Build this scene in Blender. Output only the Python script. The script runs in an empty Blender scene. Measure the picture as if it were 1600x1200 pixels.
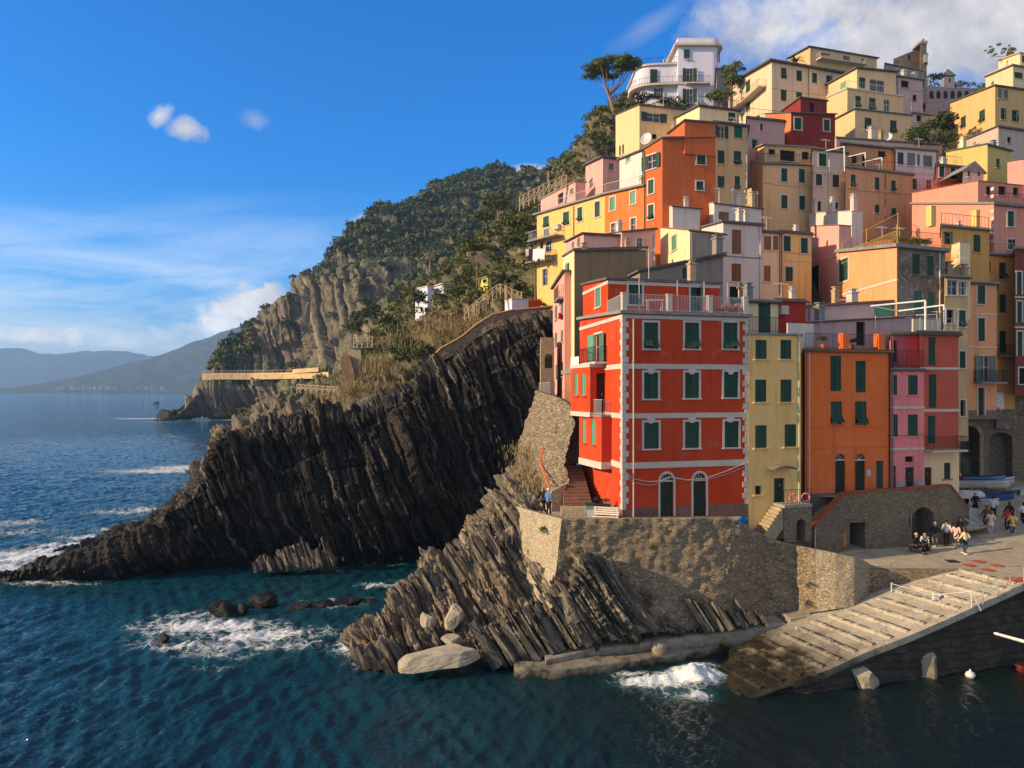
import bpy, math, random
import numpy as np
from mathutils import Vector
R = math.radians
random.seed(7); rng = np.random.default_rng(11)
SC = bpy.context.scene; COL = SC.collection
F = 1200.0; HZ = 609.0; CAMZ = 15.0
# a point of the place from its bearing and its distance: X right, Y away from the viewer, Z up
def P(px, py, Y): return np.array(((px-800)/F*Y, Y, CAMZ-(py-HZ)/F*Y))
def W(px, py, z=0.0):
    Y = (CAMZ-z)*F/(py-HZ); return np.array(((px-800)/F*Y, Y, z))
def lin(r, g, b):
    f = lambda v: (v/255/12.92 if v/255 <= .04045 else ((v/255+.055)/1.055)**2.4)
    return (f(r), f(g), f(b))

# ---------- noise (numpy) ----------
def _hash(ix, iy, iz, seed=0):
    n = (ix.astype(np.int64)*374761393 + iy.astype(np.int64)*668265263 + iz.astype(np.int64)*1274126177 + seed*974634777) & 0xFFFFFFFF
    n = ((n ^ (n >> 13))*1274126177) & 0xFFFFFFFF
    n = ((n ^ (n >> 16))*2246822519) & 0xFFFFFFFF
    return ((n ^ (n >> 15)) & 0xFFFFFF)/float(0xFFFFFF)
def vnoise(p, seed=0):
    i = np.floor(p); f = p-i; f = f*f*(3-2*f); i = i.astype(np.int64)
    x, y, z = i[..., 0], i[..., 1], i[..., 2]; out = 0
    for dx in (0, 1):
        for dy in (0, 1):
            for dz in (0, 1):
                w = (f[..., 0] if dx else 1-f[..., 0])*(f[..., 1] if dy else 1-f[..., 1])*(f[..., 2] if dz else 1-f[..., 2])
                out = out + w*_hash(x+dx, y+dy, z+dz, seed)
    return out*2-1
def fbm(p, oct=4, seed=0, gain=.5):
    a, s, t = 1.0, 0, 0
    for o in range(oct):
        s = s+a*vnoise(p*2.03**o+o*17.3, seed+o); t += a; a *= gain
    return s/t
def h1(a, b=0, seed=0):
    a = np.asarray(a); b = np.zeros_like(a)+b
    return _hash(a, b, a*0, seed)

# ---------- objects ----------
def mk(name, V, Fc, mat, parent=None, smooth=False, mats=None, midx=None):
    V = np.asarray(V, dtype=float).reshape(-1, 3)
    if parent is not None:
        q = parent; off = np.zeros(3)
        while q is not None: off += np.array(q.location); q = q.parent
        V = V-off
    me = bpy.data.meshes.new(name)
    if isinstance(Fc, np.ndarray):
        n, k = Fc.shape
        me.vertices.add(len(V)); me.vertices.foreach_set('co', V.astype(np.float32).ravel())
        me.loops.add(n*k); me.loops.foreach_set('vertex_index', Fc.astype(np.int32).ravel())
        me.polygons.add(n); me.polygons.foreach_set('loop_start', np.arange(0, n*k, k, dtype=np.int32))
        me.polygons.foreach_set('loop_total', np.full(n, k, dtype=np.int32)); me.update(calc_edges=True)
    else:
        me.from_pydata(V.tolist(), [], Fc); me.update()
    for m in (mats or [mat]): me.materials.append(m)
    if midx is not None: me.polygons.foreach_set('material_index', np.asarray(midx, dtype=np.int32))
    if smooth: me.polygons.foreach_set('use_smooth', np.ones(len(me.polygons), dtype=bool))
    o = bpy.data.objects.new(name, me); COL.objects.link(o)
    if parent is not None: o.parent = parent
    return o
def tag(o, label=None, cat=None, group=None, kind=None):
    for k, v in (('label', label), ('category', cat), ('group', group), ('kind', kind)):
        if v: o[k] = v
    return o
def thing(name, label, cat, loc, group=None):
    o = bpy.data.objects.new(name, None); COL.objects.link(o); o.location = [float(v) for v in loc]
    o.empty_display_size = .3
    return tag(o, label, cat, group)
def copy_tree(o, parent=None, shift=None):
    c = o.copy(); COL.objects.link(c); c.parent = parent
    if shift is not None: c.location = Vector(c.location)+Vector([float(v) for v in shift])
    for ch in list(o.children): copy_tree(ch, c)
    return c

class MB:
    def __init__(s): s.V = []; s.F = []; s.M = []
    def add(s, vs, fs, mi=0):
        n = len(s.V); s.V += [tuple(float(c) for c in v) for v in vs]; s.F += [tuple(i+n for i in f) for f in fs]; s.M += [mi]*len(fs); return s
    def hexa(s, p, mi=0):   # p: bottom 4 then top 4, same winding (counter-clockwise seen from above)
        return s.add(p, [(3, 2, 1, 0), (4, 5, 6, 7), (0, 1, 5, 4), (1, 2, 6, 5), (2, 3, 7, 6), (3, 0, 4, 7)], mi)
    def box(s, c, u, v, w, mi=0):   # centre, three half-axes
        c, u, v, w = (np.asarray(q, float) for q in (c, u, v, w))
        return s.hexa([c-u-v-w, c+u-v-w, c+u+v-w, c-u+v-w, c-u-v+w, c+u-v+w, c+u+v+w, c-u+v+w], mi)
    def abox(s, x0, x1, y0, y1, z0, z1, mi=0):
        return s.hexa([(x0, y0, z0), (x1, y0, z0), (x1, y1, z0), (x0, y1, z0), (x0, y0, z1), (x1, y0, z1), (x1, y1, z1), (x0, y1, z1)], mi)
    def bar(s, a, b, r, n=6, r2=None, mi=0, cap=True):
        a, b = np.asarray(a, float), np.asarray(b, float); d = b-a; L = np.linalg.norm(d)
        if L < 1e-6: return s
        d /= L; u = np.cross(d, (0, 0, 1.0) if abs(d[2]) < .9 else (1.0, 0, 0)); u /= np.linalg.norm(u); v = np.cross(d, u)
        r2 = r if r2 is None else r2; vs = []
        for q, rr in ((a, r), (b, r2)):
            for k in range(n):
                t = 2*math.pi*(k+.5)/n; vs.append(q+rr*(math.cos(t)*u+math.sin(t)*v))
        fs = [(k, (k+1) % n, n+(k+1) % n, n+k) for k in range(n)]
        if cap: fs += [tuple(range(n-1, -1, -1)), tuple(range(n, 2*n))]
        return s.add(vs, fs, mi)
    def path(s, pts, r, n=6, mi=0):
        for a, b in zip(pts[:-1], pts[1:]): s.bar(a, b, r, n, mi=mi)
        return s
    def lathe(s, c, prof, n=12, mi=0, ax=(0, 0, 1)):   # prof: (radius, height) pairs
        c = np.asarray(c, float); ax = np.asarray(ax, float); ax /= np.linalg.norm(ax)
        u = np.cross(ax, (0, 1.0, 0) if abs(ax[1]) < .9 else (1.0, 0, 0)); u /= np.linalg.norm(u); v = np.cross(ax, u)
        vs = [c+ax*h+r*(math.cos(2*math.pi*k/n)*u+math.sin(2*math.pi*k/n)*v) for r, h in prof for k in range(n)]
        fs = [(i*n+k, i*n+(k+1) % n, (i+1)*n+(k+1) % n, (i+1)*n+k) for i in range(len(prof)-1) for k in range(n)]
        fs += [tuple(range(n-1, -1, -1)), tuple(range((len(prof)-1)*n, len(prof)*n))]
        return s.add(vs, fs, mi)
    def build(s, name, mat, parent=None, smooth=False):
        if isinstance(mat, (list, tuple)): return mk(name, s.V, s.F, None, parent, smooth, mats=list(mat), midx=s.M)
        return mk(name, s.V, s.F, mat, parent, smooth)

# ---------- materials ----------
class NT:
    def __init__(s, name):
        s.m = bpy.data.materials.new(name); s.m.use_nodes = True; s.t = s.m.node_tree; s.t.nodes.clear()
        s.out = s.n('ShaderNodeOutputMaterial'); s.b = s.n('ShaderNodeBsdfPrincipled'); s.l(s.b.outputs[0], s.out.inputs[0])
        s.pos = s.n('ShaderNodeNewGeometry').outputs['Position']
    def n(s, t, **k):
        q = s.t.nodes.new(t)
        for a, v in k.items(): setattr(q, a, v)
        return q
    def l(s, a, b): s.t.links.new(a, b)
    def put(s, sock, v):
        if hasattr(v, 'links'): s.l(v, sock)
        else:
            if sock.type == 'RGBA' and len(v) == 3: v = (*v, 1)
            sock.default_value = v
    def math(s, op, a, b=None, c=None, clamp=False):
        q = s.n('ShaderNodeMath', operation=op, use_clamp=clamp)
        for i, v in enumerate((a, b, c)):
            if v is not None: s.put(q.inputs[i], v)
        return q.outputs[0]
    def noise(s, scale=5, detail=4, rough=.55, vec=None, dist=0, stretch=None, out='Fac'):
        q = s.n('ShaderNodeTexNoise'); v = s.pos if vec is None else vec
        if stretch:
            mp = s.n('ShaderNodeMapping'); s.l(v, mp.inputs[0]); mp.inputs['Scale'].default_value = stretch; v = mp.outputs[0]
        s.l(v, q.inputs['Vector']); q.inputs['Scale'].default_value = scale; q.inputs['Detail'].default_value = detail
        q.inputs['Roughness'].default_value = rough; q.inputs['Distortion'].default_value = dist
        return q.outputs[out]
    def ramp(s, fac, stops, interp='LINEAR'):
        q = s.n('ShaderNodeValToRGB'); e = q.color_ramp.elements; q.color_ramp.interpolation = interp
        while len(e) < len(stops): e.new(.5)
        for el, (p, c) in zip(e, stops):
            el.position = p; c = c if hasattr(c, '__len__') else (c, c, c); el.color = (*c[:3], 1)
        s.l(fac, q.inputs[0]); return q.outputs[0]
    def mix(s, fac, a, b, mode='MIX'):
        q = s.n('ShaderNodeMix', data_type='RGBA', blend_type=mode); s.put(q.inputs[0], fac); s.put(q.inputs[6], a); s.put(q.inputs[7], b); return q.outputs[2]
    def mr(s, v, a, b, c=0, d=1, clamp=True):
        q = s.n('ShaderNodeMapRange'); q.clamp = clamp; s.put(q.inputs[0], v)
        for i, x in enumerate((a, b, c, d)): s.put(q.inputs[i+1], x)
        return q.outputs[0]
    def bump(s, h, strength=.3, dist=.05):
        q = s.n('ShaderNodeBump'); s.put(q.inputs['Height'], h); q.inputs['Strength'].default_value = strength; q.inputs['Distance'].default_value = dist
        s.l(q.outputs[0], s.b.inputs['Normal'])
    def done(s, col, rough=.85, spec=.25, metal=0):
        s.put(s.b.inputs['Base Color'], col); s.put(s.b.inputs['Roughness'], rough); s.b.inputs['Specular IOR Level'].default_value = spec
        s.b.inputs['Metallic'].default_value = metal; return s.m
def sc3(c, k): return tuple(min(1, max(0, v*k)) for v in c)
_mc = {}
def masonry(name, a, b, mortar, w_=.7, h_=.32, bs=.8):
    if name in _mc: return _mc[name]
    t = NT(name); sp = t.n('ShaderNodeSeparateXYZ'); t.l(t.pos, sp.inputs[0]); nz = t.noise(1.1, 4); u = t.math('ADD', t.math('ADD', sp.outputs[0], t.math('MULTIPLY', sp.outputs[1], .6)), t.math('MULTIPLY', nz, .35)); v = t.math('ADD', sp.outputs[2], t.math('MULTIPLY', t.noise(.9, 4), .45))
    cb = t.n('ShaderNodeCombineXYZ'); t.l(u, cb.inputs[0]); t.l(v, cb.inputs[1]); q = t.n('ShaderNodeTexBrick'); t.l(cb.outputs[0], q.inputs['Vector']); q.inputs['Scale'].default_value = 1; q.inputs['Brick Width'].default_value = w_; q.inputs['Row Height'].default_value = h_
    q.inputs['Mortar Size'].default_value = .018; q.inputs['Mortar Smooth'].default_value = .4; q.inputs['Color1'].default_value = (*a, 1); q.inputs['Color2'].default_value = (*b, 1); q.inputs['Mortar'].default_value = (*mortar, 1); q.squash = .7; q.squash_frequency = 3
    c = t.mix(t.mr(t.noise(.5, 5, .65), .4, .7, 0, .6), q.outputs['Color'], sc3(a, .55)); c = t.mix(t.mr(t.noise(6, 5, .7), .4, .75, 0, .6), c, sc3(b, .6))
    t.bump(t.math('ADD', t.math('MULTIPLY', q.outputs['Fac'], -.6), t.math('MULTIPLY', t.noise(9, 6, .7), .6)), bs, .1); _mc[name] = t.done(c, .93, .12); return _mc[name]
def mot(name, col, k=.2, sc=3.0, rough=.85, bump=.15, bsc=25, spec=.2, metal=0, island=0, orand=0):
    if name in _mc: return _mc[name]
    t = NT(name); f = t.noise(sc, 5, .6); g = t.noise(sc*.23, 3)
    c = t.mix(t.ramp(f, [(.3, 0), (.7, 1)]), sc3(col, 1-k), sc3(col, 1+k))
    c = t.mix(t.mr(g, .35, .7, 0, .5), c, sc3(col, 1-1.3*k))
    if island:
        ri = t.n('ShaderNodeNewGeometry').outputs['Random Per Island']
        c = t.mix(t.mr(ri, 0, 1, 0, island), c, sc3(col, .4))
    if orand: c = t.mix(t.mr(t.n('ShaderNodeObjectInfo').outputs['Random'], 0, 1, 0, orand), c, sc3(tuple(.5*v+.5*sum(col)/3 for v in col), 1.9))
    if bump: t.bump(t.noise(bsc, 4), bump, .03)
    _mc[name] = t.done(c, rough, spec, metal); return _mc[name]
def plaster(name, col, dirt=.55, lum=1.0):
    if name in _mc: return _mc[name]
    col = sc3(col, lum); t = NT(name)
    big = t.noise(.45, 4, .6); med = t.noise(2.2, 5, .65)
    st = t.noise(1.6, 4, .6, stretch=(1.6, 1.6, .12))
    grey = sum(col)/3
    pale = tuple(min(.85, v*.93+grey*.10+.008) for v in col); dark = tuple(v*.66+grey*.03 for v in col)
    c = t.mix(t.mr(big, .38, .68, 0, .7), col, pale)
    c = t.mix(t.mr(st, .50, .78, 0, dirt*1.6), c, dark)
    c = t.mix(t.mr(med, .55, .8, 0, dirt), c, dark)
    fine = t.noise(14, 4, .6); c = t.mix(t.mr(fine, .6, .8, 0, .25), c, sc3(col, .75))
    peel = t.math('MULTIPLY', t.mr(t.noise(.8, 6, .68, dist=.6), .60, .64), .5); c = t.mix(peel, c, tuple(min(.8, v*.55+grey*.42+.03) for v in col))
    low = t.mr(t.noise(.28, 3, .5), .5, .75, 0, .30); c = t.mix(low, c, tuple(v*.72+grey*.05 for v in col))
    t.bump(t.math('ADD', t.math('MULTIPLY', fine, .5), med), .25, .04)
    _mc[name] = t.done(c, .92, .06); return _mc[name]
def rubble(name, a, b, mortar, scale=2.6, bs=.8, stretch=(1, 1, 1.5), mw=.06):
    if name in _mc: return _mc[name]
    t = NT(name); wob = t.noise(1.7, 4, .65, out='Color')
    v0 = t.n('ShaderNodeVectorMath', operation='MULTIPLY_ADD'); t.l(wob, v0.inputs[0]); v0.inputs[1].default_value = (.5,)*3; t.l(t.pos, v0.inputs[2])
    mp = t.n('ShaderNodeMapping'); t.l(v0.outputs[0], mp.inputs[0]); mp.inputs['Scale'].default_value = stretch
    vo = t.n('ShaderNodeTexVoronoi'); t.l(mp.outputs[0], vo.inputs['Vector']); vo.inputs['Scale'].default_value = scale
    ve = t.n('ShaderNodeTexVoronoi', feature='DISTANCE_TO_EDGE'); t.l(mp.outputs[0], ve.inputs['Vector']); ve.inputs['Scale'].default_value = scale
    sep = t.n('ShaderNodeSeparateColor'); t.l(vo.outputs['Color'], sep.inputs[0])
    c = t.mix(sep.outputs[0], a, b); c = t.mix(sep.outputs[2] if False else t.mr(sep.outputs[1], .75, .8, 0, .7), c, sc3(mortar, 1.25)); c = t.mix(t.mr(t.noise(7, 6, .75), .38, .7, 0, .75), c, sc3(a, .42))
    c = t.mix(t.mr(t.noise(.35, 4), .42, .65, 0, .55), c, sc3(mortar, 1.0))
    edge = t.mr(ve.outputs['Distance'], 0, mw, 0, 1)
    c = t.mix(edge, mortar, c)
    h = t.math('ADD', t.math('MULTIPLY', edge, .7), t.math('MULTIPLY', t.noise(12, 5, .7), .6)); h = t.math('ADD', h, t.math('MULTIPLY', sep.outputs[1], .5))
    t.bump(h, bs, .12)
    _mc[name] = t.done(c, .93, .12); return _mc[name]
def foliage(name, a, b, c3=None, sc=.35):
    if name in _mc: return _mc[name]
    t = NT(name); ri = t.n('ShaderNodeNewGeometry').outputs['Random Per Island']
    c = t.mix(t.mr(t.noise(sc, 3), .35, .65), a, b); c = t.mix(t.mr(ri, 0, 1, 0, .6), c, sc3(a, .55))
    if c3: c = t.mix(t.mr(t.noise(sc*1.7, 2, vec=None), .56, .66, 0, .85), c, c3)
    t.b.inputs['Subsurface Weight'].default_value = 0
    _mc[name] = t.done(c, .75, .2); return _mc[name]
GLASS = mot('window_glass', (.02, .025, .03), .3, 2, .08, 0, spec=.6)
GREEN = mot('shutter_green', lin(32, 66, 48), .25, 4, .6, .1, orand=.55)
GREENL = mot('shutter_pale_green', lin(78, 140, 105), .2, 4, .6, .1, orand=.55)
TEAL = mot('shutter_teal', lin(20, 92, 84), .2, 4, .6, .1, orand=.55)
GREYG = mot('shutter_grey_green', lin(92, 104, 90), .2, 4, .6, .1, orand=.55)
BROWN = mot('shutter_brown', lin(128, 78, 36), .25, 5, .6, .1, orand=.55)
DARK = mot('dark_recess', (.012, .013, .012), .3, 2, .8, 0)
WHITE = mot('white_trim', (.54, .46, .385), .12, 3, .8, .1)
CREAM = mot('cream_trim', (.58, .50, .40), .15, 3, .85, .1)
GREYT = mot('grey_slab', (.24, .23, .21), .25, 3, .9, .2)
ROOFG = mot('roof_slate', (.13, .12, .115), .35, 2.5, .9, .5, 9)
ROOFT = mot('roof_terracotta', (.30, .13, .075), .35, 2.5, .9, .5, 9)
IRON = mot('dark_iron', (.03, .032, .035), .2, 5, .55, 0, metal=.3)
PALEM = mot('pale_metal', (.52, .50, .47), .15, 5, .5, 0, metal=.2)
WOOD = mot('weathered_wood', (.22, .14, .08), .3, 6, .85, .2)
WOODP = mot('pale_wood', (.50, .38, .24), .25, 6, .85, .2)
CONC = mot('concrete', (.30, .275, .235), .3, 1.5, .92, .35, 14)

def concrete(name, c1, c2, w0, w1, spots=(.20, .165, .115)):
    t = NT(name); sep = t.n('ShaderNodeSeparateXYZ'); t.l(t.pos, sep.inputs[0]); c = t.mix(t.mr(t.noise(.9, 6, .65), .35, .65), c1, c2); c = t.mix(t.mr(t.noise(7, 5, .7), .45, .75, 0, .6), c, spots); c = t.mix(t.mr(t.noise(2.4, 6, .7), .58, .72, 0, .55), c, sc3(spots, .7))
    ve = t.n('ShaderNodeTexVoronoi', feature='DISTANCE_TO_EDGE'); wv = t.n('ShaderNodeVectorMath', operation='MULTIPLY_ADD'); t.l(t.noise(1.5, 4, out='Color'), wv.inputs[0]); wv.inputs[1].default_value = (.9,)*3; t.l(t.pos, wv.inputs[2]); t.l(wv.outputs[0], ve.inputs['Vector']); ve.inputs['Scale'].default_value = .55
    crack = t.mr(ve.outputs['Distance'], 0, .012, .65, 0); c = t.mix(crack, c, (.05, .042, .03))
    wf = t.mr(t.math('ADD', sep.outputs[2], t.mr(t.noise(.9, 5, .65), .3, .7, -.6, .6)), w0, w1, 1, 0); c = t.mix(wf, c, t.mix(t.mr(t.noise(1.4, 4), .4, .6), (.016, .013, .009), (.040, .032, .015)))
    t.bump(t.math('SUBTRACT', t.noise(10, 6, .7), crack), .6, .05); return t.done(c, t.mr(wf, 0, 1, .92, .35), .3)
# ---------- camera, light, sky ----------
cam = bpy.data.objects.new('camera', bpy.data.cameras.new('camera')); COL.objects.link(cam); SC.camera = cam
cam.location = (0, 0, CAMZ); cam.rotation_euler = (R(90), 0, 0)
cam.data.sensor_width = 36; cam.data.lens = 36*F/1600; cam.data.shift_y = (HZ-600)/1600; cam.data.clip_end = 30000; cam.data.clip_start = .5
SUN_EL, SUN_TH = R(21), R(17)       # low sun over the sea, to the left and a little behind the viewer
sd = Vector((-math.cos(SUN_TH)*math.cos(SUN_EL), -math.sin(SUN_TH)*math.cos(SUN_EL), math.sin(SUN_EL)))
sun = bpy.data.objects.new('sun', bpy.data.lights.new('sun', 'SUN')); COL.objects.link(sun)
sun.data.energy = 5.0; sun.data.angle = R(.5); sun.data.color = (1, .77, .47); sun.rotation_euler = sd.to_track_quat('Z', 'Y').to_euler(); sun.location = (-60, -20, 60)
SC.view_settings.view_transform = 'Standard'; SC.view_settings.look = 'None'; SC.view_settings.exposure = .42; SC.view_settings.gamma = 1
SC.cycles.use_denoising = True; SC.cycles.max_bounces = 6; SC.cycles.diffuse_bounces = 3; SC.cycles.glossy_bounces = 3; SC.cycles.volume_bounces = 0
SC.cycles.sample_clamp_indirect = 4
world = bpy.data.worlds.new('World'); SC.world = world; world.use_nodes = True
wt = world.node_tree; wt.nodes.clear()
class WN(NT):
    def __init__(s, t): s.t = t
w = WN(wt); wo = w.n('ShaderNodeOutputWorld'); bg = w.n('ShaderNodeBackground'); w.l(bg.outputs[0], wo.inputs[0])
sky = w.n('ShaderNodeTexSky', sky_type='NISHITA'); sky.sun_disc = False; sky.sun_elevation = SUN_EL
sky.sun_rotation = math.atan2(sd.x, sd.y); sky.altitude = 0; sky.air_density = 1.0; sky.dust_density = .6; sky.ozone_density = 3.0
dirv = w.n('ShaderNodeTexCoord').outputs['Generated']; w.pos = dirv
sp = w.n('ShaderNodeSeparateXYZ'); w.l(dirv, sp.inputs[0]); dx, dy, dz = sp.outputs
yy = w.math('MAXIMUM', dy, .05); u = w.math('DIVIDE', dx, yy); v = w.math('DIVIDE', dz, yy)
cmb = w.n('ShaderNodeCombineXYZ'); w.l(u, cmb.inputs[0]); w.l(v, cmb.inputs[1]); uv = cmb.outputs[0]
n1 = w.noise(22, 7, .6, vec=uv, dist=.3); n2 = w.noise(5, 6, .62, vec=uv, dist=.4); ns = w.noise(7, 6, .62, vec=uv, stretch=(.35, 2.2, 1), dist=.8)
def blob(px, py, rx, ry, soft, ang=0.0, nz=None, k=1.6, gain=1.0):
    cx, cy = (px-800)/F, (HZ-py)/F; ca, sa = math.cos(ang), math.sin(ang)
    du = w.math('SUBTRACT', u, cx); dv = w.math('SUBTRACT', v, cy)
    a = w.math('ADD', w.math('MULTIPLY', du, ca*F/rx), w.math('MULTIPLY', dv, sa*F/rx)); b = w.math('ADD', w.math('MULTIPLY', du, -sa*F/ry), w.math('MULTIPLY', dv, ca*F/ry))
    d = w.math('SQRT', w.math('ADD', w.math('MULTIPLY', a, a), w.math('MULTIPLY', b, b)))
    e = w.math('ADD', w.math('SUBTRACT', 1.0, d), w.math('MULTIPLY', w.math('SUBTRACT', n1 if nz is None else nz, .5), k))
    return w.math('MULTIPLY', w.mr(e, .0, soft), gain)
cl = []
for a in [(248, 180, 26, 20, .9, .5, None, 2.2, .85), (290, 203, 38, 22, .8, -.2, None, 2.2, .9), (397, 187, 24, 18, 1.3, 0, None, 2.4, .45),
          (385, 478, 72, 36, .5, .25, None, 2.4, .95), (335, 512, 88, 26, .8, .1, None, 2.4, .7), (400, 520, 90, 22, .9, 0, None, 2.0, .65), (68, 525, 70, 16, .5, -.05, None, 2.2, 1.0),
          (190, 537, 40, 10, .9, 0, None, 2.2, .5), (270, 545, 30, 7, .9, 0, None, 2., .35), (412, 462, 34, 22, .35, .3, None, 2.8, 1.0), (372, 474, 40, 22, .35, .1, None, 2.8, 1.0), (350, 505, 60, 18, .5, 0, None, 2.6, .9), (568, 352, 24, 18, .5, 0, None, 1.8, .9), (548, 380, 22, 20, .9, 0, None, 1.8, .6),
          (830, 270, 52, 16, .7, 0, None, 1.8, .85), (1440, 40, 360, 130, .5, -.05, n2, 2.4, .95), (1180, 40, 80, 50, .9, .5, n2, 2.6, .7), (1015, 40, 95, 22, 1.6, .6, n2, 2.6, .40),
          (1600, 20, 160, 120, .5, 0, n2, 2.0, .95)]: cl.append(blob(*a))
m = cl[0]
for c in cl[1:]: m = w.math('MAXIMUM', m, c)
cir = w.math('MULTIPLY', w.mr(ns, .36, .64), w.mr(v, .26, .08, 0, .95)); cir = w.math('MULTIPLY', cir, w.mr(u, .0, -.4))
lowh = w.math('MULTIPLY', w.mr(v, .17, .0), .22)
tint = w.mix(1.0, sky.outputs[0], (.43, .75, 1.16), 'MULTIPLY'); skyc = w.n('ShaderNodeHueSaturation'); w.l(tint, skyc.inputs['Color']); skyc.inputs['Saturation'].default_value = 1.15; skyc.inputs['Value'].default_value = 1.24
SKYS = .12
c = w.mix(w.math('MAXIMUM', cir, lowh), skyc.outputs[0], tuple(q/SKYS for q in (.80, .90, .98)))
shade = w.mix(w.mr(w.noise(9, 6, .6, vec=uv), .35, .7), tuple(q/SKYS for q in (.36, .36, .39)), tuple(q/SKYS for q in (.80, .75, .70)))
# broken bright cloud, unseen, added overhead and behind the viewer as fill light
ovh = w.math('MAXIMUM', w.mr(dy, .30, -.15), w.mr(dz, .62, .85)); n3 = w.noise(2.2, 5, .6, vec=dirv)
c = w.mix(w.math('MULTIPLY', ovh, w.mr(n3, .38, .56, .25, .85)), c, tuple(q/SKYS for q in (.52, .52, .54)))
low_ = w.mr(v, .02, .16, 2.3, 1.0); shade2 = w.n('ShaderNodeVectorMath', operation='SCALE'); w.l(shade, shade2.inputs[0]); w.l(low_, shade2.inputs['Scale'])
c = w.mix(m, c, shade2.outputs[0])
w.l(c, bg.inputs[0]); bg.inputs[1].default_value = SKYS
# ---------- lofted terrain ----------
def catmull(A, n):   # A: K x D control points -> n x D
    A = np.asarray(A, float); K = len(A); t = np.linspace(0, K-1, n); i = np.clip(np.floor(t).astype(int), 0, K-2); f = (t-i)[:, None]
    p0 = A[np.clip(i-1, 0, K-1)]; p1 = A[i]; p2 = A[i+1]; p3 = A[np.clip(i+2, 0, K-1)]
    return .5*((2*p1)+(-p0+p2)*f+(2*p0-5*p1+4*p2-p3)*f**2+(-p0+3*p1-3*p2+p3)*f**3)
def pt(q):
    if len(q) == 2: return W(q[0], q[1], -.4)          # on the waterline
    if q[0] == 'w': return np.array(q[1:], float)      # world point
    return P(*q)
def loft(rows, nu, nv):
    A = [np.array([pt(q) for q in r]) for r in rows]
    B = [catmull(a, nu) for a in A]
    return np.moveaxis(np.array([catmull([b[k] for b in B], nv) for k in range(nu)]), 0, 1)   # nv x nu x 3
def gridfaces(nv, nu):
    i = np.arange(nv-1)[:, None]*nu+np.arange(nu-1)[None]; i = i.ravel()
    return np.stack([i, i+1, i+nu+1, i+nu], 1)
def gnormals(G):
    du = np.gradient(G, axis=1); dv = np.gradient(G, axis=0); n = np.cross(du, dv); return n/(np.linalg.norm(n, axis=2, keepdims=True)+1e-9)
def chunks(Q, nrm, seed, size, amp, asp=(1, 3.0, 1.7)):    # blocky breaks: cells in bedding, dip and strike directions
    n = np.array(nrm, float); n /= np.linalg.norm(n); td = np.cross(n, (0, 1, 0)); td /= np.linalg.norm(td); lt = np.cross(n, td); w_ = .5*fbm(Q*.4/size, 3, seed+3)*size
    a = (Q@n+w_)/(size*asp[0]); i = np.floor(a); b = (Q@td+w_)/(size*asp[1])+h1(i, 1, seed)*5; j = np.floor(b); c = (Q@lt)/(size*asp[2])+h1(i, 2, seed)*5; k = np.floor(c)
    h = _hash(i.astype(np.int64), j.astype(np.int64), k.astype(np.int64), seed+7); return amp*(h**2.2-.35)
def strata(Q, nrm, amps, seed=0, warp=1.2, ws=.10, tdir=None, curve=0):
    n = np.array(nrm, float); n /= np.linalg.norm(n)
    td = np.cross(n, (0, 1, 0)) if tdir is None else np.array(tdir, float); td = td/np.linalg.norm(td); lt = np.cross(n, td)
    s = Q@n+warp*fbm(Q*ws, 3, seed+50)+curve*(Q@td)**2; s = s+.5*vnoise(np.stack([s*.8, s*0, s*0], -1), seed+70)+.25*vnoise(np.stack([s*2.3, s*0, s*0], -1), seed+71); t = Q@td; l = Q@lt; tot = 0
    for k, (wd, amp, L) in enumerate(amps):
        q = s/wd+.25*vnoise(Q*.7/wd*.35, seed+k); idn = np.floor(q); fr = q-idn
        r1 = h1(idn, 3+k, seed); off = h1(idn, 9+k, seed)*7
        sg = np.floor(t/L+off+.4*vnoise(Q*.5, seed+9)); r2 = h1(idn*7+sg, 5+k, seed); sg2 = np.floor(l/(L*1.7)+off*2); r3 = h1(idn*11+sg2, 6+k, seed)
        tot = tot+amp*(.55*r1+.35*r2+.3*r3-.6)-amp*.75*(fr < .16)
    return tot
def rock(name, label, G, amps, nrm, mat, seed=0, lump=.5, lumps=.12, warp=1.2, cat='rock', kind=None, tdir=None, group=None, curve=0, edge=0, blocks=(), mask=None):
    Nn = gnormals(G); flat = G.reshape(-1, 3); d = strata(flat, nrm, amps, seed, warp, tdir=tdir, curve=curve)
    d = d+lump*fbm(flat*lumps, 3, seed+30)+.06*fbm(flat*2.2, 3, seed+31)
    for cz, ca in blocks: d = d+chunks(flat, nrm, seed+int(cz*10), cz, ca)
    if mask is not None: d = d*mask(flat)
    V = flat+Nn.reshape(-1, 3)*d[:, None]
    o = mk(name, V, gridfaces(*G.shape[:2]), mat); tag(o, label, cat, group, kind); return o, V.reshape(G.shape)
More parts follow.
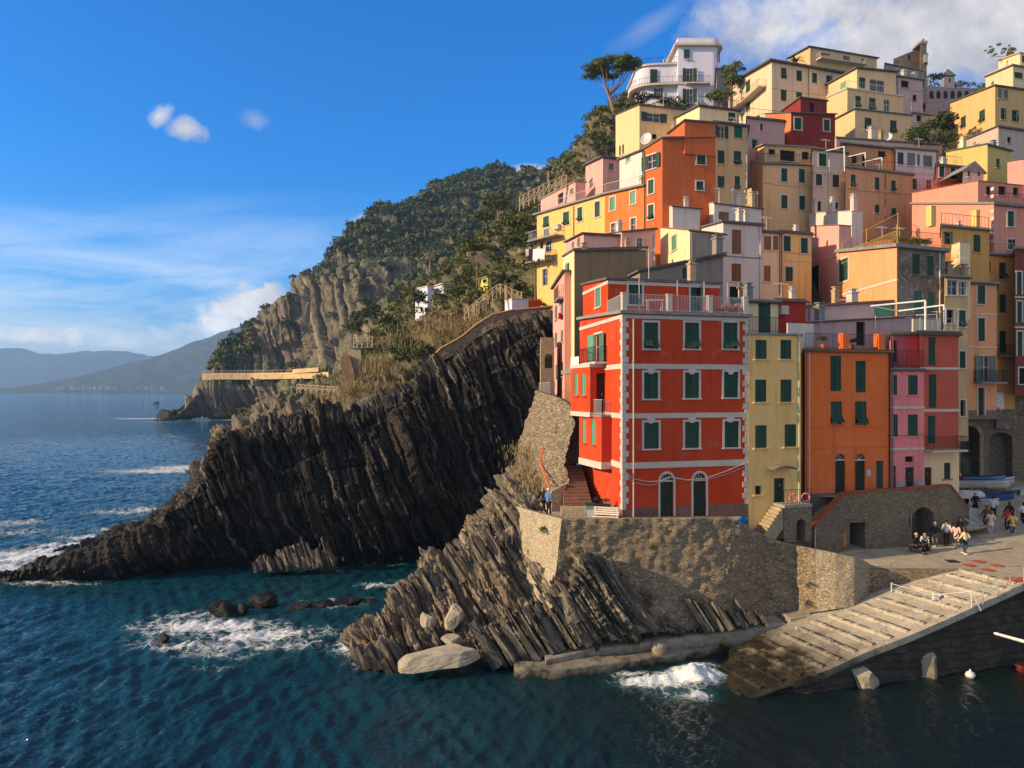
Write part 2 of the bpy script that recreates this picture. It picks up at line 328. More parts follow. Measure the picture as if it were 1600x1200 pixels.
def rockmat(name, nrm, cols, freq=1.6, wet=1.3, topc=None, patch=None, warm=(.30, .19, .10), wk=.35):
    t = NT(name); n = Vector(nrm).normalized()
    dp = t.n('ShaderNodeVectorMath', operation='DOT_PRODUCT'); t.l(t.pos, dp.inputs[0]); dp.inputs[1].default_value = n
    s = t.math('ADD', dp.outputs['Value'], t.math('MULTIPLY', t.noise(.25, 3), 3.0))
    q = t.n('ShaderNodeTexNoise', noise_dimensions='1D'); t.l(s, q.inputs['W']); q.inputs['Scale'].default_value = freq; q.inputs['Detail'].default_value = 5; q.inputs['Roughness'].default_value = .8
    c = t.ramp(q.outputs['Fac'], [(.30, cols[0]), (.45, cols[1]), (.55, cols[2]), (.68, cols[3])])
    c = t.mix(t.mr(t.noise(.22, 5, .6), .45, .68, 0, wk), c, warm)
    c = t.mix(t.mr(t.noise(3.5, 6, .7), .4, .75, 0, .6), c, sc3(cols[0], .7))
    sep = t.n('ShaderNodeSeparateXYZ'); t.l(t.pos, sep.inputs[0])
    if topc:
        nz = t.n('ShaderNodeSeparateXYZ'); t.l(t.n('ShaderNodeNewGeometry').outputs['Normal'], nz.inputs[0])
        k = t.math('MULTIPLY', t.mr(t.math('ADD', nz.outputs[2], t.mr(t.noise(.35, 4), .3, .7, -.35, .35)), patch[0], patch[1]), t.mr(sep.outputs[2], patch[2], patch[2]+4))
        c = t.mix(t.math('MULTIPLY', k, t.mr(t.noise(5, 4), .3, .5, .5, 1)), c, topc)
    wz = t.math('ADD', sep.outputs[2], t.mr(t.noise(.8, 4), .3, .7, -.7, .7)); wf = t.mr(wz, wet*.4, wet*1.2, 1, 0)
    c = t.mix(wf, c, t.mix(.8, c, (.006, .006, .007)))
    t.bump(t.math('ADD', t.noise(7, 6, .7), t.math('MULTIPLY', q.outputs['Fac'], 1.2)), .6, .12)
    return t.done(c, t.mr(wf, 0, 1, .92, .45), .2)
SN = (.84, .10, .54)
def rk(*v): return tuple(v)
SNP = (.93, .08, .36)
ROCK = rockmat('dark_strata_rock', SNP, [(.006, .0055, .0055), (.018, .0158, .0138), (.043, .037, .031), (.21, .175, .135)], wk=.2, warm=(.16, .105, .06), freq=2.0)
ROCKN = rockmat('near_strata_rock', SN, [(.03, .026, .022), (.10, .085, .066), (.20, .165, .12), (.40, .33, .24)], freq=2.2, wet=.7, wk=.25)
ROCKF = rockmat('far_cliff_rock', (.9, .1, .25), [(.05, .043, .034), (.14, .112, .082), (.24, .19, .135), (.36, .285, .20)], freq=.22, topc=(.10, .105, .042), patch=(.50, .72, 5), wet=2)

# ---------- the sea ----------
na, nr1, nr2 = 640, 760, 90
th = np.linspace(R(-52), R(50), na); r = np.concatenate([np.geomspace(17, 330, nr1), np.geomspace(336, 11000, nr2)])
TH, RR = np.meshgrid(th, r); X = RR*np.sin(TH); Y = RR*np.cos(TH)
def waves(x, y):
    z = 0; rr = np.random.default_rng(5)
    for k in range(52):
        L = rr.uniform(.7, 1)*2.0**rr.uniform(-.9, 1.7); an = R(284)+rr.normal(0, .36); kx, ky = math.sin(an)*2*math.pi/L, math.cos(an)*2*math.pi/L
        ph = rr.uniform(0, 6.28); c = np.sin(kx*x+ky*y+ph+1.0*vnoise(np.stack([x/(5*L), y/(4*L), x*0+k], -1), k)); z = z+.0098*L**.85*(1-2*np.abs(c)**.8 if k % 2 == 0 else c)
    return z
fade = np.clip((330-RR)/180, 0, 1)
calm = np.clip((X+12)/22, 0, 1)*np.clip((70-Y)/20, 0, 1)     # sheltered water in the harbour mouth
Z = waves(X, Y)*fade*(1-.55*calm)
foam = np.zeros_like(X)
FO = [  # px, py, along-x radius, along-y radius, strength
 (330, 975, 5.2, 1.8, 1.0), (400, 990, 4.2, 1.7, .9), (290, 1005, 4.0, 1.4, .7), (455, 985, 3.5, 1.6, .75), (265, 985, 2.2, 1.5, .8), (350, 1020, 4, 1.1, .55), (520, 940, 3.0, 1.2, .8), (300, 960, 3.0, 1.5, .7), (370, 1005, 5.0, 1.6, .75), (440, 1005, 4.0, 1.2, .6), (230, 1000, 2.5, 1.2, .5), (330, 1040, 3.5, .9, .4), (560, 935, 2.5, 1, .5),
 (548, 1005, 1.1, 1.9, 1.0), (560, 1035, 1.0, .8, .6), (595, 912, 2.2, 1.0, .75), (640, 905, 2., .8, .5), (500, 890, 5, .6, .55), (620, 880, 4, .5, .5), (480, 1000, 1.5, .5, .6),
 (1080, 1060, 1.8, 1.3, 1.3), (1030, 1065, 2.2, .9, 1.1), (1100, 1042, 1.1, .8, 1.2), (990, 1052, 1.3, .6, .8), (1090, 1085, 1.0, .8, .8), (1105, 1064, .9, .9, 1.2), (1050, 1082, 1.2, .8, .6),
 (10, 895, 5, 3, 1.1), (60, 905, 6, 1.2, .9), (100, 910, 4, .7, .6), (0, 870, 6, 3.5, 1.0), (60, 866, 7, 2.6, 1.15), (20, 885, 7, 2.5, 1.1), (95, 858, 6, 2, 1.0), (120, 850, 6, 2.2, .9), (170, 838, 6, 2.4, .95), (215, 826, 6, 2.2, .9), (100, 880, 5, 1.4, .8), (30, 830, 7, 4, .55), (25, 815, 6, 4, .6), (90, 830, 7, 3, .35),
 (205, 798, 9, 4, .6), (250, 795, 8, 4, .75), (170, 800, 8, 2.5, .5), (255, 735, 16, 6, .8), (215, 738, 14, 4, .5), (285, 730, 10, 7, .85), (270, 755, 8, 4, .4),
 (225, 654, 22, 12, .9), (200, 653, 22, 5, .55), (262, 660, 18, 9, .7), (300, 656, 20, 7, .8), (340, 657, 22, 7, .8), (372, 656, 12, 8, .8), (240, 631, 15, 6, .5), (300, 658, 60, 12, .3)]
for px, py, rx, ry, st in FO:
    c = W(px, py); foam = np.maximum(foam, st*np.exp(-(((X-c[0])/rx)**2+((Y-c[1])/ry)**2)))
surge = 0
for px, py, rx, ry, hgt in [(1095, 1052, 1.3, .9, .55), (1060, 1058, 1.8, .8, .4), (1103, 1068, .8, .8, .5)]:
    c = W(px, py); surge = surge+hgt*np.exp(-(((X-c[0])/rx)**2+((Y-c[1])/ry)**2))
pn = np.stack([X, Y, 0*X], -1)
Z = Z+surge*(.8+.7*fbm(pn*1.8, 3, 77))+np.where(foam > .25, .10*(foam-.2)*fbm(pn*2.5, 3, 5)*fade, 0)
t = NT('sea_water')
at = t.n('ShaderNodeAttribute', attribute_name='foam').outputs['Fac']
f1 = t.noise(1.1, 7, .68, dist=.9); f2 = t.noise(.33, 4, .6, dist=.5)
web = t.math('SUBTRACT', 1.0, t.math('MULTIPLY', t.math('ABSOLUTE', t.math('SUBTRACT', t.noise(.8, 6, .62, dist=1.5), .5)), 9.0), clamp=True)
tex = t.math('ADD', t.math('MULTIPLY', web, .42), t.math('ADD', t.math('MULTIPLY', f1, .75), t.math('MULTIPLY', f2, .35)))
e = t.math('SUBTRACT', t.math('ADD', t.math('MULTIPLY', at, 1.05), tex), 1.22)
fm = t.math('MULTIPLY', t.mr(e, 0, .38), t.mr(at, .03, .14))
sep = t.n('ShaderNodeSeparateXYZ'); t.l(t.pos, sep.inputs[0])
hb = t.math('MULTIPLY', t.mr(sep.outputs[0], -9, 9), t.mr(sep.outputs[1], 75, 48))     # harbour corner, darkened in colour for the reflection of the walls
deep = t.mix(t.mr(t.noise(.05, 4), .35, .65), (.0014, .029, .045), (.0027, .052, .071))
wall_refl = t.mix(t.mr(t.noise(.12, 3), .35, .65), (.0015, .008, .008), (.005, .012, .008))
wc = t.mix(hb, deep, wall_refl)
wc = t.mix(t.mr(at, .05, .8, 0, .45), wc, (.02, .16, .19))
wc = t.mix(fm, wc, (.72, .74, .74))
big = t.noise(.9, 6, .6, stretch=(.5, 1.1, 1)); sm = t.noise(5, 5, .65, stretch=(.5, 1.1, 1)); far = t.noise(.25, 6, .72, stretch=(.45, 1, 1))
t.bump(t.math('ADD', t.math('ADD', t.math('MULTIPLY', big, .55), t.math('MULTIPLY', sm, .30)), t.math('ADD', t.math('MULTIPLY', far, .7), t.math('MULTIPLY', fm, .3))), .75, .9)
WATER = t.done(wc, t.mr(fm, 0, 1, .045, .85), .5); t.b.inputs['IOR'].default_value = 1.33
sea = mk('sea', np.stack([X, Y, Z], -1), gridfaces(len(r), na), WATER, smooth=True); tag(sea, kind='structure')
ca = sea.data.attributes.new('foam', 'FLOAT', 'POINT'); ca.data.foreach_set('value', foam.astype(np.float32).ravel())
# sea bed, so that nothing is open below
mb = MB(); mb.abox(-11000, 10500, -60, 11200, -13, -12); sb = mb.build('seabed', mot('dark_sand', (.03, .04, .04))); tag(sb, kind='structure')

# ---------- far mountains across the bay ----------
def hills(name, pts, Y0, depth, seed, mat, nu=220, nv=34, y0=HZ+1, amp=.07):
    xs = np.array([p[0] for p in pts], float); ys = np.array([p[1] for p in pts], float); u = np.linspace(xs[0], xs[-1], nu); top = np.interp(u, xs, ys)
    for _ in range(3): top = np.convolve(np.pad(top, 2, 'edge'), np.ones(5)/5, 'valid')
    G = np.zeros((nv, nu, 3)); hz = ((HZ-top)/F*(Y0+depth*.6)+CAMZ)*(1+.07*fbm(np.stack([u*.035, u*0, u*0+seed], -1), 4, seed))
    for j in range(nv):
        f = j/(nv-1); Yj = Y0+depth*f; prof = np.sin(min(f/.6, 1)*math.pi/2)**.8 if f < .6 else max(0, 1-(f-.6)/.4*.9)
        G[j, :, 0] = (u-800)/F*(Y0+depth*.6)+0*u; G[j, :, 1] = Yj; G[j, :, 2] = -4+(hz+4)*prof
    q = G.reshape(-1, 3)*np.array([1, 1, .3])/depth*7
    rid = (1-np.abs(fbm(q, 5, seed)))
    G[..., 2] += ((rid.reshape(nv, nu)-.8)*hz[None]*amp*3.2)*np.clip(np.sin(np.linspace(0, 1, nv)*math.pi), 0, 1)[:, None]
    o = mk(name, G, gridfaces(nv, nu), mat, smooth=True); tag(o, kind='structure'); return G
t = NT('far_hill_scrub'); c = t.mix(t.mr(t.noise(.02, 5, .65), .4, .62), (.028, .042, .022), (.085, .085, .05))
FARH = t.done(c, .95, .1)
hills('far_mountains', [(-260, 560), (-120, 552), (-40, 560), (0, 553), (38, 545), (70, 552), (98, 560), (140, 550), (165, 552), (182, 547), (205, 550), (240, 557), (290, 560), (340, 556), (420, 545), (520, 535), (640, 530)], 6000, 2300, 3, FARH)
hills('far_headland', [(60, 612), (110, 606), (160, 596), (215, 580), (262, 562), (300, 552), (340, 537), (372, 525), (404, 514), (460, 500), (560, 490), (700, 470)], 3400, 1700, 9, FARH)
# specks of a far village on the shore below
vb = MB()
for k in range(52):
    px = random.gauss(155, 7) if k < 22 else random.uniform(85, 260); Yv = 3380+random.uniform(-8, 10); c = P(px, 607-abs(random.gauss(0, 2.4)) if k < 22 else 606.5-random.random()*2, Yv); sz = random.uniform(1.2, 2.8)
    vb.abox(c[0]-sz, c[0]+sz, Yv-3, Yv+6, c[2]-9, c[2]+random.uniform(1, 4))
tag(vb.build('far_village', mot('far_wall', (.42, .38, .34))), 'pale specks of a distant village on the far shore', 'village', kind='stuff')

# ---------- the promontory in front of the path ----------
amps = [(3.4, .8, 11), (1.1, .65, 5), (.45, .45, 3), (.22, .2, 2)]
rows = [
 [(-25, 912), (60, 908), (150, 911), (255, 898), (330, 892), (400, 889), (500, 886), (600, 882), (690, 874), (760, 868), (850, 862), (900, 860)],
 [(-20, 908, 59.9), (60, 893, 60), (150, 884, 60.2), (268, 850, 62.0), (345, 815, 63.2), (405, 800, 64), (500, 790, 64.6), (600, 770, 65.5), (695, 745, 67.2), (770, 720, 68.8), (850, 690, 70.4), (905, 680, 71.5)],
 [(-15, 906, 60.3), (60, 882, 60.8), (150, 862, 60.8), (285, 800, 62.6), (350, 745, 63.8), (400, 725, 64.6), (500, 710, 65.4), (600, 680, 66.3), (690, 645, 67.9), (770, 605, 69.5), (850, 570, 71), (910, 560, 72)],
 [(-10, 905, 61.2), (60, 878, 62), (152, 851, 62), (298, 774, 63.6), (338, 703, 65), (398, 670, 66), (470, 652, 67), (575, 632, 68), (655, 590, 69.6), (735, 545, 71.4), (850, 492, 73), (915, 485, 74)],
 [(-12, 905, 63), (60, 880, 64), (155, 856, 65), (300, 780, 69), (342, 705, 71), (402, 669, 74), (480, 655, 77), (580, 634, 79), (660, 590, 80), (740, 548, 80), (850, 494, 81), (915, 485, 82)],
 [(-15, 880), (60, 865), (150, 845), (270, 790), (310, 745), (370, 705, 92), (460, 690, 95), (570, 665, 95), (650, 625, 95), (740, 580, 95), (850, 520, 95), (915, 510, 95)]]
G = loft(rows, 620, 250)
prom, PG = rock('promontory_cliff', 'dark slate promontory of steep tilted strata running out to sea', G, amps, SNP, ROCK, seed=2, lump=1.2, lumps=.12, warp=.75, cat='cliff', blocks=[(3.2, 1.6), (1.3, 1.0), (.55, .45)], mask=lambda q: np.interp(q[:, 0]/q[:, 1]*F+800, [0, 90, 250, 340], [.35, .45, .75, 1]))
# lit fins standing in the water under the promontory
def slab_fins(name, label, base, n, dirv, seed, h0=1.0, h1_=3.0, mat=ROCKN, th=(.18, .45), ln=(.8, 2.0), lean=(.53, 0, -.85)):
    rr = np.random.default_rng(seed); m_ = MB(); A = np.array([pt(q) for q in base]); T = catmull(A, n)
    le = np.array(lean)/np.linalg.norm(lean); nn = np.array(SN)/np.linalg.norm(SN); la = np.cross(nn, le)
    for k in range(n):
        f = k/(n-1); hh = (h0+(h1_-h0)*f)*rr.uniform(.45, 1.2); w_ = rr.uniform(*th)/2; l_ = rr.uniform(*ln)/2; c0 = T[k]+rr.normal(0, .08, 3)
        v = []
        for e_, (hk, sh) in enumerate([(0, 1), (1, rr.uniform(.5, .85))]):
            for a, b in ((-1, -1), (1, -1), (1, 1), (-1, 1)):
                v.append(c0-le*hh*hk*(1+rr.uniform(-.12, .12)*hk)+nn*w_*a*sh*rr.uniform(.75, 1.2)+la*l_*b*sh*rr.uniform(.8, 1.1))
        m_.hexa(v)
    o = m_.build(name, mat); tag(o, label, 'rock'); return o
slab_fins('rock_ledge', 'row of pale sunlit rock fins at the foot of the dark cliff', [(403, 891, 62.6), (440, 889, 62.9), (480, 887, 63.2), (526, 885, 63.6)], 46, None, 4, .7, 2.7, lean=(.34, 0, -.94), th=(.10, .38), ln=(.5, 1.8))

# ---------- the headland beyond, cliff and wooded hill ----------
ampf = [(14, 4.5, 60), (5, 2.0, 30), (2.2, .9, 14)]
rows = [
 [(232, 657), (262, 658), (300, 656), (350, 656), (385, 655), (440, 655, 360), (540, 650, 340), (640, 640, 320), (760, 620, 300), (900, 600, 290)],
 [(275, 642, 382), (285, 640, 384), (312, 615, 384), (350, 612, 385), (395, 612, 384), (450, 610, 372), (540, 600, 355), (640, 590, 340), (760, 560, 320), (900, 540, 310)],
 [(290, 628, 388), (298, 618, 388), (318, 592, 390), (360, 588, 392), (400, 585, 392), (455, 584, 385), (540, 570, 370), (640, 540, 350), (760, 500, 335), (900, 480, 320)],
 [(298, 620, 395), (312, 604, 395.48), (335, 578, 396.44), (372, 575, 397.4), (405, 568, 398.36), (458, 560, 397.4), (540, 530, 385), (640, 500, 370), (760, 460, 350), (900, 440, 335)],
 [(305, 613, 398.36), (322, 596, 398.36), (345, 570, 399.8), (385, 545, 401.24), (415, 510, 402.2), (462, 490, 403.16), (540, 470, 399.8), (640, 455, 397.4), (760, 420, 380), (900, 400, 360)],
 [(310, 610, 403.16), (330, 588, 403.16), (352, 562, 404.6), (392, 530, 406.04), (425, 480, 407.96), (470, 446, 410.84), (545, 420, 411.8), (640, 415, 411.8), (760, 390, 407), (900, 370, 397.4)],
 [(312, 606, 411.8), (332, 584, 411.8), (358, 556, 414.2), (402, 518, 416.6), (440, 462, 420.44), (482, 430, 423.8), (545, 398, 431), (640, 385, 435.8), (760, 380, 431), (900, 350, 421.4)],
 [(316, 604, 419), (338, 581, 421.4), (366, 549, 426.2), (412, 506, 431), (452, 450, 438.2), (500, 418, 445.4), (560, 360, 455), (640, 345, 464.6), (730, 350, 459.8), (900, 330, 445.4)],
 [(318, 604, 431), (342, 580, 435.8), (372, 545, 445.4), (420, 497, 455), (462, 442, 464.6), (520, 405, 474.2), (585, 345, 483.8), (640, 322, 498.2), (740, 330, 498.2), (900, 300, 493.4)],
 [(322, 606, 455), (345, 585, 459.8), (378, 550, 474.2), (430, 505, 483.8), (475, 450, 493.4), (540, 410, 503), (600, 350, 512.6), (655, 318, 531.8), (750, 285, 541.4), (900, 270, 541.4)],
 [(325, 609, 474.2), (350, 600, 483.8), (385, 575, 503), (440, 530, 517.4), (490, 480, 531.8), (550, 440, 541.4), (620, 370, 560.6), (690, 300, 570.2), (765, 272, 579.8), (900, 290, 579.8)],
 [(330, 609, 493.4), (355, 609, 512.6), (390, 600, 531.8), (450, 570, 551), (500, 540, 570.2), (560, 500, 589.4), (640, 450, 608.6), (700, 400, 618.2), (780, 350, 627.8), (900, 350, 627.8)]]
G = loft(rows, 300, 260)
hd, HG = rock('headland', None, G, ampf, (.9, .1, .25), ROCKF, seed=8, lump=3.5, lumps=.03, warp=3.5, blocks=[(13, 6), (5, 2.4)], mask=lambda q: np.interp(q[:, 0]/q[:, 1]*F+800, [230, 300, 380], [.25, .45, 1]), cat=None, kind='structure')

# ---------- vegetation: leaf clumps ----------
def leafcloud(C, Rad, n, lsize, seed=0, flat=.75):   # C: N x 3 centres, Rad: N radii -> quads
    rr = np.random.default_rng(seed); N = len(C); c = np.repeat(C, n, 0); rad = np.repeat(Rad, n)
    d = rr.normal(size=(N*n, 3)); d /= np.linalg.norm(d, axis=1, keepdims=True); d[:, 2] = np.where(d[:, 2] < -.25, -d[:, 2], d[:, 2])
    lum = .72+.4*vnoise(d*2.1+np.repeat(rr.uniform(0, 99, (N, 1)), n, 0), seed)       # uneven outline
    p = c+d*(rad*lum*rr.uniform(.55, 1.0, N*n)**.5)[:, None]*np.array([1, 1, flat])
    nr = d+rr.normal(0, .7, (N*n, 3)); nr /= np.linalg.norm(nr, axis=1, keepdims=True)
    a = np.cross(nr, rr.normal(size=(N*n, 3))); a /= np.linalg.norm(a, axis=1, keepdims=True); b = np.cross(nr, a)
    s = (lsize*rad*rr.uniform(.6, 1.3, N*n))[:, None]; a = a*s; b = b*s*.6
    V = np.stack([p-a-b*.3, p+b*-.9, p+a+b*.2, p+b], 1).reshape(-1, 3); Fc = np.arange(len(V)).reshape(-1, 4)
    return V, Fc
def scatter(Gs, n, seed, cond):
    rr = np.random.default_rng(seed); nv, nu = Gs.shape[:2]; Nn = gnormals(Gs); e1 = np.linalg.norm(np.gradient(Gs, axis=1), axis=2)*np.linalg.norm(np.gradient(Gs, axis=0), axis=2)
    w_ = (e1*cond(Gs, Nn)).ravel(); w_ = np.maximum(w_, 0); w_ /= w_.sum(); k = rr.choice(nv*nu, n, p=w_)
    return Gs.reshape(-1, 3)[k]+rr.normal(0, .3, (n, 3))*np.array([1, 1, 0]), k
def pxy(Gs): return 800+F*Gs[..., 0]/Gs[..., 1], HZ-F*(Gs[..., 2]-CAMZ)/Gs[..., 1]
FOLF = foliage('far_wood_leaves', (.042, .066, .018), (.12, .135, .034), (.20, .16, .06), sc=.03)
def hcond(Gs, N_):
    x, y = pxy(Gs); m_ = np.ones_like(x)
    cliff = (x > 395) & (x < 640) & (y > 448-.0*(x-450)) & (y > 440) ; m_ = np.where(cliff, .05, 1)
    m_ = np.where((y > 582) & (x < 560), .0, m_); m_ = np.where((x > 560) & (y > 540), .2, m_); m_ = np.where((y > 410) & (y <= 448) & (x > 450) & (x < 650), .28, m_); return m_*np.where(Gs[..., 1] > 585, .1, 1)*np.where((fbm(Gs*np.array((.03, .03, .03)), 3, 6) > -.12) | (y < 405), 1, .12)
c, _ = scatter(HG, 4400, 3, hcond); rad = np.random.default_rng(1).gamma(4, .62, len(c))+1.0; rad = rad*.85
V, Fq = leafcloud(c+np.array([0, 0, .6])*rad[:, None], rad, 58, .24, 5, .85)
tag(mk('hillside_wood', V, Fq, FOLF), 'dense dark green wood and scrub over the headland', 'wood', kind='stuff')
# ---------- wall faces with openings ----------
Zu = np.array((0, 0, 1.0))
def face(mb, o, t, n, L, z0, zt, holes, depth=.2, mi=0):
    """o: start point (x, y), t: unit direction, n: outward unit normal, zt(s): height of the top line; holes: (s0, s1, za, zb, arch)"""
    ts = sorted({0.0, L, *[h[0] for h in holes], *[h[1] for h in holes]}); zmax = max(zt(0), zt(L))
    zs = sorted({z0, zmax, *[h[2] for h in holes], *[h[3] for h in holes]})
    pp = lambda s, z, d=0.0: (o[0]+t[0]*s-n[0]*d, o[1]+t[1]*s-n[1]*d, z)
    for a, b in zip(ts[:-1], ts[1:]):
        for c, d in zip(zs[:-1], zs[1:]):
            if any(a >= h[0]-1e-6 and b <= h[1]+1e-6 and c >= h[2]-1e-6 and d <= h[3]+1e-6 for h in holes): continue
            ca, cb, da, db = min(c, zt(a)), min(c, zt(b)), min(d, zt(a)), min(d, zt(b))
            if da-ca < 1e-5 and db-cb < 1e-5: continue
            v = [pp(a, ca), pp(b, cb)]
            if db-cb > 1e-5: v.append(pp(b, db))
            if da-ca > 1e-5: v.append(pp(a, da))
            mb.add(v, [tuple(range(len(v)))], mi)
    for h in holes:
        s0, s1, za, zb = h[:4]; arch = len(h) > 4 and h[4]; r = (s1-s0)/2; zs_ = zb-r*arch if arch else zb
        q = lambda e, f: mb.add([pp(*e), pp(*f), pp(*f, depth), pp(*e, depth)], [(0, 1, 2, 3)], mi)
        q((s0, za), (s0, zs_)); q((s1, zs_), (s1, za)); q((s1, za), (s0, za))
        if not arch: q((s0, zb), (s1, zb))
        else:
            m_ = (s0+s1)/2; arc = [(m_-r*math.cos(k*math.pi/12), zs_+(zb-zs_)*math.sin(k*math.pi/12)) for k in range(13)]
            for e, f in zip(arc[:-1], arc[1:]): q(e, f)
            mb.add([pp(s0, zb)]+[pp(*e) for e in arc[:7]], [tuple(range(8))], mi); mb.add([pp(s1, zb)]+[pp(*e) for e in arc[:5:-1]], [tuple(range(7, -1, -1))], mi)
def strip(mb, pts, hts, zb, thick, mi=0, side=1):   # a free wall along plan points, hts/zb lists, thickness to the left of travel
    A = np.array(pts, float); k = len(A); d = np.gradient(A, axis=0); d /= np.linalg.norm(d, axis=1, keepdims=True); nn = np.stack([-d[:, 1], d[:, 0]], 1)*side; B = A+nn*thick
    for i in range(k-1):
        mb.hexa([(*A[i], zb[i]), (*A[i+1], zb[i+1]), (*B[i+1], zb[i+1]), (*B[i], zb[i]), (*A[i], hts[i]), (*A[i+1], hts[i+1]), (*B[i+1], hts[i+1]), (*B[i], hts[i])], mi)
def railing(mb, pts, h=1.0, sp=.13, r=.012, rr=.022, mid=False, mi=0):
    pts = [np.array(p, float) for p in pts]
    for a, b in zip(pts[:-1], pts[1:]):
        L = np.linalg.norm(b-a); n = max(1, int(L/sp)); up = np.array((0, 0, h))
        mb.bar(a+up, b+up, rr, 4, mi=mi); mb.bar(a+Zu*.08, b+Zu*.08, rr*.8, 4, mi=mi)
        if mid: mb.bar(a+up*.5, b+up*.5, rr*.7, 4, mi=mi)
        for k in range(n+1):
            q = a+(b-a)*k/n; mb.bar(q+Zu*.02, q+up, r*(1.6 if k in (0, n) else 1), 4, mi=mi, cap=False)
def boulder(name, label, c, rad, seed, mat, rz=0, tilt=0, cuts=9, kind=None, group=None):
    import bmesh
    bm = bmesh.new(); bmesh.ops.create_icosphere(bm, subdivisions=5, radius=1); V = np.array([v.co[:] for v in bm.verts]); Fc = [[v.index for v in f.verts] for f in bm.faces]; bm.free()
    rr = np.random.default_rng(seed)
    for k in range(cuts+6):
        n = rr.normal(size=3); n /= np.linalg.norm(n); d = rr.uniform(.5, .8); s = np.maximum(0, V@n-d); V = V-s[:, None]*n*.93
    V = V*(1+.10*fbm(V*2.2+seed*9, 4, seed)+.035*fbm(V*9+seed, 3, seed))[:, None]*np.array(rad)
    ct, st = math.cos(tilt), math.sin(tilt); V = V@np.array([[ct, 0, -st], [0, 1, 0], [st, 0, ct]]); cz, sz = math.cos(rz), math.sin(rz); V = V@np.array([[cz, sz, 0], [-sz, cz, 0], [0, 0, 1]])
    o = mk(name, V+np.array(c), Fc, mat); return tag(o, label, 'rock', group, kind)

# ---------- near rocks under the bastion ----------
ampn = [(1.1, .6, 4), (.42, .4, 2.2), (.19, .2, 1.2)]
rows = [
 [(548, 1012), (560, 1045), (610, 1052), (670, 1056), (740, 1054), (800, 1052), (862, 1032, 42.2), (950, 1012, 43), (1040, 996, 43.5), (1120, 988, 44.3)],
 [(555, 1000, 45.3), (577, 1000, 43.6), (625, 1003, 43), (690, 1000, 42.5), (745, 1000, 42.2), (800, 1005, 42), (865, 998, 41.6), (945, 985, 41.9), (1035, 984, 42.6), (1120, 981, 44.4)],
 [(575, 978, 46.5), (600, 960, 45.6), (650, 940, 45.6), (705, 940, 44.8), (760, 940, 44.2), (810, 952, 43.4), (868, 962, 42.0), (935, 917, 42.1), (1010, 950, 42.6), (1120, 978, 44.6)],
 [(608, 935, 49), (620, 925, 48.6), (665, 900, 48.5), (720, 885, 48), (770, 885, 46.8), (812, 898, 46), (876, 938, 42.5), (925, 874, 42.5), (998, 915, 42.9), (1120, 978, 45)],
 [(640, 897, 52), (660, 890, 51.5), (700, 865, 51), (740, 845, 50), (785, 835, 49), (822, 822, 48.5), (885, 910, 44), (930, 880, 43.2), (990, 930, 44), (1120, 980, 45.5)],
 [(680, 880, 55), (700, 855, 55), (735, 825, 55), (768, 790, 54.5), (805, 775, 54), (840, 770, 53), (890, 890, 46), (935, 890, 46), (1000, 940, 46), (1120, 985, 47)],
 [(690, 880, 58), (715, 850, 58.5), (755, 800, 59), (790, 745, 59.5), (822, 702, 59.5), (855, 700, 58), (895, 890, 48), (940, 890, 48), (1005, 940, 48), (1120, 985, 49)],
 [(700, 885, 62), (730, 850, 63), (775, 790, 64), (812, 700, 65), (838, 645, 65), (862, 640, 64), (900, 890, 51), (945, 890, 51), (1010, 940, 51), (1120, 985, 52)],
 [(715, 890), (745, 860, 68), (790, 800, 69), (825, 715, 69), (845, 655, 69), (872, 640, 68), (905, 890, 55), (950, 890, 55), (1015, 940, 55), (1120, 985, 56)]]
G = loft(rows, 430, 250)
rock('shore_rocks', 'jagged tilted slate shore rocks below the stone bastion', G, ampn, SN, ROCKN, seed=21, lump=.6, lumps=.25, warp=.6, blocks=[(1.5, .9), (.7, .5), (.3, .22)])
slab_fins('rock_slabs', 'leaning slate slabs in a row against the shaded foot of the bastion', [(775, 1040, 41.2), (830, 1028, 41.6), (900, 1006, 42.1), (965, 990, 42.6), (1020, 985, 43.0)], 40, None, 12, 2.6, 3.6, th=(.14, .5), ln=(.6, 1.3))
slab_fins('rock_slabs', 'low leaning slate slabs beside the smooth foot of the bastion wall', [(1105, 985, 43.6), (1150, 978, 44), (1195, 972, 44.3)], 12, None, 15, 2.2, .9, th=(.12, .4), ln=(.5, 1.0))
slab_fins('rock_slabs', 'short upright fins of slate at the tip of the shore rocks', [(566, 1040, 42), (600, 1048, 41.5), (640, 1048, 41.6)], 14, None, 18, 1.3, 1.9, th=(.2, .55), ln=(.6, 1.4))
slab_fins('rock_slabs', 'stepped slate slabs on the sunlit slope above the cove', [(640, 950, 47), (690, 920, 47.5), (740, 900, 48), (790, 880, 47.5)], 26, None, 19, 1.2, 2.4, th=(.15, .5), ln=(.6, 1.6))
TAN = mot('pale_boulder', (.40, .33, .24), .35, 1.4, .92, .7, 6)
boulder('boulder', 'long flat pale boulder lying at the water in front of the slate rocks', P(688, 1028, 40.6), (2.35, 1.1, .72), 3, TAN, .15, -.16)
boulder('boulder', 'upright pale boulder leaning on the slate slabs', P(706, 968, 43), (.62, .6, 1.0), 5, TAN, .3, .5)
boulder('boulder', 'small grey boulder in the shade behind the flat one', P(668, 975, 43.2), (.5, .5, .75), 7, TAN, .9, -.3)
boulder('boulder', 'rounded pale boulder between the flat and the upright one', P(706, 1003, 42), (.65, .5, .42), 9, TAN, .2, .1)
boulder('boulder', 'rounded dark boulder at the back of the cove', P(686, 882, 55), (1.5, 1.2, 1.3), 13, ROCKN, .2, .3)
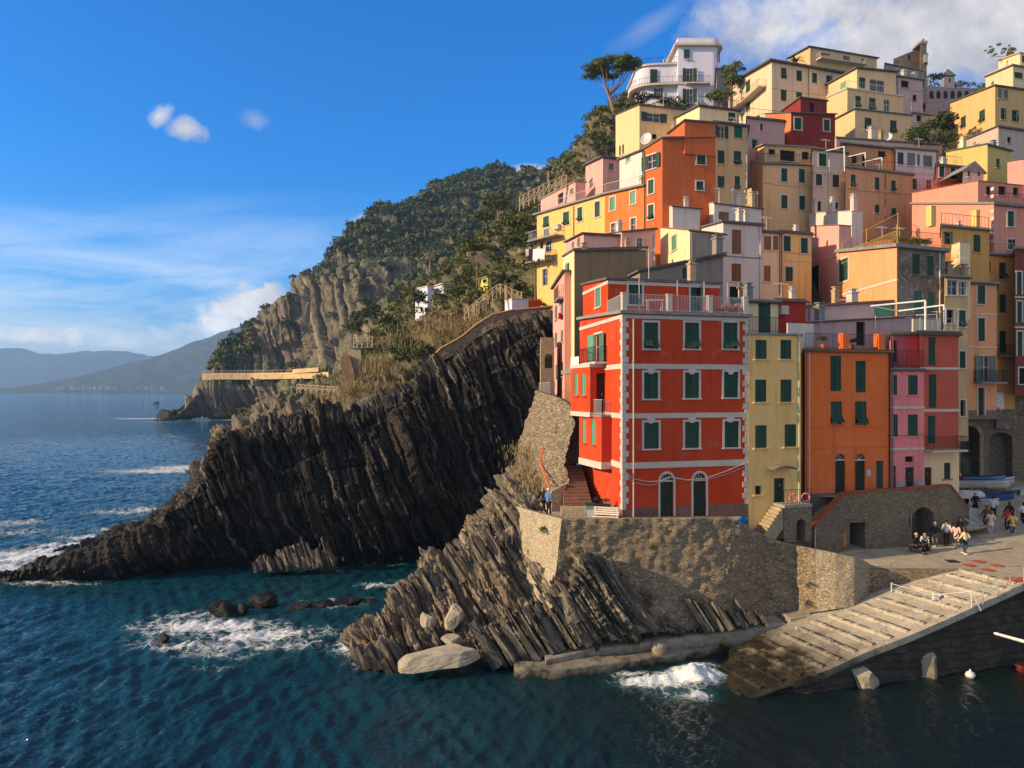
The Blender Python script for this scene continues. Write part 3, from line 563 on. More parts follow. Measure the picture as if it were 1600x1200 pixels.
for (px, py, sx, sy, s, lab) in [(343, 952, 1.15, .9, 31, 'tallest wet rock of the foaming reef'), (412, 938, 1.2, .8, 32, 'low dark rock of the reef nearest the cove'), (250, 997, .45, .4, 33, 'smallest rock awash in white foam'), (372, 950, .7, .6, 36, 'rock joined to the tallest rock of the reef')]:
    c = W(px, py+9, 0); boulder('sea_rock', lab, (c[0], c[1]+.5, .15), (sx, sx*.9, sy), s, ROCK, s, .2, 12)
for k, (px, py, sx) in enumerate([(500, 945, 1.7), (545, 942, 1.4), (575, 940, .8), (465, 950, 1.0)]):
    c = W(px, py, 0); boulder('sea_rock', ['long low rock just breaking the surface in the reef', 'flat rock awash at the end of the reef', 'small rock awash nearest the shore rocks', 'half sunken rock beside the low dark rock'][k], (c[0], c[1]+.3, -.12), (sx, .8, .42), 40+k, ROCK, .1, .05, 10)
boulder('sea_rock', 'dark red brown skerry off the far headland', W(252, 657)+np.array((0, 8, 1)), (6.2, 8, 4.4), 51, ROCK, .2, .2, 12)
boulder('sea_rock', 'low skerry between the headland and the larger skerry', W(280, 655)+np.array((0, 8, .6)), (5, 7, 4.2), 52, ROCK, .2, -.2, 12)
boulder('sea_rock', 'lone tiny rock out in the open sea', W(244, 631)+np.array((0, 0, .8)), (4.2, 4, 2.2), 53, ROCK, 0, 0, 12)

# ---------- bastion ----------
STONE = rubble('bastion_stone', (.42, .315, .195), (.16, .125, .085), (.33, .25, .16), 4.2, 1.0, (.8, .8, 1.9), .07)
STONEL = rubble('pale_sunlit_stone', (.62, .50, .33), (.42, .33, .215), (.54, .43, .28), 5.2, .9, (.8, .8, 1.8), .06)  # paler copy of the bastion stone, sunlight on its flank put into the colour
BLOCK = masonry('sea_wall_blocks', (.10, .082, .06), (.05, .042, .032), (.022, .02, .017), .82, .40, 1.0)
PAVE = rubble('paving_stone', (.52, .43, .30), (.40, .33, .235), (.26, .22, .16), 1.8, .3, (1, 1.0, 1), .025)
bast = thing('bastion', 'tall rubble stone bastion wall carrying the red house above the rocks', 'wall', P(877, 957, 42))
top = [(877, 813, 43.15), (950, 812, 43.55), (1040, 811, 44.05), (1135, 810, 44.65), (1152, 816, 44.95), (1175, 828, 45.55), (1200, 842, 46.35), (1242, 853, 46.30), (1275, 860, 45.30), (1305, 866, 44.90), (1335, 873, 44.90), (1354, 879, 45.70), (1365, 886, 47.00), (1369, 888, 49.00)]
bot = [(862, 957, 42.35), (935, 985, 42.75), (1035, 988, 43.25), (1120, 980, 44.05), (1150, 975, 44.45), (1172, 972, 45.05), (1200, 967, 45.85), (1242, 962, 45.80), (1275, 956, 44.80), (1305, 952, 44.40), (1335, 947, 44.40), (1354, 941, 45.20), (1366, 935, 46.60), (1371, 928, 48.80)]
def wallface(name, top, bot, n1, n2, mat, parent, seed, amp=.12, cap=.45, down=1.2, inx=(0, 1), capm=None):
    A = np.array([P(*q) for q in top]); B = np.array([P(*q) for q in bot]); u = np.linspace(0, len(A)-1, n1); i = np.clip(u.astype(int), 0, len(A)-2); f = (u-i)[:, None]
    A = A[i]*(1-f)+A[i+1]*f; B = B[i]*(1-f)+B[i+1]*f; w_ = np.linspace(0, 1, n2)[:, None, None]; G = B[None]*(1-w_)+A[None]*w_
    Nn = gnormals(G); fl = G.reshape(-1, 3); d = amp*fbm(fl*.5, 3, seed)+amp*.5*fbm(fl*3, 3, seed+1)
    V = (fl+Nn.reshape(-1, 3)*d[:, None]).reshape(G.shape)
    iv = np.array((*inx, 0.0)); capn = np.stack([V[-1]+iv*cap*.05+np.array((0, 0, .05)), V[-1]+iv*cap+np.array((0, 0, .05)), V[-1]+iv*cap-np.array((0, 0, down))])
    return mk(name, np.concatenate([V, capn]), gridfaces(n2+3, n1), mat, parent)
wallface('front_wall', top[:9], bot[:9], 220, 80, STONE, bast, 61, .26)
wallface('curved_wall', top[8:], bot[8:], 90, 50, rubble('curved_wall_sunlit_stone', (.52, .415, .275), (.32, .255, .17), (.46, .37, .25), 5.0, 1.0, (.8, .8, 1.9), .07), bast, 61)  # same stone made paler, the sun on the curve put into its colour
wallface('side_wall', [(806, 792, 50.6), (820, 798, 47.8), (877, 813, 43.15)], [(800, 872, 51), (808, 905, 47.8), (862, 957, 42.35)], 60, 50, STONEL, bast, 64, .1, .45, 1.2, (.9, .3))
# ground behind the parapet and the square
def ground(name, pts, mat, nsub=0):
    return tag(mk(name, [tuple(p) for p in pts], [tuple(range(len(pts)))], mat), kind='structure')
ground('terrace_pavement', [(.3, 50.5, 7.25), (2.95, 43.4, 7.25), (12.9, 44.9, 7.25), (13.9, 46.6, 7.25), (13, 60, 7.25), (0.4, 58, 7.25)], PAVE)
ground('yard_pavement', [(14.3, 46.3, 5.35), (17.2, 46.9, 5.35), (19.0, 45.8, 5.2), (20.0, 47, 4.6), (19.4, 49.6, 4.6), (18.6, 53, 5.35), (14.6, 49, 5.35)], PAVE)
RX = lambda X, Y: 1.25+.2455*((X-16.4)*.934+(Y-39.3)*.357)      # the slope of the slipway
def onramp(px, py):
    k = (px-800)/F; q = (py-HZ)/F; Y = (CAMZ-1.25+.2455*(16.4*.934+39.3*.357))/(q+.2455*(.934*k+.357)); return np.array((k*Y, Y, CAMZ-q*Y))
PZ = lambda X, Y: 4.2+.045*max(0, Y-47)
edge = [(21.4, 46.2)]+[tuple(onramp(*q)[:2]) for q in [(1497, 890), (1540, 900), (1600, 914), (1680, 930)]]
pts = edge+[(44, 43), (60, 60), (60, 84), (27, 84), (21, 57), (19.6, 50)]
mb = MB(); nx, ny = 60, 60; gx = np.linspace(17.5, 60, nx); gy = np.linspace(40, 84, ny)
def inside(p, poly):
    c_ = False; j = len(poly)-1
    for i_ in range(len(poly)):
        if (poly[i_][1] > p[1]) != (poly[j][1] > p[1]) and p[0] < (poly[j][0]-poly[i_][0])*(p[1]-poly[i_][1])/(poly[j][1]-poly[i_][1])+poly[i_][0]: c_ = not c_
        j = i_
    return c_
ground('square_pavement', [(x, y, 4.2) for x, y in edge]+[(44, 47, 4.2), (20.3, 47, 4.2)], PAVE)
# slipway
Lp = [(1085, 1072), (1118, 1048), (1150, 1022), (1200, 997), (1260, 972), (1325, 950), (1400, 922), (1497, 890)]; Rp = [(1085, 1122), (1120, 1108), (1165, 1093), (1220, 1072), (1282, 1053), (1350, 1022), (1440, 986), (1600, 914)]
LW = catmull([onramp(*q) for q in Lp], 140); RW_ = catmull([onramp(*q) for q in Rp], 140)
RAMPM = concrete('slipway_concrete', (.50, .425, .32), (.34, .29, .22), .8, 2.0)
ramp = thing('slipway', 'long sloping concrete slipway with raised cross battens running into the water', 'slipway', LW[70])
w_ = np.linspace(0, 1, 26)[:, None, None]; G = LW[None]*(1-w_)+RW_[None]*w_; G[..., 2] += .035*fbm(G*1.3, 3, 5)-.05*np.exp(-((w_[..., 0]-1)/.03)**2)
mk('ramp_surface', np.concatenate([G, RW_[None]-np.array((0, 0, .28)), RW_[None]-np.array((.03, -.35, .28))]), gridfaces(28, 140), RAMPM, ramp)
# battens across the slope, each with a raised dark strip standing for its shadow line
SHADE_STRIP = mot('dark_shade_strip', (.035, .026, .016), .4, 4, .8, .3)
AL = np.concatenate([[0], np.cumsum(np.linalg.norm(np.diff(RW_, axis=0), axis=1))]); a0_ = AL[26]
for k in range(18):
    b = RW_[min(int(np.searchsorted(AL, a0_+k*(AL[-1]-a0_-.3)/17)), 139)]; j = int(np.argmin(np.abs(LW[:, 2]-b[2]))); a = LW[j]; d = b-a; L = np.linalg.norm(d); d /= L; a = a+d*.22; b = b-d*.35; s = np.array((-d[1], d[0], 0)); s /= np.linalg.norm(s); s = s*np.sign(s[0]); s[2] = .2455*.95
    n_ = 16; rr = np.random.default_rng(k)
    for nm, off, wd0, hh0, mt in (('batten', 0, .10, .12, RAMPM), ('shade_strip', .22, .12, .024, SHADE_STRIP)):
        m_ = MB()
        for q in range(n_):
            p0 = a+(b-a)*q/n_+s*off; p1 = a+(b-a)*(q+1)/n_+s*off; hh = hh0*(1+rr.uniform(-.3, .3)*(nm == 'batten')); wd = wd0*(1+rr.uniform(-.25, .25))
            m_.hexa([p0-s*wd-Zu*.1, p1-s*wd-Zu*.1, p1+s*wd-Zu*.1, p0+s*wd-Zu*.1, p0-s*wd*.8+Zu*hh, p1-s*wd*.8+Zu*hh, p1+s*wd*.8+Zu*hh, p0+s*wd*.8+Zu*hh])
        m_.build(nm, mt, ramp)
# kerb of the slipway and sea wall below it
swl = thing('sea_wall', 'dark block masonry sea wall under the edge of the slipway', 'wall', RW_[90])
A = RW_-np.array((-.02, -.22, .27)); A = A[22:]; ext = np.array([[44, 41.0, 3.9]]); A = np.concatenate([A, ext]); w_ = np.linspace(0, 1, 24)[:, None, None]
Bt = A.copy(); Bt[:, 2] = -1.0; Bt[:, 1] -= .25; G = Bt[None]*(1-w_)+A[None]*w_; fl = G.reshape(-1, 3); G[..., 1] -= (.12*fbm(fl*1.1, 3, 9)+.07*fbm(fl*4, 3, 8)).reshape(G.shape[:2])
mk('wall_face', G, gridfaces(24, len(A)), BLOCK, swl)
mb = MB(); K = np.concatenate([RW_[66:], [[44, 41.1, 4.25]]])
for a, b in zip(K[:-1], K[1:]):
    d = (b-a); d[2] = 0; d /= np.linalg.norm(d); nn = np.array((-d[1], d[0], 0)); mb.hexa([a-nn*.1-Zu*.25, b-nn*.1-Zu*.25, b+nn*.35-Zu*.25, a+nn*.35-Zu*.25, a-nn*.1+Zu*.10, b-nn*.1+Zu*.10, b+nn*.3+Zu*.09, a+nn*.3+Zu*.09])
mb.build('kerb', RAMPM, swl)
# wall between square and slipway
pl = thing('retaining_wall', 'low wedge of stone wall between the square and the slipway', 'wall', onramp(1400, 922))
a0 = np.array((21.6, 46.2)); a1 = onramp(1499, 890.5)[:2]; mb = MB()
for k in range(24):
    p, q = a0+(a1-a0)*k/24, a0+(a1-a0)*(k+1)/24
    if k == 0: p = p-np.array((.35, .1))
    mb.hexa([(*p, RX(*p)-.8), (*q, RX(*q)-.8), (q[0]+.06, q[1]+.3, RX(*q)-.8), (p[0]+.06, p[1]+.3, RX(*p)-.8), (*p, 4.23), (*q, 4.23), (q[0]+.06, q[1]+.3, 4.23), (p[0]+.06, p[1]+.3, 4.23)])
mb.build('wall_face', STONE, pl)
# concrete gutter left of the slipway
mb = MB(); Lw = LW[40:]
for a, b in zip(Lw[:-1], Lw[1:]): mb.hexa([a+(-.15, .9, -1.2), b+(-.15, .9, -1.2), b+(.03, -.02, -1.2), a+(.03, -.02, -1.2), a+(-.15, .9, -.12), b+(-.15, .9, -.12), b+(.03, -.02, .012), a+(.03, -.02, .012)][::1] if False else [a+(.03, -.02, -1.2), b+(.03, -.02, -1.2), b+(-.15, .9, -1.2), a+(-.15, .9, -1.2), a+(.03, -.02, .012), b+(.03, -.02, .012), b+(-.15, .9, -.10), a+(-.15, .9, -.10)])
mb.build('gutter', RAMPM, ramp)
# blocks and rocks at the foot of the sea wall
c = W(1445, 1058); mb = MB(); s = .72
mb.hexa([(c[0]-s, c[1], -.4), (c[0]+s, c[1]-.1, -.4), (c[0]+s, c[1]+1.3, -.4), (c[0]-s, c[1]+1.3, -.4), (c[0]-s*.95, c[1]+.08, 1.25), (c[0]+s*.95, c[1]-.02, 1.25), (c[0]+s*.95, c[1]+1.3, 1.3), (c[0]-s*.95, c[1]+1.3, 1.3)])
o = mb.build('mooring_block', mot('weathered_block', (.26, .215, .15), .4, 2, .95, .8, 6)); bv = o.modifiers.new('bevel', 'BEVEL'); bv.width = .22; bv.segments = 2; tag(o, 'squared concrete block standing in the water against the sea wall', 'block')
c = W(1352, 1073); boulder('boulder', 'wedge shaped boulder in the water at the foot of the sea wall', (c[0]+.1, c[1]+.3, .35), (1.05, .6, .7), 71, TAN, .1, .35)
# quay
QUAY = concrete('quay_concrete', (.38, .32, .235), (.25, .21, .155), -.1, .75, (.13, .11, .08))
def quay(name, pts, zs, back, zb, parent, seed, n=90):
    A = catmull([W(p[0], p[1], z) for p, z in zip(pts, zs)], n); B = A+np.array(back); rr = .05
    prof = [A-np.array((0, 0, 1))*(A[:, 2:3]-zb)+np.array((0, -.12, 0)), A+np.array((0, -.06, -.35)), A+np.array((0, -.02, -.08)), A+np.array((0, .10, 0)), (A+B)/2+np.array((0, 0, .03)), B, B*np.array((1, 1, 0))+np.array((0, 0, zb))]
    G = catmull_rows(prof, 30); fl = G.reshape(-1, 3); G[..., 2] += (.05*fbm(fl*1.4, 3, seed)).reshape(G.shape[:2])*(np.arange(30) > 6)[:, None]; G[..., 1] += (.08*fbm(fl*1.2, 4, seed+1)).reshape(G.shape[:2])
    m_ = MB(); vs = [tuple(v) for v in G.reshape(-1, 3)]; m_.add(vs, [tuple(f) for f in gridfaces(30, n)]+[tuple(k*n for k in range(29, -1, -1)), tuple(k*n+n-1 for k in range(30))])
    return m_.build(name, QUAY, parent)
def catmull_rows(prof, m):
    k = len(prof); u = np.linspace(0, k-1, m); i = np.clip(u.astype(int), 0, k-2); f = (u-i)[:, None, None]; Q = np.array(prof); return Q[i]*(1-f)+Q[i+1]*f
qy = thing('quay', 'narrow curved concrete landing quay with a lower step along the shore rocks', 'quay', W(900, 1040))
quay('upper_quay', [(853, 1030), (900, 1019), (937, 1012), (1020, 1002), (1100, 991), (1170, 982), (1226, 973)], [.72, .78, .82, .95, 1.1, 1.3, 1.5], (-.1, 1.9, 0), -1, qy, 3)
quay('lower_step', [(803, 1042), (818, 1044), (880, 1043), (945, 1036), (1040, 1023), (1130, 1008)], [.42]*6, (.1, 1.5, 0), -1, qy, 6)
mb = MB(); c = W(1032, 1022, .45); mb.lathe((c[0], c[1]+.35, -.5), [(.42, 0), (.42, 1.35), (.36, 1.5), (.2, 1.53)], 20); mb.build('round_buttress', QUAY, qy)
c = W(1250, 967, 1.6); mb = MB(); mb.box((c[0]-.1, c[1]+.2, 1.55), (.75, .12, .05), (-.1, .55, 0), (0, 0, .28)); o = mb.build('concrete_plinth', QUAY); bv = o.modifiers.new('bevel', 'BEVEL'); bv.width = .05; tag(o, 'pale concrete plinth between the quay and the curved bastion', 'plinth')

# ---------- hillside between the promontory and the town ----------
rows = [
 [(322, 735, 78), (400, 690, 82), (460, 672, 84), (530, 655, 86), (600, 625, 86), (680, 580, 86), (760, 540, 86), (850, 500, 86), (920, 485, 86), (1000, 470, 86), (1100, 460, 86)],
 [(328, 705, 92), (400, 668, 95), (460, 650, 96), (530, 632, 96), (600, 596, 95), (680, 560, 93), (760, 505, 92), (850, 478, 90), (920, 440, 90), (1000, 430, 90), (1100, 420, 90)],
 [(345, 680, 120), (410, 640, 120), (465, 622, 118), (530, 612, 112), (600, 565, 108), (680, 522, 102), (760, 482, 98), (850, 455, 95), (920, 400, 96), (1000, 370, 97), (1100, 360, 98)],
 [(372, 664, 150), (425, 622, 145), (475, 607, 142), (535, 588, 135), (600, 545, 125), (680, 495, 115), (760, 462, 107), (850, 420, 102), (920, 340, 104), (1000, 290, 107), (1100, 270, 110)],
 [(400, 658, 200), (440, 624, 185), (490, 604, 170), (545, 575, 155), (610, 515, 145), (680, 462, 135), (760, 420, 122), (850, 365, 112), (920, 265, 115), (985, 205, 122), (1100, 185, 124)],
 [(420, 655, 240), (460, 628, 225), (510, 604, 210), (560, 560, 190), (625, 478, 170), (695, 412, 155), (768, 366, 140), (848, 312, 124), (912, 222, 128), (975, 172, 138), (1100, 150, 145)],
 [(430, 657, 260), (470, 640, 240), (520, 615, 225), (575, 575, 205), (640, 500, 185), (710, 440, 170), (780, 390, 160), (856, 325, 145), (925, 225, 150), (985, 165, 156), (1100, 120, 165)],
 [(440, 660, 290), (480, 655, 270), (530, 640, 255), (590, 600, 240), (655, 540, 225), (725, 490, 215), (795, 450, 205), (865, 380, 195), (945, 300, 195), (1010, 240, 195), (1100, 180, 200)]]
G = loft(rows, 380, 230)
HILLM = rockmat('hillside_rock_and_soil', (.8, .2, .5), [(.05, .042, .033), (.11, .092, .066), (.17, .14, .095), (.26, .21, .14)], freq=.8, topc=(.075, .078, .030), patch=(.35, .6, 12), wet=1.5, wk=.3)
_, SG = rock('hillside', None, G, [(5, 1.2, 14), (2.0, .7, 7), (.8, .35, 4)], SN, HILLM, seed=41, lump=1.8, lumps=.08, warp=4, kind='structure', blocks=[(3.5, 1.6), (1.4, .8)])
# terraced ground under the houses
prof = [(57, 6.4), (60, 9), (63, 13.5), (70, 20), (80, 27), (90, 34), (100, 40), (112, 46), (125, 54), (140, 60), (160, 70), (190, 89), (215, 88), (260, 60)]
prof2 = [(57, 3), (60, 3), (71.5, 3.2), (72, 11), (80, 22), (90, 31), (100, 38), (112, 45), (125, 54), (140, 61), (160, 71), (190, 90), (215, 90), (260, 60)]
nv, nu = 120, 110; G = np.zeros((nv, nu, 3))
for j, Yv in enumerate(np.concatenate([np.linspace(57, 72.5, 40), np.linspace(73, 260, nv-40)])):
    for i_, px in enumerate(np.linspace(1040, 1900, nu)):
        f = min(1, max(0, (px-1462)/30)); z = np.interp(Yv, *zip(*prof))*(1-f)+np.interp(Yv, *zip(*prof2))*f; z -= max(0, 1120-px)/80*6*min(1, (Yv-57)/40+.2)
        G[j, i_] = ((px-800)/F*Yv, Yv, z)
G[..., 2] += (.8*fbm(G.reshape(-1, 3)*.12, 3, 4)).reshape(nv, nu)*np.clip((G[..., 1]-72)/10, 0, 1)
TG = G; tag(mk('village_hillside', G, gridfaces(nv, nu), HILLM), kind='structure')
# shrubs on both
SHRL = foliage('hill_shrub_leaves', (.052, .072, .018), (.14, .145, .036), (.24, .18, .075), sc=.11)
def scond(Gs, N_):
    x, y = pxy(Gs); m_ = np.ones_like(x); m_ = np.where((x < 560), .10, m_); m_ = np.where((x > 560) & (x < 690) & (y > 560), .25, m_); m_ = np.where((y > 600), .03, m_); m_ = np.where((x > 930) & (y > 250), 0, m_)
    return m_*(Gs[..., 1] < 175)
c, _ = scatter(SG, 3000, 13, scond); rr = np.random.default_rng(2); rad = rr.gamma(3, .20, len(c))+.25
V, Fq = leafcloud(c+np.array([0, 0, .5])*rad[:, None], rad, 70, .17, 8)
tag(mk('hillside_shrubs', V, Fq, SHRL), 'mixed green scrub covering the slope left of the houses', 'scrub', kind='stuff')
def tcond(Gs, N_):
    x, y = pxy(Gs); return ((Gs[..., 1] > 90)*1.0*np.where(x < 1110, .2, 1)+(x > 1440)*(y < 330)*(Gs[..., 1] > 78)*1.5)*(Gs[..., 1] < 215)
c, _ = scatter(TG, 900, 14, tcond); rad = rr.gamma(4, .22, len(c))+.4
V, Fq = leafcloud(c+np.array([0, 0, .5])*rad[:, None], rad, 70, .17, 9)
tag(mk('village_shrubs', V, Fq, SHRL), 'dark scrub growing between and above the highest houses', 'scrub', kind='stuff')
# ---------- houses ----------
def leaf(mb, Lf, s0, s1, z0, z1, n0, step, tilt=0.0, swing=0.0, hinge=0, th=.035):
    """one louvred leaf; tilt swings the foot out (hinged at the top), swing opens it sideways about s0 (hinge 0) or s1 (hinge 1)"""
    w_, h_ = s1-s0, z1-z0
    def T(x, y, z):
        if tilt: yy_ = y-h_; y, z = h_+yy_*math.cos(tilt)-z*0*math.sin(tilt), z-yy_*math.sin(tilt)
        if swing:
            if hinge == 0: x, z = x*math.cos(swing), z+x*math.sin(swing)
            else: q = w_-x; x, z = w_-q*math.cos(swing), z+q*math.sin(swing)
        return Lf(s0+x, z0+y, n0+z)
    def bx(x0, x1, y0, y1, a, b):
        mb.add([T(x0, y0, a), T(x1, y0, a), T(x1, y0, b), T(x0, y0, b), T(x0, y1, a), T(x1, y1, a), T(x1, y1, b), T(x0, y1, b)], [(3, 2, 1, 0), (4, 5, 6, 7), (0, 1, 5, 4), (1, 2, 6, 5), (2, 3, 7, 6), (3, 0, 4, 7)])
    f = min(.07, w_*.16); bx(0, f, 0, h_, -th/2, th/2); bx(w_-f, w_, 0, h_, -th/2, th/2); bx(f, w_-f, 0, f, -th/2, th/2); bx(f, w_-f, h_-f, h_, -th/2, th/2)
    n = max(2, int((h_-2*f)/step))
    for k in range(n):
        y0 = f+(h_-2*f)*k/n; y1 = f+(h_-2*f)*(k+1)/n; mb.add([T(f, y0, .012), T(w_-f, y0, .012), T(w_-f, y1+.01, -.016), T(f, y1+.01, -.016)], [(0, 1, 2, 3)])
KM = {'g': GREEN, 'f': GREEN, 'o': GREEN, 'h': GREEN, 'p': GREENL, 'q': GREENL, 't': TEAL, 'e': GREYG, 'v': GREYG, 'b': BROWN, 'r': BROWN}
def wbox(mb, Lf, a, b, c, d, n0, n1, mi=0):
    mb.add([Lf(a, c, n0), Lf(b, c, n0), Lf(b, c, n1), Lf(a, c, n1), Lf(a, d, n0), Lf(b, d, n0), Lf(b, d, n1), Lf(a, d, n1)], [(3, 2, 1, 0), (4, 5, 6, 7), (0, 1, 5, 4), (1, 2, 6, 5), (2, 3, 7, 6), (3, 0, 4, 7)], mi)
def arcbars(mb, Lf, cx, cz, r0, r1, n0, n1, sq=1.0, k=12, mi=0):
    for i in range(k):
        a, b = math.pi*i/k, math.pi*(i+1)/k; q = [(cx+r*math.cos(t), cz+r*math.sin(t)*sq) for t in (a, b) for r in (r0, r1)]
        v = [Lf(*q[0], n0), Lf(*q[1], n0), Lf(*q[3], n0), Lf(*q[2], n0), Lf(*q[0], n1), Lf(*q[1], n1), Lf(*q[3], n1), Lf(*q[2], n1)]
        mb.add(v, [(3, 2, 1, 0), (4, 5, 6, 7), (0, 1, 5, 4), (1, 2, 6, 5), (2, 3, 7, 6), (3, 0, 4, 7)], mi)
DOORM = mot('dark_green_door', lin(45, 52, 38), .3, 3, .65, .2); DOORB = mot('dark_wood_door', lin(52, 38, 28), .3, 3, .65, .2)
def window(parent, Lf, s0, s1, z0, z1, kind, fr, Y, col):
    big = z1-z0 > 1.75; step = max(.10, Y*.0019); fw = .13; m_ = MB(); mats = [fr or col, WHITE]
    arch = kind in 'aA'
    if fr:
        wbox(m_, Lf, s0-fw, s0, z0, z1 if not arch else z1-(s1-s0)/2, -.02, .04); wbox(m_, Lf, s1, s1+fw, z0, z1 if not arch else z1-(s1-s0)/2, -.02, .04)
        if arch: arcbars(m_, Lf, (s0+s1)/2, z1-(s1-s0)/2, (s1-s0)/2, (s1-s0)/2+fw, -.02, .04)
        elif kind not in 'dk' or True: wbox(m_, Lf, s0-fw, s1+fw, z1, z1+fw, -.02, .04)
    if not arch and not big: wbox(m_, Lf, s0-fw*1.25, s1+fw*1.25, z0-.09, z0, -.05, .10)
    if not m_.V: wbox(m_, Lf, s0-.05, s1+.05, z1, z1+.06, -.05, .05)
    wn = m_.build('door' if (kind in 'dDaA' or (big and kind in 'b')) else 'window', mats, parent)
    g = MB(); mid = (s0+s1)/2
    def pane(n=-.15, bars=True, top=None):
        zt_ = z1 if top is None else top; MB().add([Lf(s0, z0, n), Lf(s1, z0, n), Lf(s1, zt_, n), Lf(s0, zt_, n)], [(0, 1, 2, 3)]).build('pane', GLASS, wn)
        if bars:
            b = MB()
            for x in (s0, mid-.03, s1-.06): wbox(b, Lf, x, x+.06, z0, zt_, n, n+.05)
            for z in (z0, zt_-.06, z0+(zt_-z0)*.55): wbox(b, Lf, s0, s1, z, z+.05, n+.005, n+.045)
            b.build('casement', WHITE if kind in 'owWqvh' else (GREENL if kind == 'x' else BROWN), wn)
    if kind in 'gptebr':
        for x0, x1 in ((s0+.01, mid-.006), (mid+.006, s1-.01)):
            l_ = MB(); leaf(l_, Lf, x0, x1, z0+.01, z1-.01, -.045, step); l_.build('shutter', KM[kind], wn)
        MB().add([Lf(s0, z0, -.19), Lf(s1, z0, -.19), Lf(s1, z1, -.19), Lf(s0, z1, -.19)], [(0, 1, 2, 3)]).build('pane', GLASS, wn)
    elif kind in 'f':
        zm = z0+(z1-z0)*.45
        for j, (x0, x1) in enumerate(((s0+.01, mid-.006), (mid+.006, s1-.01))):
            l_ = MB(); leaf(l_, Lf, x0, x1, zm, z1-.01, -.045, step); leaf(l_, Lf, x0, x1, z0+.02, zm-.01, -.04, step, tilt=R(28+8*((j+int(s0*7)) % 2))); l_.build('shutter', KM[kind], wn)
        pane(bars=False)
    elif kind in 'oqv':
        w2 = (s1-s0)/2
        for x0, x1, hg in ((s0-w2, s0-.01, 1), (s1+.01, s1+w2, 0)):
            l_ = MB(); leaf(l_, Lf, x0, x1, z0, z1, .07, step, swing=R(7 if hg else 9), hinge=hg); l_.build('shutter', KM[{'o': 'g', 'q': 'p', 'v': 'e'}[kind]], wn)
        pane()
    elif kind == 'h':
        l_ = MB(); leaf(l_, Lf, s0+.01, mid-.006, z0+.01, z1-.01, -.045, step); l_.build('shutter', GREEN, wn)
        l_ = MB(); leaf(l_, Lf, mid+.006, s1-.01, z0+.01, z1-.01, -.045, step, swing=R(62), hinge=1); l_.build('shutter', GREEN, wn); pane()
    elif kind in 'wWx': pane()
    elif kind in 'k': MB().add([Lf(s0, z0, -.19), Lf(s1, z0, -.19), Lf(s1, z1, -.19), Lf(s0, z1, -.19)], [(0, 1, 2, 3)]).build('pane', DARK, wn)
    elif kind in 'dD':
        l_ = MB(); wbox(l_, Lf, s0, s1, z0, z1, -.16, -.12)
        for i in range(2):
            for j in range(3):
                a = s0+(s1-s0)*(.08+.46*i); c_ = z0+(z1-z0)*(.05+.31*j); wbox(l_, Lf, a, a+(s1-s0)*.38, c_, c_+(z1-z0)*.26, -.13, -.10)
        l_.build('door_leaf', DOORM if kind == 'd' else DOORB, wn); MB().bar(Lf(mid+.06, z0+1.0, -.06), Lf(mid+.06, z0+1.14, -.06), .018).build('handle', PALEM, wn)
    elif arch:
        zs_ = z1-(s1-s0)/2; l_ = MB()
        for x0, x1 in ((s0, mid-.008), (mid+.008, s1)):
            wbox(l_, Lf, x0, x1, z0, zs_-.06, -.16, -.12)
            for c_, d_ in ((.05, .30), (.36, .62), (.68, .95)): wbox(l_, Lf, x0+.07, x1-.07, z0+(zs_-z0)*c_, z0+(zs_-z0)*d_, -.13, -.10)
        l_.build('door_leaf', DOORM, wn)
        b = MB(); wbox(b, Lf, s0, s1, zs_-.06, zs_+.03, -.16, -.02)
        for k in range(1, 4): t_ = math.pi*k/4; b.bar(Lf(mid, zs_, -.13), Lf(mid+(mid-s0)*math.cos(t_), zs_+(mid-s0)*math.sin(t_), -.13), .018, 4)
        b.build('fanlight_bars', CREAM if kind == 'a' else DOORM, wn)
        MB().add([Lf(mid+(mid-s0)*math.cos(math.pi*k/12), zs_+(mid-s0)*math.sin(math.pi*k/12), -.17) for k in range(13)], [tuple(range(13))]).build('pane', GLASS, wn)
def hit(o, d, px):   # distance along plan direction d from o to where the bearing px is met
    k = (px-800)/F; return (k*o[1]-o[0])/(d[0]-k*d[1])
HG_ = 'houses of the hillside village'
class House: pass
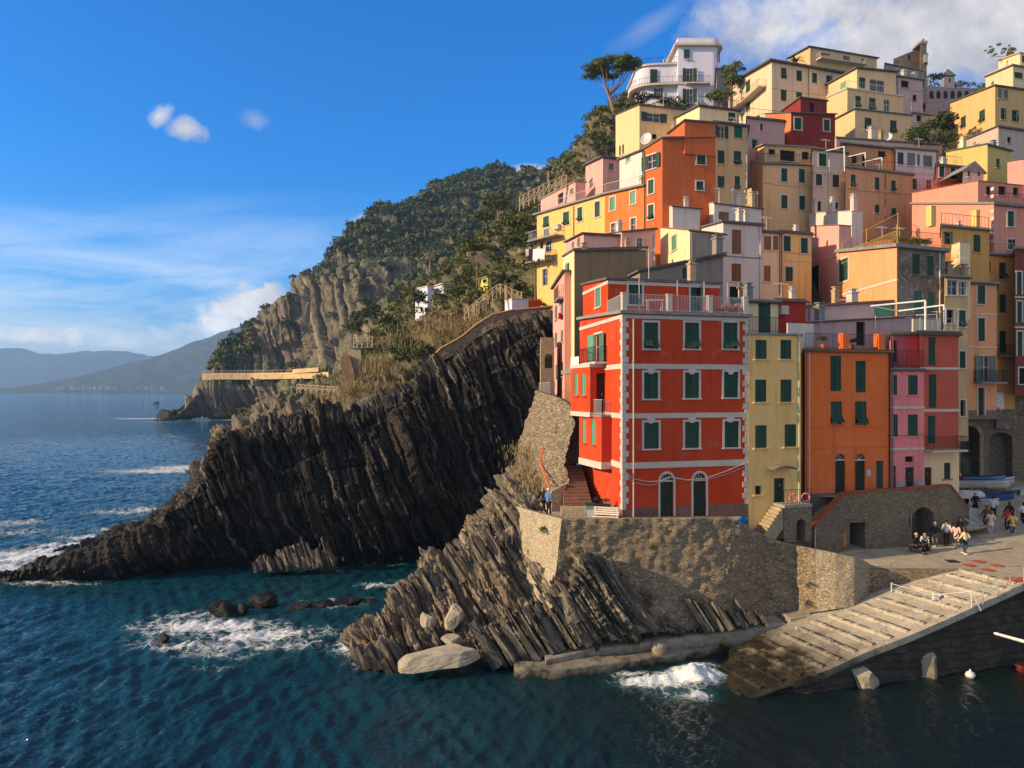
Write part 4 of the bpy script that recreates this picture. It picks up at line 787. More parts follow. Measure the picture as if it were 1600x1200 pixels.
def block(root, xc, Y, yt, yb, xr, a=6, xs=None, d=9.0, b=None, ytr=None, yts=None, col=WHITE, f=(), s=(), fr=None, roof=ROOFG, over=.3, belts=(), plinth=None, name='wall', rth=.16, beltm=None, frs=0, sidecol=None):
    H_ = House(); a += 13 if b is None else 11; c0 = np.array(((xc-800)/F*Y, Y)); fd = np.array((math.cos(R(a)), math.sin(R(a)))); w_ = hit(c0, fd, xr)
    if b is None:
        xt = xc-1.2 if xs is None else xs; lo, hi = -60.0, 80.0
        for _ in range(50):
            m_ = (lo+hi)/2; q = c0+d*np.array((-math.sin(R(m_)), math.cos(R(m_))))
            if 800+F*q[0]/q[1] > xt: lo = m_
            else: hi = m_
        b = lo
    sdv = np.array((-math.sin(R(b)), math.cos(R(b))))
    if xs is not None: d = hit(c0, sdv, xs)
    zc = CAMZ-(yt-HZ)/F*Y; pr = c0+fd*w_; ps = c0+sdv*d; zr = zc if ytr is None else CAMZ-(ytr-HZ)/F*pr[1]; zs = zc if yts is None else CAMZ-(yts-HZ)/F*ps[1]; zb = CAMZ-(yb-HZ)/F*Y
    nf = np.array((fd[1], -fd[0])); ns_ = np.array((-sdv[1], sdv[0])); L1 = lambda q, z, n=0.0: (c0[0]+fd[0]*q+nf[0]*n, c0[1]+fd[1]*q+nf[1]*n, z); L2 = lambda q, z, n=0.0: (c0[0]+sdv[0]*q+ns_[0]*n, c0[1]+sdv[1]*q+ns_[1]*n, z)
    ztf = lambda q: zc+(zr-zc)*q/w_; zts = lambda q: zc+(zs-zc)*q/d
    def conv(lst, dr, L):
        out = []
        for x0, y0, x1, y1, kd in lst:
            if kd == 'g' and Y > 58 and y1-y0 < 32: kd = 'gggggfgh'[int(x0*7+y0*3) % 8]
            s0, s1 = sorted((hit(c0, dr, x0), hit(c0, dr, x1))); m_ = c0+dr*(s0+s1)/2; z1, z0 = CAMZ-(y0-HZ)/F*m_[1], CAMZ-(y1-HZ)/F*m_[1]; out.append((s0, s1, z0, z1, kd))
        return out
    fw_, sw_ = conv(f, fd, w_), conv(s, sdv, d); mb = MB()
    face(mb, c0, fd, nf, w_, zb, ztf, [(q[0], q[1], q[2], q[3], 1 if q[4] in 'aA' else 0) for q in fw_])
    ms = MB() if sidecol else mb
    face(ms, c0, sdv, ns_, d, zb, zts, [(q[0], q[1], q[2], q[3], 1 if q[4] in 'aA' else 0) for q in sw_])
    pb = c0+fd*w_+sdv*d; zbk = zr+zs-zc
    mb.add([(*pr, zb), (*pb, zb), (*pb, zbk), (*pr, zr)], [(0, 1, 2, 3)]); mb.add([(*ps, zb), (*ps, zs), (*pb, zbk), (*pb, zb)], [(0, 1, 2, 3)])
    if root is None: H_.loc = (*c0, zb); return H_
    H_.wall = mb.build(name, col, root)
    if sidecol: ms.build('side_wall', sidecol, root)
    for q in fw_: window(root, L1, *q, fr, Y, col)
    for q in sw_: window(root, L2, *q, fr, Y, col)
    if roof:
        e = over; r4 = []
        for q, g, z in ((-e, -e, zc), (w_+e, -e, zr), (w_+e, d+e, zbk), (-e, d+e, zs)):
            z = zc+(zr-zc)*q/w_+(zs-zc)*g/d; p = c0+fd*q+sdv*g; r4.append((*p, z))
        m_ = MB(); m_.hexa([(p[0], p[1], p[2]+.012) for p in r4]+[(p[0], p[1], p[2]+rth) for p in r4]); H_.roof = m_.build('roof', roof, root)
    for i, by in enumerate(belts):
        by, th = by if isinstance(by, tuple) else (by, .22); z = CAMZ-(by-HZ)/F*Y; m_ = MB(); wbox(m_, L1, -.045, w_+.02, z-th/2, z+th/2, -.05, .045); wbox(m_, L2, .0, d, z-th/2-.002, z+th/2-.002, -.05, .045); m_.build('belt', beltm or CREAM, root)
    if plinth:
        z = CAMZ-(plinth[0]-HZ)/F*Y; m_ = MB(); face(m_, L1(-.03, 0, .035)[:2], fd, nf, w_+.05, zb, lambda q: z, [(q[0]+.03, q[1]+.03, q[2], min(q[3], z)) for q in fw_ if q[2] < z-.05], depth=.04)
        wbox(m_, L2, -.03, d, zb, z-.002, -.03, .035); wbox(m_, L1, -.03, w_, z-.04, z, -.01, .03) if not any(q[3] > z > q[2] for q in fw_) else None; m_.build('plinth', plinth[1], root)
    H_.L1, H_.L2, H_.w, H_.d, H_.zc, H_.zr, H_.zs, H_.zb, H_.root, H_.c0, H_.fd, H_.sd = L1, L2, w_, d, zc, zr, zs, zb, root, c0, fd, sdv; return H_
HOUSES = []
def house(label, *A, name='house', **k):
    p = block(None, *A, **{q: v for q, v in k.items() if q in ('a', 'xs', 'd', 'b', 'ytr', 'yts')}); root = thing(name, label, 'house', p.loc, HG_); h_ = block(root, *A, **k); HOUSES.append((h_, A[1])); return h_
def terrace_rail(H_, q=(0, 1), h=1.0, mat=IRON, side=True, inset=.05, sp=.16, front=True, z=None):
    m_ = MB(); w_, d = H_.w, H_.d; z0 = lambda t: (H_.zc+(H_.zr-H_.zc)*t/w_+.16) if z is None else z; z1 = lambda t: (H_.zc+(H_.zs-H_.zc)*t/d+.16) if z is None else z
    if front: railing(m_, [H_.L1(w_*q[0]+(inset if q[0] == 0 else 0), z0(w_*q[0]), -inset), H_.L1(w_*q[1]-inset, z0(w_*q[1]), -inset)], h, sp, .014, .024)
    if side: railing(m_, [H_.L2(inset, z1(inset), -inset), H_.L2(d*.98, z1(d), -inset)], h, sp, .014, .024)
    return m_.build('railing', mat, H_.root)
def chimney(H_, ft, fs, h=1.1, w_=.28, mat=None, cap=True):
    q = H_.c0+H_.fd*H_.w*ft+H_.sd*H_.d*fs; z = H_.zc+(H_.zr-H_.zc)*ft+(H_.zs-H_.zc)*fs+.14; m_ = MB(); u_ = np.array((*H_.fd, 0))*w_; v_ = np.array((-H_.fd[1], H_.fd[0], 0))*w_
    m_.box((*q, z+h/2-.1), u_, v_, Zu*(h/2+.1)); 
    if cap: m_.box((*q, z+h+.05), u_*1.25, v_*1.25, Zu*.05); m_.box((*q, z+h+.20), u_*.7, v_*.7, Zu*.10); m_.box((*q, z+h+.33), u_*1.1, v_*1.1, Zu*.03)
    return m_.build('chimney', mat or mot('chimney_plaster', lin(178, 150, 120), .3, 3, .9, .3), getattr(H_, 'roof', H_.root))
def balcony(H_, side, x0, y, x1, out=.9, mat=GREYT, rail=IRON, h=1.0, th=.14, sp=.14):
    L, dr = (H_.L2, H_.sd) if side else (H_.L1, H_.fd); s0, s1 = sorted((hit(H_.c0, dr, x0), hit(H_.c0, dr, x1))); m_ = H_.c0+dr*(s0+s1)/2; z = CAMZ-(y-HZ)/F*m_[1]; b = MB(); wbox(b, L, s0, s1, z-th, z, -.02, out); bo = b.build('balcony', mat, H_.root)
    r_ = MB(); e = .05; railing(r_, [L(s0+e, z, .02), L(s0+e, z, out-e), L(s1-e, z, out-e), L(s1-e, z, .02)], h, sp, .012, .022); r_.build('railing', rail, bo); return bo
def pole_at(H_, side, s_, z, h, mat=PALEM, r=.03, n=-.1, name='pole'):
    L = H_.L2 if side else H_.L1; return MB().bar(L(s_, z, n), L(s_, z+h, n), r, 6).build(name, mat, H_.root)
def downpipe(H_, side, x, y0, y1, mat=PALEM, r=.045):
    L, dr = (H_.L2, H_.sd) if side else (H_.L1, H_.fd); s_ = hit(H_.c0, dr, x); m_ = H_.c0+dr*s_; z1, z0 = CAMZ-(y0-HZ)/F*m_[1], CAMZ-(y1-HZ)/F*m_[1]; b = MB(); b.bar(L(s_, z0, .07), L(s_, z1, .07), r, 8)
    for k in range(int((z1-z0)/1.8)+1): wbox(b, L, s_-r*1.4, s_+r*1.4, z0+.3+k*1.8, z0+.36+k*1.8, -.01, .12)
    return b.build('downpipe', mat, H_.root)
def antenna(H_, ft, fs, h=1.8):
    q = np.array((*(H_.c0+H_.fd*H_.w*ft+H_.sd*H_.d*fs), H_.zc+(H_.zr-H_.zc)*ft+(H_.zs-H_.zc)*fs+.1)); m_ = MB(); m_.bar(q, q+Zu*h, .022, 5); a = np.array((.9, .35, 0))
    m_.bar(q+Zu*(h-.1)-a*.6, q+Zu*(h-.1)+a*.6, .014, 4)
    for k in range(6): c_ = q+Zu*(h-.1)+a*(-.55+.22*k); e = np.array((-.35, .9, 0))*(.34-.03*k); m_.bar(c_-e, c_+e, .009, 4)
    return m_.build('antenna', PALEM, getattr(H_, 'roof', H_.root))
def dish(H_, p, r=.4, n=(-.6, -.75, .25)):
    n = np.array(n)/np.linalg.norm(n); m_ = MB(); m_.lathe(np.array(p)-n*.02, [(.03, -.1), (r*.5, -.07), (r*.85, .02), (r, .10), (r*.97, .105), (r*.5, -.03), (.02, -.06)], 18, ax=n); m_.bar(np.array(p), np.array(p)-Zu*.7-n*.15, .025, 5); return m_.build('satellite_dish', PALEM, H_.root)
PL = lambda n, r, g, b: plaster(n, tuple(min(.8, p*q) for p, q in zip(lin(r, g, b), (1.03, .93, 1.02))))
cRED = PL('red_plaster', 190, 66, 26); cYN = PL('ochre_yellow_plaster', 228, 192, 112); cOR = PL('orange_plaster', 222, 116, 50); cPK = PL('pink_plaster', 232, 134, 124); cCO = PL('coral_red_plaster', 186, 92, 66)
cCR = PL('cream_plaster', 222, 200, 150); cPE = PL('peach_plaster', 224, 158, 104); cYE = PL('yellow_plaster', 224, 184, 100); cYO = PL('golden_plaster', 204, 158, 84); cDR = PL('dark_red_plaster', 124, 68, 58)
cWH = PL('white_plaster', 206, 202, 182); cGY = plaster('grey_render', lin(138, 126, 114), .7); cBE = PL('beige_plaster', 196, 170, 118); cBR = plaster('brown_render', lin(140, 116, 84), .7); cPP = PL('pale_pink_plaster', 212, 164, 144)
cLI = PL('lilac_plaster', 184, 162, 152); cSA = PL('salmon_plaster', 212, 144, 116); cRS = PL('brick_red_plaster', 168, 58, 40); cOB = PL('orange_beige_plaster', 198, 156, 106); cPY = PL('pale_yellow_plaster', 226, 208, 154); cLY = PL('lemon_plaster', 204, 182, 104)
cVI = PL('villa_white_plaster', 204, 208, 212); cGB = PL('grey_beige_plaster', 190, 176, 152); cMG = PL('magenta_pink_plaster', 168, 100, 104)
STONEH = rubble('stone_house_wall', (.26, .18, .13), (.14, .10, .08), (.36, .29, .22), 3.0, .8, (1, 1, 1.1), .07)

# 1 the red house
root = thing('house', 'tall bright red house with white quoins and belts on the stone bastion', 'house', P(973, 812, 45), HG_)
h = block(root, 973, 45, 490, 815, 1168.5, a=5, xs=906, b=10, yts=500, col=cRED, fr=WHITE, roof=GREYT, over=.22, rth=.2,
 f=[(1006, 504, 1028, 545, 'f'), (1070, 504, 1092, 545, 'f'), (1130, 504, 1152, 545, 'f'), (1006, 582, 1028, 623, 'g'), (1070, 582, 1092, 622, 'g'), (1131, 581, 1153, 621, 'g'), (1006, 660, 1029, 701, 'g'), (1070, 659, 1092, 700, 'g'), (1132, 658, 1154, 699, 'g'), (1031.5, 740, 1052, 807, 'a'), (1083, 739, 1103, 806, 'a')],
 s=[(929, 522, 941, 566, 'q')], belts=[(494, .22), (572, .3), (650, .3), (728, .36)], beltm=WHITE, plinth=(795, mot('red_house_plinth', lin(120, 92, 78), .3, 2)))
RED = h; L1, L2 = h.L1, h.L2; zq = lambda y, Y=45: CAMZ-(y-HZ)/F*Y
for px_ in (978, 1166):     # quoins, toothed
    m_ = MB(); s0 = hit(h.c0, h.fd, px_); k = 0; z = h.zb+.7; lf = px_ < 1000
    while z < h.zc-.25:
        wd = .52 if k % 2 else .30; wd *= .72; a_, b_ = (-.05, wd-.02) if lf else (h.w-wd, h.w+.03)
        wbox(m_, L1, a_, b_, z, z+.33, -.03, .055)
        if lf: wbox(m_, L2, .0, .2 if k % 2 else .36, z+.003, z+.327, -.03, .055)
        z += .345; k += 1
    m_.build('quoins', WHITE, root)
for px_ in (1017, 1081, 1141.5):   # little keystones over the belts
    for y in (572, 650): s0 = hit(h.c0, h.fd, px_); m_ = MB(); z = zq(y)-.15; m_.add([L1(s0-.28, z, .05), L1(s0+.28, z, .05), L1(s0+.12, z-.3, .05), L1(s0-.12, z-.3, .05), L1(s0-.28, z, -.02), L1(s0+.28, z, -.02), L1(s0+.12, z-.3, -.02), L1(s0-.12, z-.3, -.02)], [(0, 1, 2, 3), (4, 7, 6, 5), (0, 4, 5, 1), (1, 5, 6, 2), (2, 6, 7, 3), (3, 7, 4, 0)]).build('keystone', WHITE, root)
downpipe(h, 0, 989, 494, 812, WHITE, .04)
up = block(root, 950, 48.5, 437, 500, 1124, a=5, xs=911, b=10, yts=446, col=cRED, fr=WHITE, roof=ROOFG, over=.15, f=[(982, 442, 1003, 476, 'g'), (1079, 445, 1098, 492, 'h')], s=[(931, 450, 938.5, 480, 'p')], belts=[(441, .2)], beltm=WHITE, name='upper_storey_wall')
m_ = MB(); z = zq(490)+.2; q = [L1(.05, z, -.05), L1(h.w*.365, z, -.05), L1(h.w*.71, z, -.05), L1(h.w-.1, z, -.05)]
railing(m_, [q[0], q[3]], .98, .10, .012, .02); railing(m_, [L2(.1, z, -.05), L2(3.2, z-.1, -.05)], .98, .10, .012, .02); m_.build('railing', PALEM, root)
for s_ in (.12, h.w*.365, h.w*.69, h.w-.14):
    m_ = MB(); wbox(m_, L1, s_-.15, s_+.15, z-.1, z+1.0, -.22, .03); wbox(m_, L1, s_-.18, s_+.18, z+1.0, z+1.06, -.25, .06); m_.build('terrace_pillar', WHITE, root)
for s_ in (1.1, 3.6, 5.4, 7.0): MB().bar(L1(s_, z, -.1), L1(s_, z+1.9, -.1), .022, 6).build('clothes_line_post', PALEM, root)
m_ = MB()
for zz in (1.75, 1.85): m_.path([L1(1.1+5.9*k/14, z+zz-.12*math.sin(math.pi*(k/14*3 % 1)), -.1) for k in range(15)], .007, 4)
m_.build('clothes_line', PALEM, root)
bm_ = block(root, 922, 48.2, 574, 651, 949, a=6, xs=892, b=16, col=cRED, fr=None, roof=WHITE, over=.05, rth=.25, f=[(932, 583, 947, 643, 'D')], s=[(897, 584, 903, 618, 'p'), (909, 584, 915, 618, 'p')], belts=[(648, .3)], beltm=WHITE, name='bay_wall')
bl = block(root, 940, 46.9, 652, 733, 969, a=6, xs=905, b=16, col=cRED, fr=None, roof=GREYT, over=.04, rth=.12, s=[(910, 656, 915.5, 692, 'p'), (924, 656, 930, 695, 'p')], belts=[(728, .42)], beltm=WHITE, name='bay_wall')
m_ = MB(); zz = bl.zc+.12; railing(m_, [bl.L2(4.2, zz, -.05), bl.L2(.05, zz, -.05), bl.L1(bl.w, zz, -.05)], .95, .10, .012, .02); m_.build('railing', PALEM, root)
balcony(h, 1, 918, 567, 949, .8, WHITE, IRON, .95)
m_ = MB(); wbox(m_, h.L2, 6.5, h.d+1.5, zq(575, 50)-.3, zq(575, 50), -.1, 1.0); m_.build('roof_ledge', GREYT, root)
chimney(up, .86, .35, 1.3, .22); antenna(up, .5, .5, 2.4)

# 2-6 front row
h = house('narrow ochre yellow house squeezed between the red and the orange house', 1169.5, 47.2, 523, 845, 1251.5, a=4, d=8, col=cYN, roof=GREYT, over=.12, rth=.14,
 f=[(1180.5, 531, 1198, 561, 'g'), (1219.5, 531, 1236.5, 561, 'g'), (1180, 593, 1197.5, 628, 'g'), (1219.5, 593, 1237, 628, 'g'), (1180, 664.5, 1198, 700, 'g'), (1226, 663, 1244, 698, 'g'), (1180, 759, 1190, 773, 'k'), (1209.5, 747, 1226, 785, 'd')]); YEL = h
terrace_rail(h, (.02, .62), .95, IRON, side=False, sp=.11)
m_ = MB(); s0 = hit(h.c0, h.fd, 1198); s1 = hit(h.c0, h.fd, 1234); z = zq(736, 47.2)
for k in range(8):
    t0, t1 = k/8, (k+1)/8; g_ = lambda t: z+.34*math.sin(math.pi*(.12+.76*t)); m_.add([h.L1(s0+(s1-s0)*t, g_(t)-e, n) for t in (t0, t1) for e in (0, .06) for n in (0, .8)], [(0, 1, 5, 4), (2, 6, 7, 3), (1, 3, 7, 5)])
m_.build('door_canopy', mot('canopy_grey', lin(120, 112, 98)), h.root)
downpipe(h, 0, 1247.5, 526, 800, mot('pale_green_pipe', lin(170, 178, 150)), .05)
h = house('orange house with two columns of green shutters beside the narrow yellow house', 1258, 51, 547, 850, 1391, a=3, xs=1252, d=8.5, col=cOR, roof=mot('orange_house_ledge', lin(130, 78, 48)), over=.14, rth=.12,
 f=[(1297.5, 556, 1314.5, 611, 'g'), (1337, 564, 1352.5, 613, 'g'), (1298, 627, 1315.5, 663, 'f'), (1336, 627, 1354, 664, 'f'), (1305, 709, 1321, 770, 'a'), (1336, 709, 1352, 770, 'a'), (1369, 720, 1380, 769, 'g')], belts=[(668, .06), (700, .05)], beltm=cOR, plinth=(772, mot('grey_plinth', lin(118, 104, 94), .3, 2))); ORH = h
for px_ in (1322.5, 1378):
    s_ = hit(h.c0, h.fd, px_); m_ = MB(); wbox(m_, h.L1, s_-.26, s_+.26, h.zc+.1, h.zc+1.2, -.5, -.02); m_.build('terrace_pillar', cOR, h.root)
m_ = MB(); zz = h.zc+.12; a_ = hit(h.c0, h.fd, 1317); b_ = hit(h.c0, h.fd, 1328); c_ = hit(h.c0, h.fd, 1372)
railing(m_, [h.L1(.1, zz, -.1), h.L1(a_, zz, -.1)], 1.0, .12); railing(m_, [h.L1(b_, zz, -.1), h.L1(c_, zz, -.1)], 1.0, .12); m_.build('railing', IRON, h.root)
downpipe(h, 0, 1261, 552, 820, mot('orange_pipe', lin(215, 130, 75)), .06); downpipe(h, 0, 1389, 552, 770, mot('dark_pipe', lin(70, 50, 45)), .05)
m_ = MB(); s_ = hit(h.c0, h.fd, 1357); z = zq(748, 51); wbox(m_, h.L1, s_-.18, s_+.18, z, z+.45, .0, .03); m_.build('notice_board', WHITE, h.root)
h = house('small rose pink house with belts between the orange house and the coral house', 1391.5, 53, 577, 800, 1444, a=3, d=6, col=cPK, roof=GREYT, over=.1, rth=.1,
 f=[(1393, 586, 1402, 617, 'g'), (1419, 586, 1434, 617, 'g'), (1394, 647.5, 1403, 682, 'g'), (1418.5, 647.5, 1434, 681, 'g'), (1414.5, 713, 1428, 722, 'k'), (1414.5, 730, 1428.5, 765, 'd'), (1393.5, 728, 1400, 765, 'd')], belts=[(637, .16), (702, .16)], plinth=(752, mot('pale_plinth', lin(176, 160, 152), .3, 2)))
terrace_rail(h, (0, 1), 1.15, IRON, side=False, sp=.11)
h = house('magenta pink terrace room set back above the rose pink house', 1392, 55.2, 521, 585, 1446, a=3, d=6, col=cMG, roof=GREYT, over=.05, f=[(1385+8, 532, 1399+3, 566, 'k')])
h = house('tall coral red house with a white roof terrace and a cream ground floor', 1437.5, 54.2, 521, 800, 1497.5, a=3, d=8, col=cCO, roof=mot('terrace_edge_stone', lin(96, 88, 76)), over=.3, rth=.2,
 f=[(1450.5, 527, 1462, 571, 'g'), (1451, 585, 1463, 637, 'g'), (1449.5, 649.5, 1461.5, 693, 'g'), (1444, 730, 1455, 764, 'd'), (1474.5, 723, 1484.5, 748, 'g')], belts=[(575.5, .16), (641.5, .2)], plinth=(702, cCR)); COR = h
balcony(h, 0, 1442, 702, 1496, .9, WHITE, IRON, .95)
terrace_rail(h, (0, 1), .95, PALEM, side=False, sp=.5); m_ = MB(); wbox(m_, h.L1, .15, h.w*.78, h.zc+.2, h.zc+1.1, -.9, -.78); m_.build('terrace_wall', WHITE, h.root)
m_ = MB(); z = h.zc; zt_ = zq(468, 54.2)
m_.path([h.L1(-1.9, zt_-.25, -2.6), h.L1(.95, zt_, -.5), h.L1(.95, z, -.5)], .07, 6); m_.path([h.L1(.9, zt_-.5, -3), h.L1(2.7, zt_-.25, -.6), h.L1(2.75, z, -.6)], .06, 6); m_.path([h.L1(-1.9, zt_-.25, -2.6), h.L1(.9, zt_-.5, -3)], .05, 6); m_.path([h.L1(.3, z+1.35, -.6), h.L1(2.0, z+1.45, -.5), h.L1(2.05, z+.2, -.5)], .04, 6); m_.build('pergola_frame', mot('white_pipe', (.75, .73, .66), .1), h.root)
h = house('cream and grey weathered house with an enclosed wooden loggia behind the coral house', 1476, 60.5, 432, 690, 1513, a=3, d=7, xs=1470, col=cBE, roof=GREYT, over=.25, f=[(1480, 438, 1496, 461, 'w'), (1497, 440, 1509, 461, 'w'), (1479, 484, 1490, 505, 'k'), (1498, 485, 1509, 511, 'g'), (1499, 549, 1508, 575, 'g'), (1500, 625, 1508, 650, 'k')], fr=CREAM); chimney(h, .2, .4)
h = house('tall peach house above the stone arch with a flowered balcony', 1513, 66, 442, 655, 1557.5, a=3, d=7, col=cPE, roof=GREYT, over=.35, fr=CREAM, f=[(1527, 446, 1539, 475, 'g'), (1528, 497, 1538.5, 533, 'g'), (1530.5, 556, 1546, 597, 'v'), (1528, 606, 1538, 649, 'd')], belts=[(490, .14), (542, .14)], plinth=(641, mot('stone_plinth', lin(120, 105, 92))))
balcony(h, 0, 1521, 597, 1560, .9, GREYT, IRON, 1.0, sp=.1)
h = house('golden yellow house behind the tall peach house', 1536, 69.5, 397, 640, 1586, a=3, d=7, col=cYO, roof=GREYT, over=.3, f=[(1537, 407, 1548, 425, 'g'), (1561, 410, 1572, 436, 'g'), (1561.5, 460, 1572, 489, 'g'), (1561.5, 517, 1572, 552, 'g')]); balcony(h, 0, 1558, 556, 1586, .9, GREYT, IRON); terrace_rail(h, (.0, 1), 1.0, PALEM, side=False, sp=.5)
h = house('dark wine red house at the corner of the street with tall shutters', 1586, 68, 388, 618, 1660, a=3, d=9, col=cDR, roof=GREYT, over=.2, fr=CREAM, f=[(1588.5, 425, 1596, 460, 'g'), (1589, 471, 1596.5, 504, 'g'), (1589.5, 518, 1597, 556, 'g'), (1604, 425, 1612, 460, 'g'), (1604, 471, 1612, 504, 'g'), (1604, 518, 1612, 556, 'g'), (1592, 575, 1612, 600, 'k')], belts=[(464, .14), (511, .14)])
# terrace rooms behind the yellow and orange fronts
h = house('cream terrace room with dark double shutters above the narrow yellow house', 1150, 51.6, 470, 540, 1216, a=4, d=4, col=cCR, roof=GREYT, over=.3, f=[(1185, 474, 1204, 520, 'g')]); chimney(h, .2, .5, 1.0)
m_ = MB(); wbox(m_, h.L1, h.w*.98, h.w+2.0, h.zc-3.5, h.zc-1.5, 1.0, 1.1); m_.build('terrace_wall', cWH, h.root)
h = house('small orange roof block with an air conditioner beside the cream terrace room', 1212, 53.4, 469, 545, 1259, a=4, xs=1209, d=4, col=cRS, roof=ROOFT, over=.08); m_ = MB(); wbox(m_, h.L1, .15, .75, h.zc-1.0, h.zc-.4, .05, .45); m_.build('air_conditioner', WHITE, h.root)
h = house('lilac house wall with a sloping tiled edge and green corrugated gate', 1258, 58, 478, 570, 1404, ytr=470, a=4, d=7, col=cLI, roof=ROOFT, over=.1, rth=.1, f=[(1366, 473, 1403, 497, 'p')]); chimney(h, .5, .1, .7, .3, WHITE)
h = house('lower lilac terrace block between the orange house and the coral roof terrace', 1262, 56.0, 503, 590, 1430, ytr=493, a=4, d=5, col=cLI, roof=WHITE, over=.05, rth=.06, f=[(1338, 503, 1352, 540, 'k')])
m_ = MB(); 
for k in range(4): m_.path([h.L1(h.w*(.08+.2*k), h.zc+.35+.02*k, -.2), h.L1(h.w*(.08+.2*k)+2.6, h.zc+.55, .3)], .02, 4)
for k in range(2): m_.path([h.L1(h.w*(.1+.5*k), h.zc-1.2, .2), h.L1(h.w*(.1+.5*k), h.zc+.6, .2)], .03, 5)
m_.build('awning_frame', PALEM, h.root)

# behind the red house
h = house('rough grey rendered house with one green shutter just behind the red house', 1000, 57.5, 424, 520, 1130, ytr=398, a=5, d=8, xs=968, yts=440, col=cGY, roof=ROOFG, over=.25, f=[(1066.5, 418, 1079, 436, 'g')]); chimney(h, .97, .1, 1.2, .3, cGY)
h = house('tall narrow pale yellow house with a wide brown rendered flank behind the red house', 898, 60, 391, 640, 1010, ytr=388, a=5, xs=880, d=9, yts=402, col=cBR, roof=ROOFG, over=.15, s=[]); TB = h
m_ = MB(); face(m_, h.L2(0, 0, .03)[:2], h.sd, np.array((-h.sd[1], h.sd[0])), h.d, h.zb, lambda q: h.zc+(h.zs-h.zc)*q/h.d-.02, []); m_.build('side_plaster', cPY, h.root)
L3_ = lambda q, z, n=0: h.L2(q, z, n+.035)
for y0, y1, kd in ((410, 427, 'p'), (465, 482, 'q'), (520, 536, 'p'), (575, 592, 'p')): s0 = hit(h.c0, h.sd, 890); s1 = hit(h.c0, h.sd, 886.5); window(h.root, lambda q, z, n=0: h.L2(q, z, n+.24), s0, s1, zq(y1, 64), zq(y0, 64), kd, None, 64, cPY)
m_ = MB(); wbox(m_, h.L1, .6, 1.0, h.zc-6, h.zc-3.4, -.2, .0); chimney(h, .12, -.0, .05, .2)
h = house('slim pale pink house with narrow shutters beside the rubble wall with an arch', 882, 62, 425, 700, 905, a=5, xs=864, d=9, yts=452, col=cPP, roof=ROOFG, over=.25, s=[(867, 478, 870.5, 500, 'e'), (876, 470, 880, 492, 'e'), (867, 520, 870.5, 540, 'e'), (876, 516, 880, 535, 'e'), (868, 570, 871, 590, 'e'), (876.5, 566, 880, 588, 'e')]); balcony(h, 1, 874, 468, 881, .5, GREYT, BROWN)
h = house('pale yellow lit block with a mottled front above the grey rendered house', 1078, 62.5, 360, 470, 1131, ytr=366, a=5, xs=1032, d=8, yts=356, col=cPY, roof=ROOFT, over=.12, rth=.1, f=[(1115, 372, 1122, 386, 'k')], s=[(1050, 368, 1057.5, 391, 'p')], fr=CREAM)
m_ = MB(); face(m_, h.L1(0, 0, .02)[:2], h.fd, np.array((h.fd[1], -h.fd[0])), h.w*.68, h.zb, lambda q: h.zc-.25, []); m_.build('flaking_render', plaster('mottled_render', lin(150, 138, 122), 1.0), h.root)
h = house('white house with brown louvred doors on two floors', 1130, 66, 347, 500, 1190, a=5, xs=1091, d=8, yts=358, col=cWH, roof=ROOFG, over=.22, f=[(1143.5, 359, 1158, 397, 'b'), (1143, 412, 1158, 440, 'b'), (1140, 448, 1156, 475, 'k')], belts=[(400, .1)], beltm=GREYT); downpipe(h, 0, 1187, 352, 470); chimney(h, .9, .4, 1.1, .2, WHITE)
h = house('low white flat roofed block with a bright flank above the white house', 1051, 72, 322, 420, 1094, a=5, xs=1035, d=7, yts=326, col=cWH, roof=WHITE, over=.05, rth=.06); chimney(h, .6, .3, .6, .22, CREAM)
h = house('white block with one brown shutter and pergola rails', 1116, 73, 317, 420, 1190, ytr=326, a=5, xs=1092, d=7, yts=321, col=cWH, roof=WHITE, over=.05, rth=.06, f=[(1123, 331, 1139, 344, 'b')])
m_ = MB()
for k in range(4): q = h.L1(h.w*(.15+.27*k), h.zc, -.4); m_.bar(q, (q[0], q[1], q[2]+1.6), .03, 5)
m_.path([h.L1(.3, h.zc+1.5, -.4), h.L1(h.w, h.zc+1.35, -.4)], .025, 5); m_.path([h.L1(.3, h.zc+1.1, -3), h.L1(h.w, h.zc+.8, -3)], .025, 5); m_.build('pergola_frame', PALEM, h.root); chimney(h, .85, .1, 1.1, .2)
h = house('narrow cream house with brown shutters next to the white house', 1190, 68, 362, 500, 1220, a=5, d=7, col=cCR, roof=ROOFG, over=.15, f=[(1193.5, 369, 1205, 391, 'b'), (1193.5, 415, 1204, 440, 'b'), (1208, 369, 1216, 391, 'b')]); downpipe(h, 0, 1218, 366, 460, BROWN)
h = house('straw yellow house with a pale belt and three dark shutters', 1219, 70, 362, 520, 1268, ytr=366, a=5, d=7, col=cYN, roof=ROOFG, over=.2, fr=CREAM, f=[(1224, 369, 1235, 393, 'g'), (1251, 372, 1262, 396, 'g'), (1227, 417, 1238.5, 440, 'g')], belts=[(406, .12)])
h = house('pink block with a shadowed flank beside the peach terrace house', 1311, 71, 352, 530, 1330, a=5, xs=1265, d=8, yts=354, col=cPP, roof=ROOFT, over=.08, rth=.08, fr=CREAM, s=[(1266, 416, 1280, 459, 'k')], belts=[(397, .14)])
h = house('peach house with a rubble stone front and a roof garden behind railings', 1402, 60, 386, 540, 1477, ytr=393, a=5, xs=1310, d=10.5, yts=395, col=STONEH, roof=GREYT, over=.3, rth=.28, fr=None, f=[(1425.5, 397, 1437, 429, 'g'), (1448.5, 400, 1459, 431, 'g'), (1428, 455, 1440, 486, 't'), (1450, 457, 1459, 487, 't')], s=[(1311, 405, 1326, 439, 'g')]); ST = h
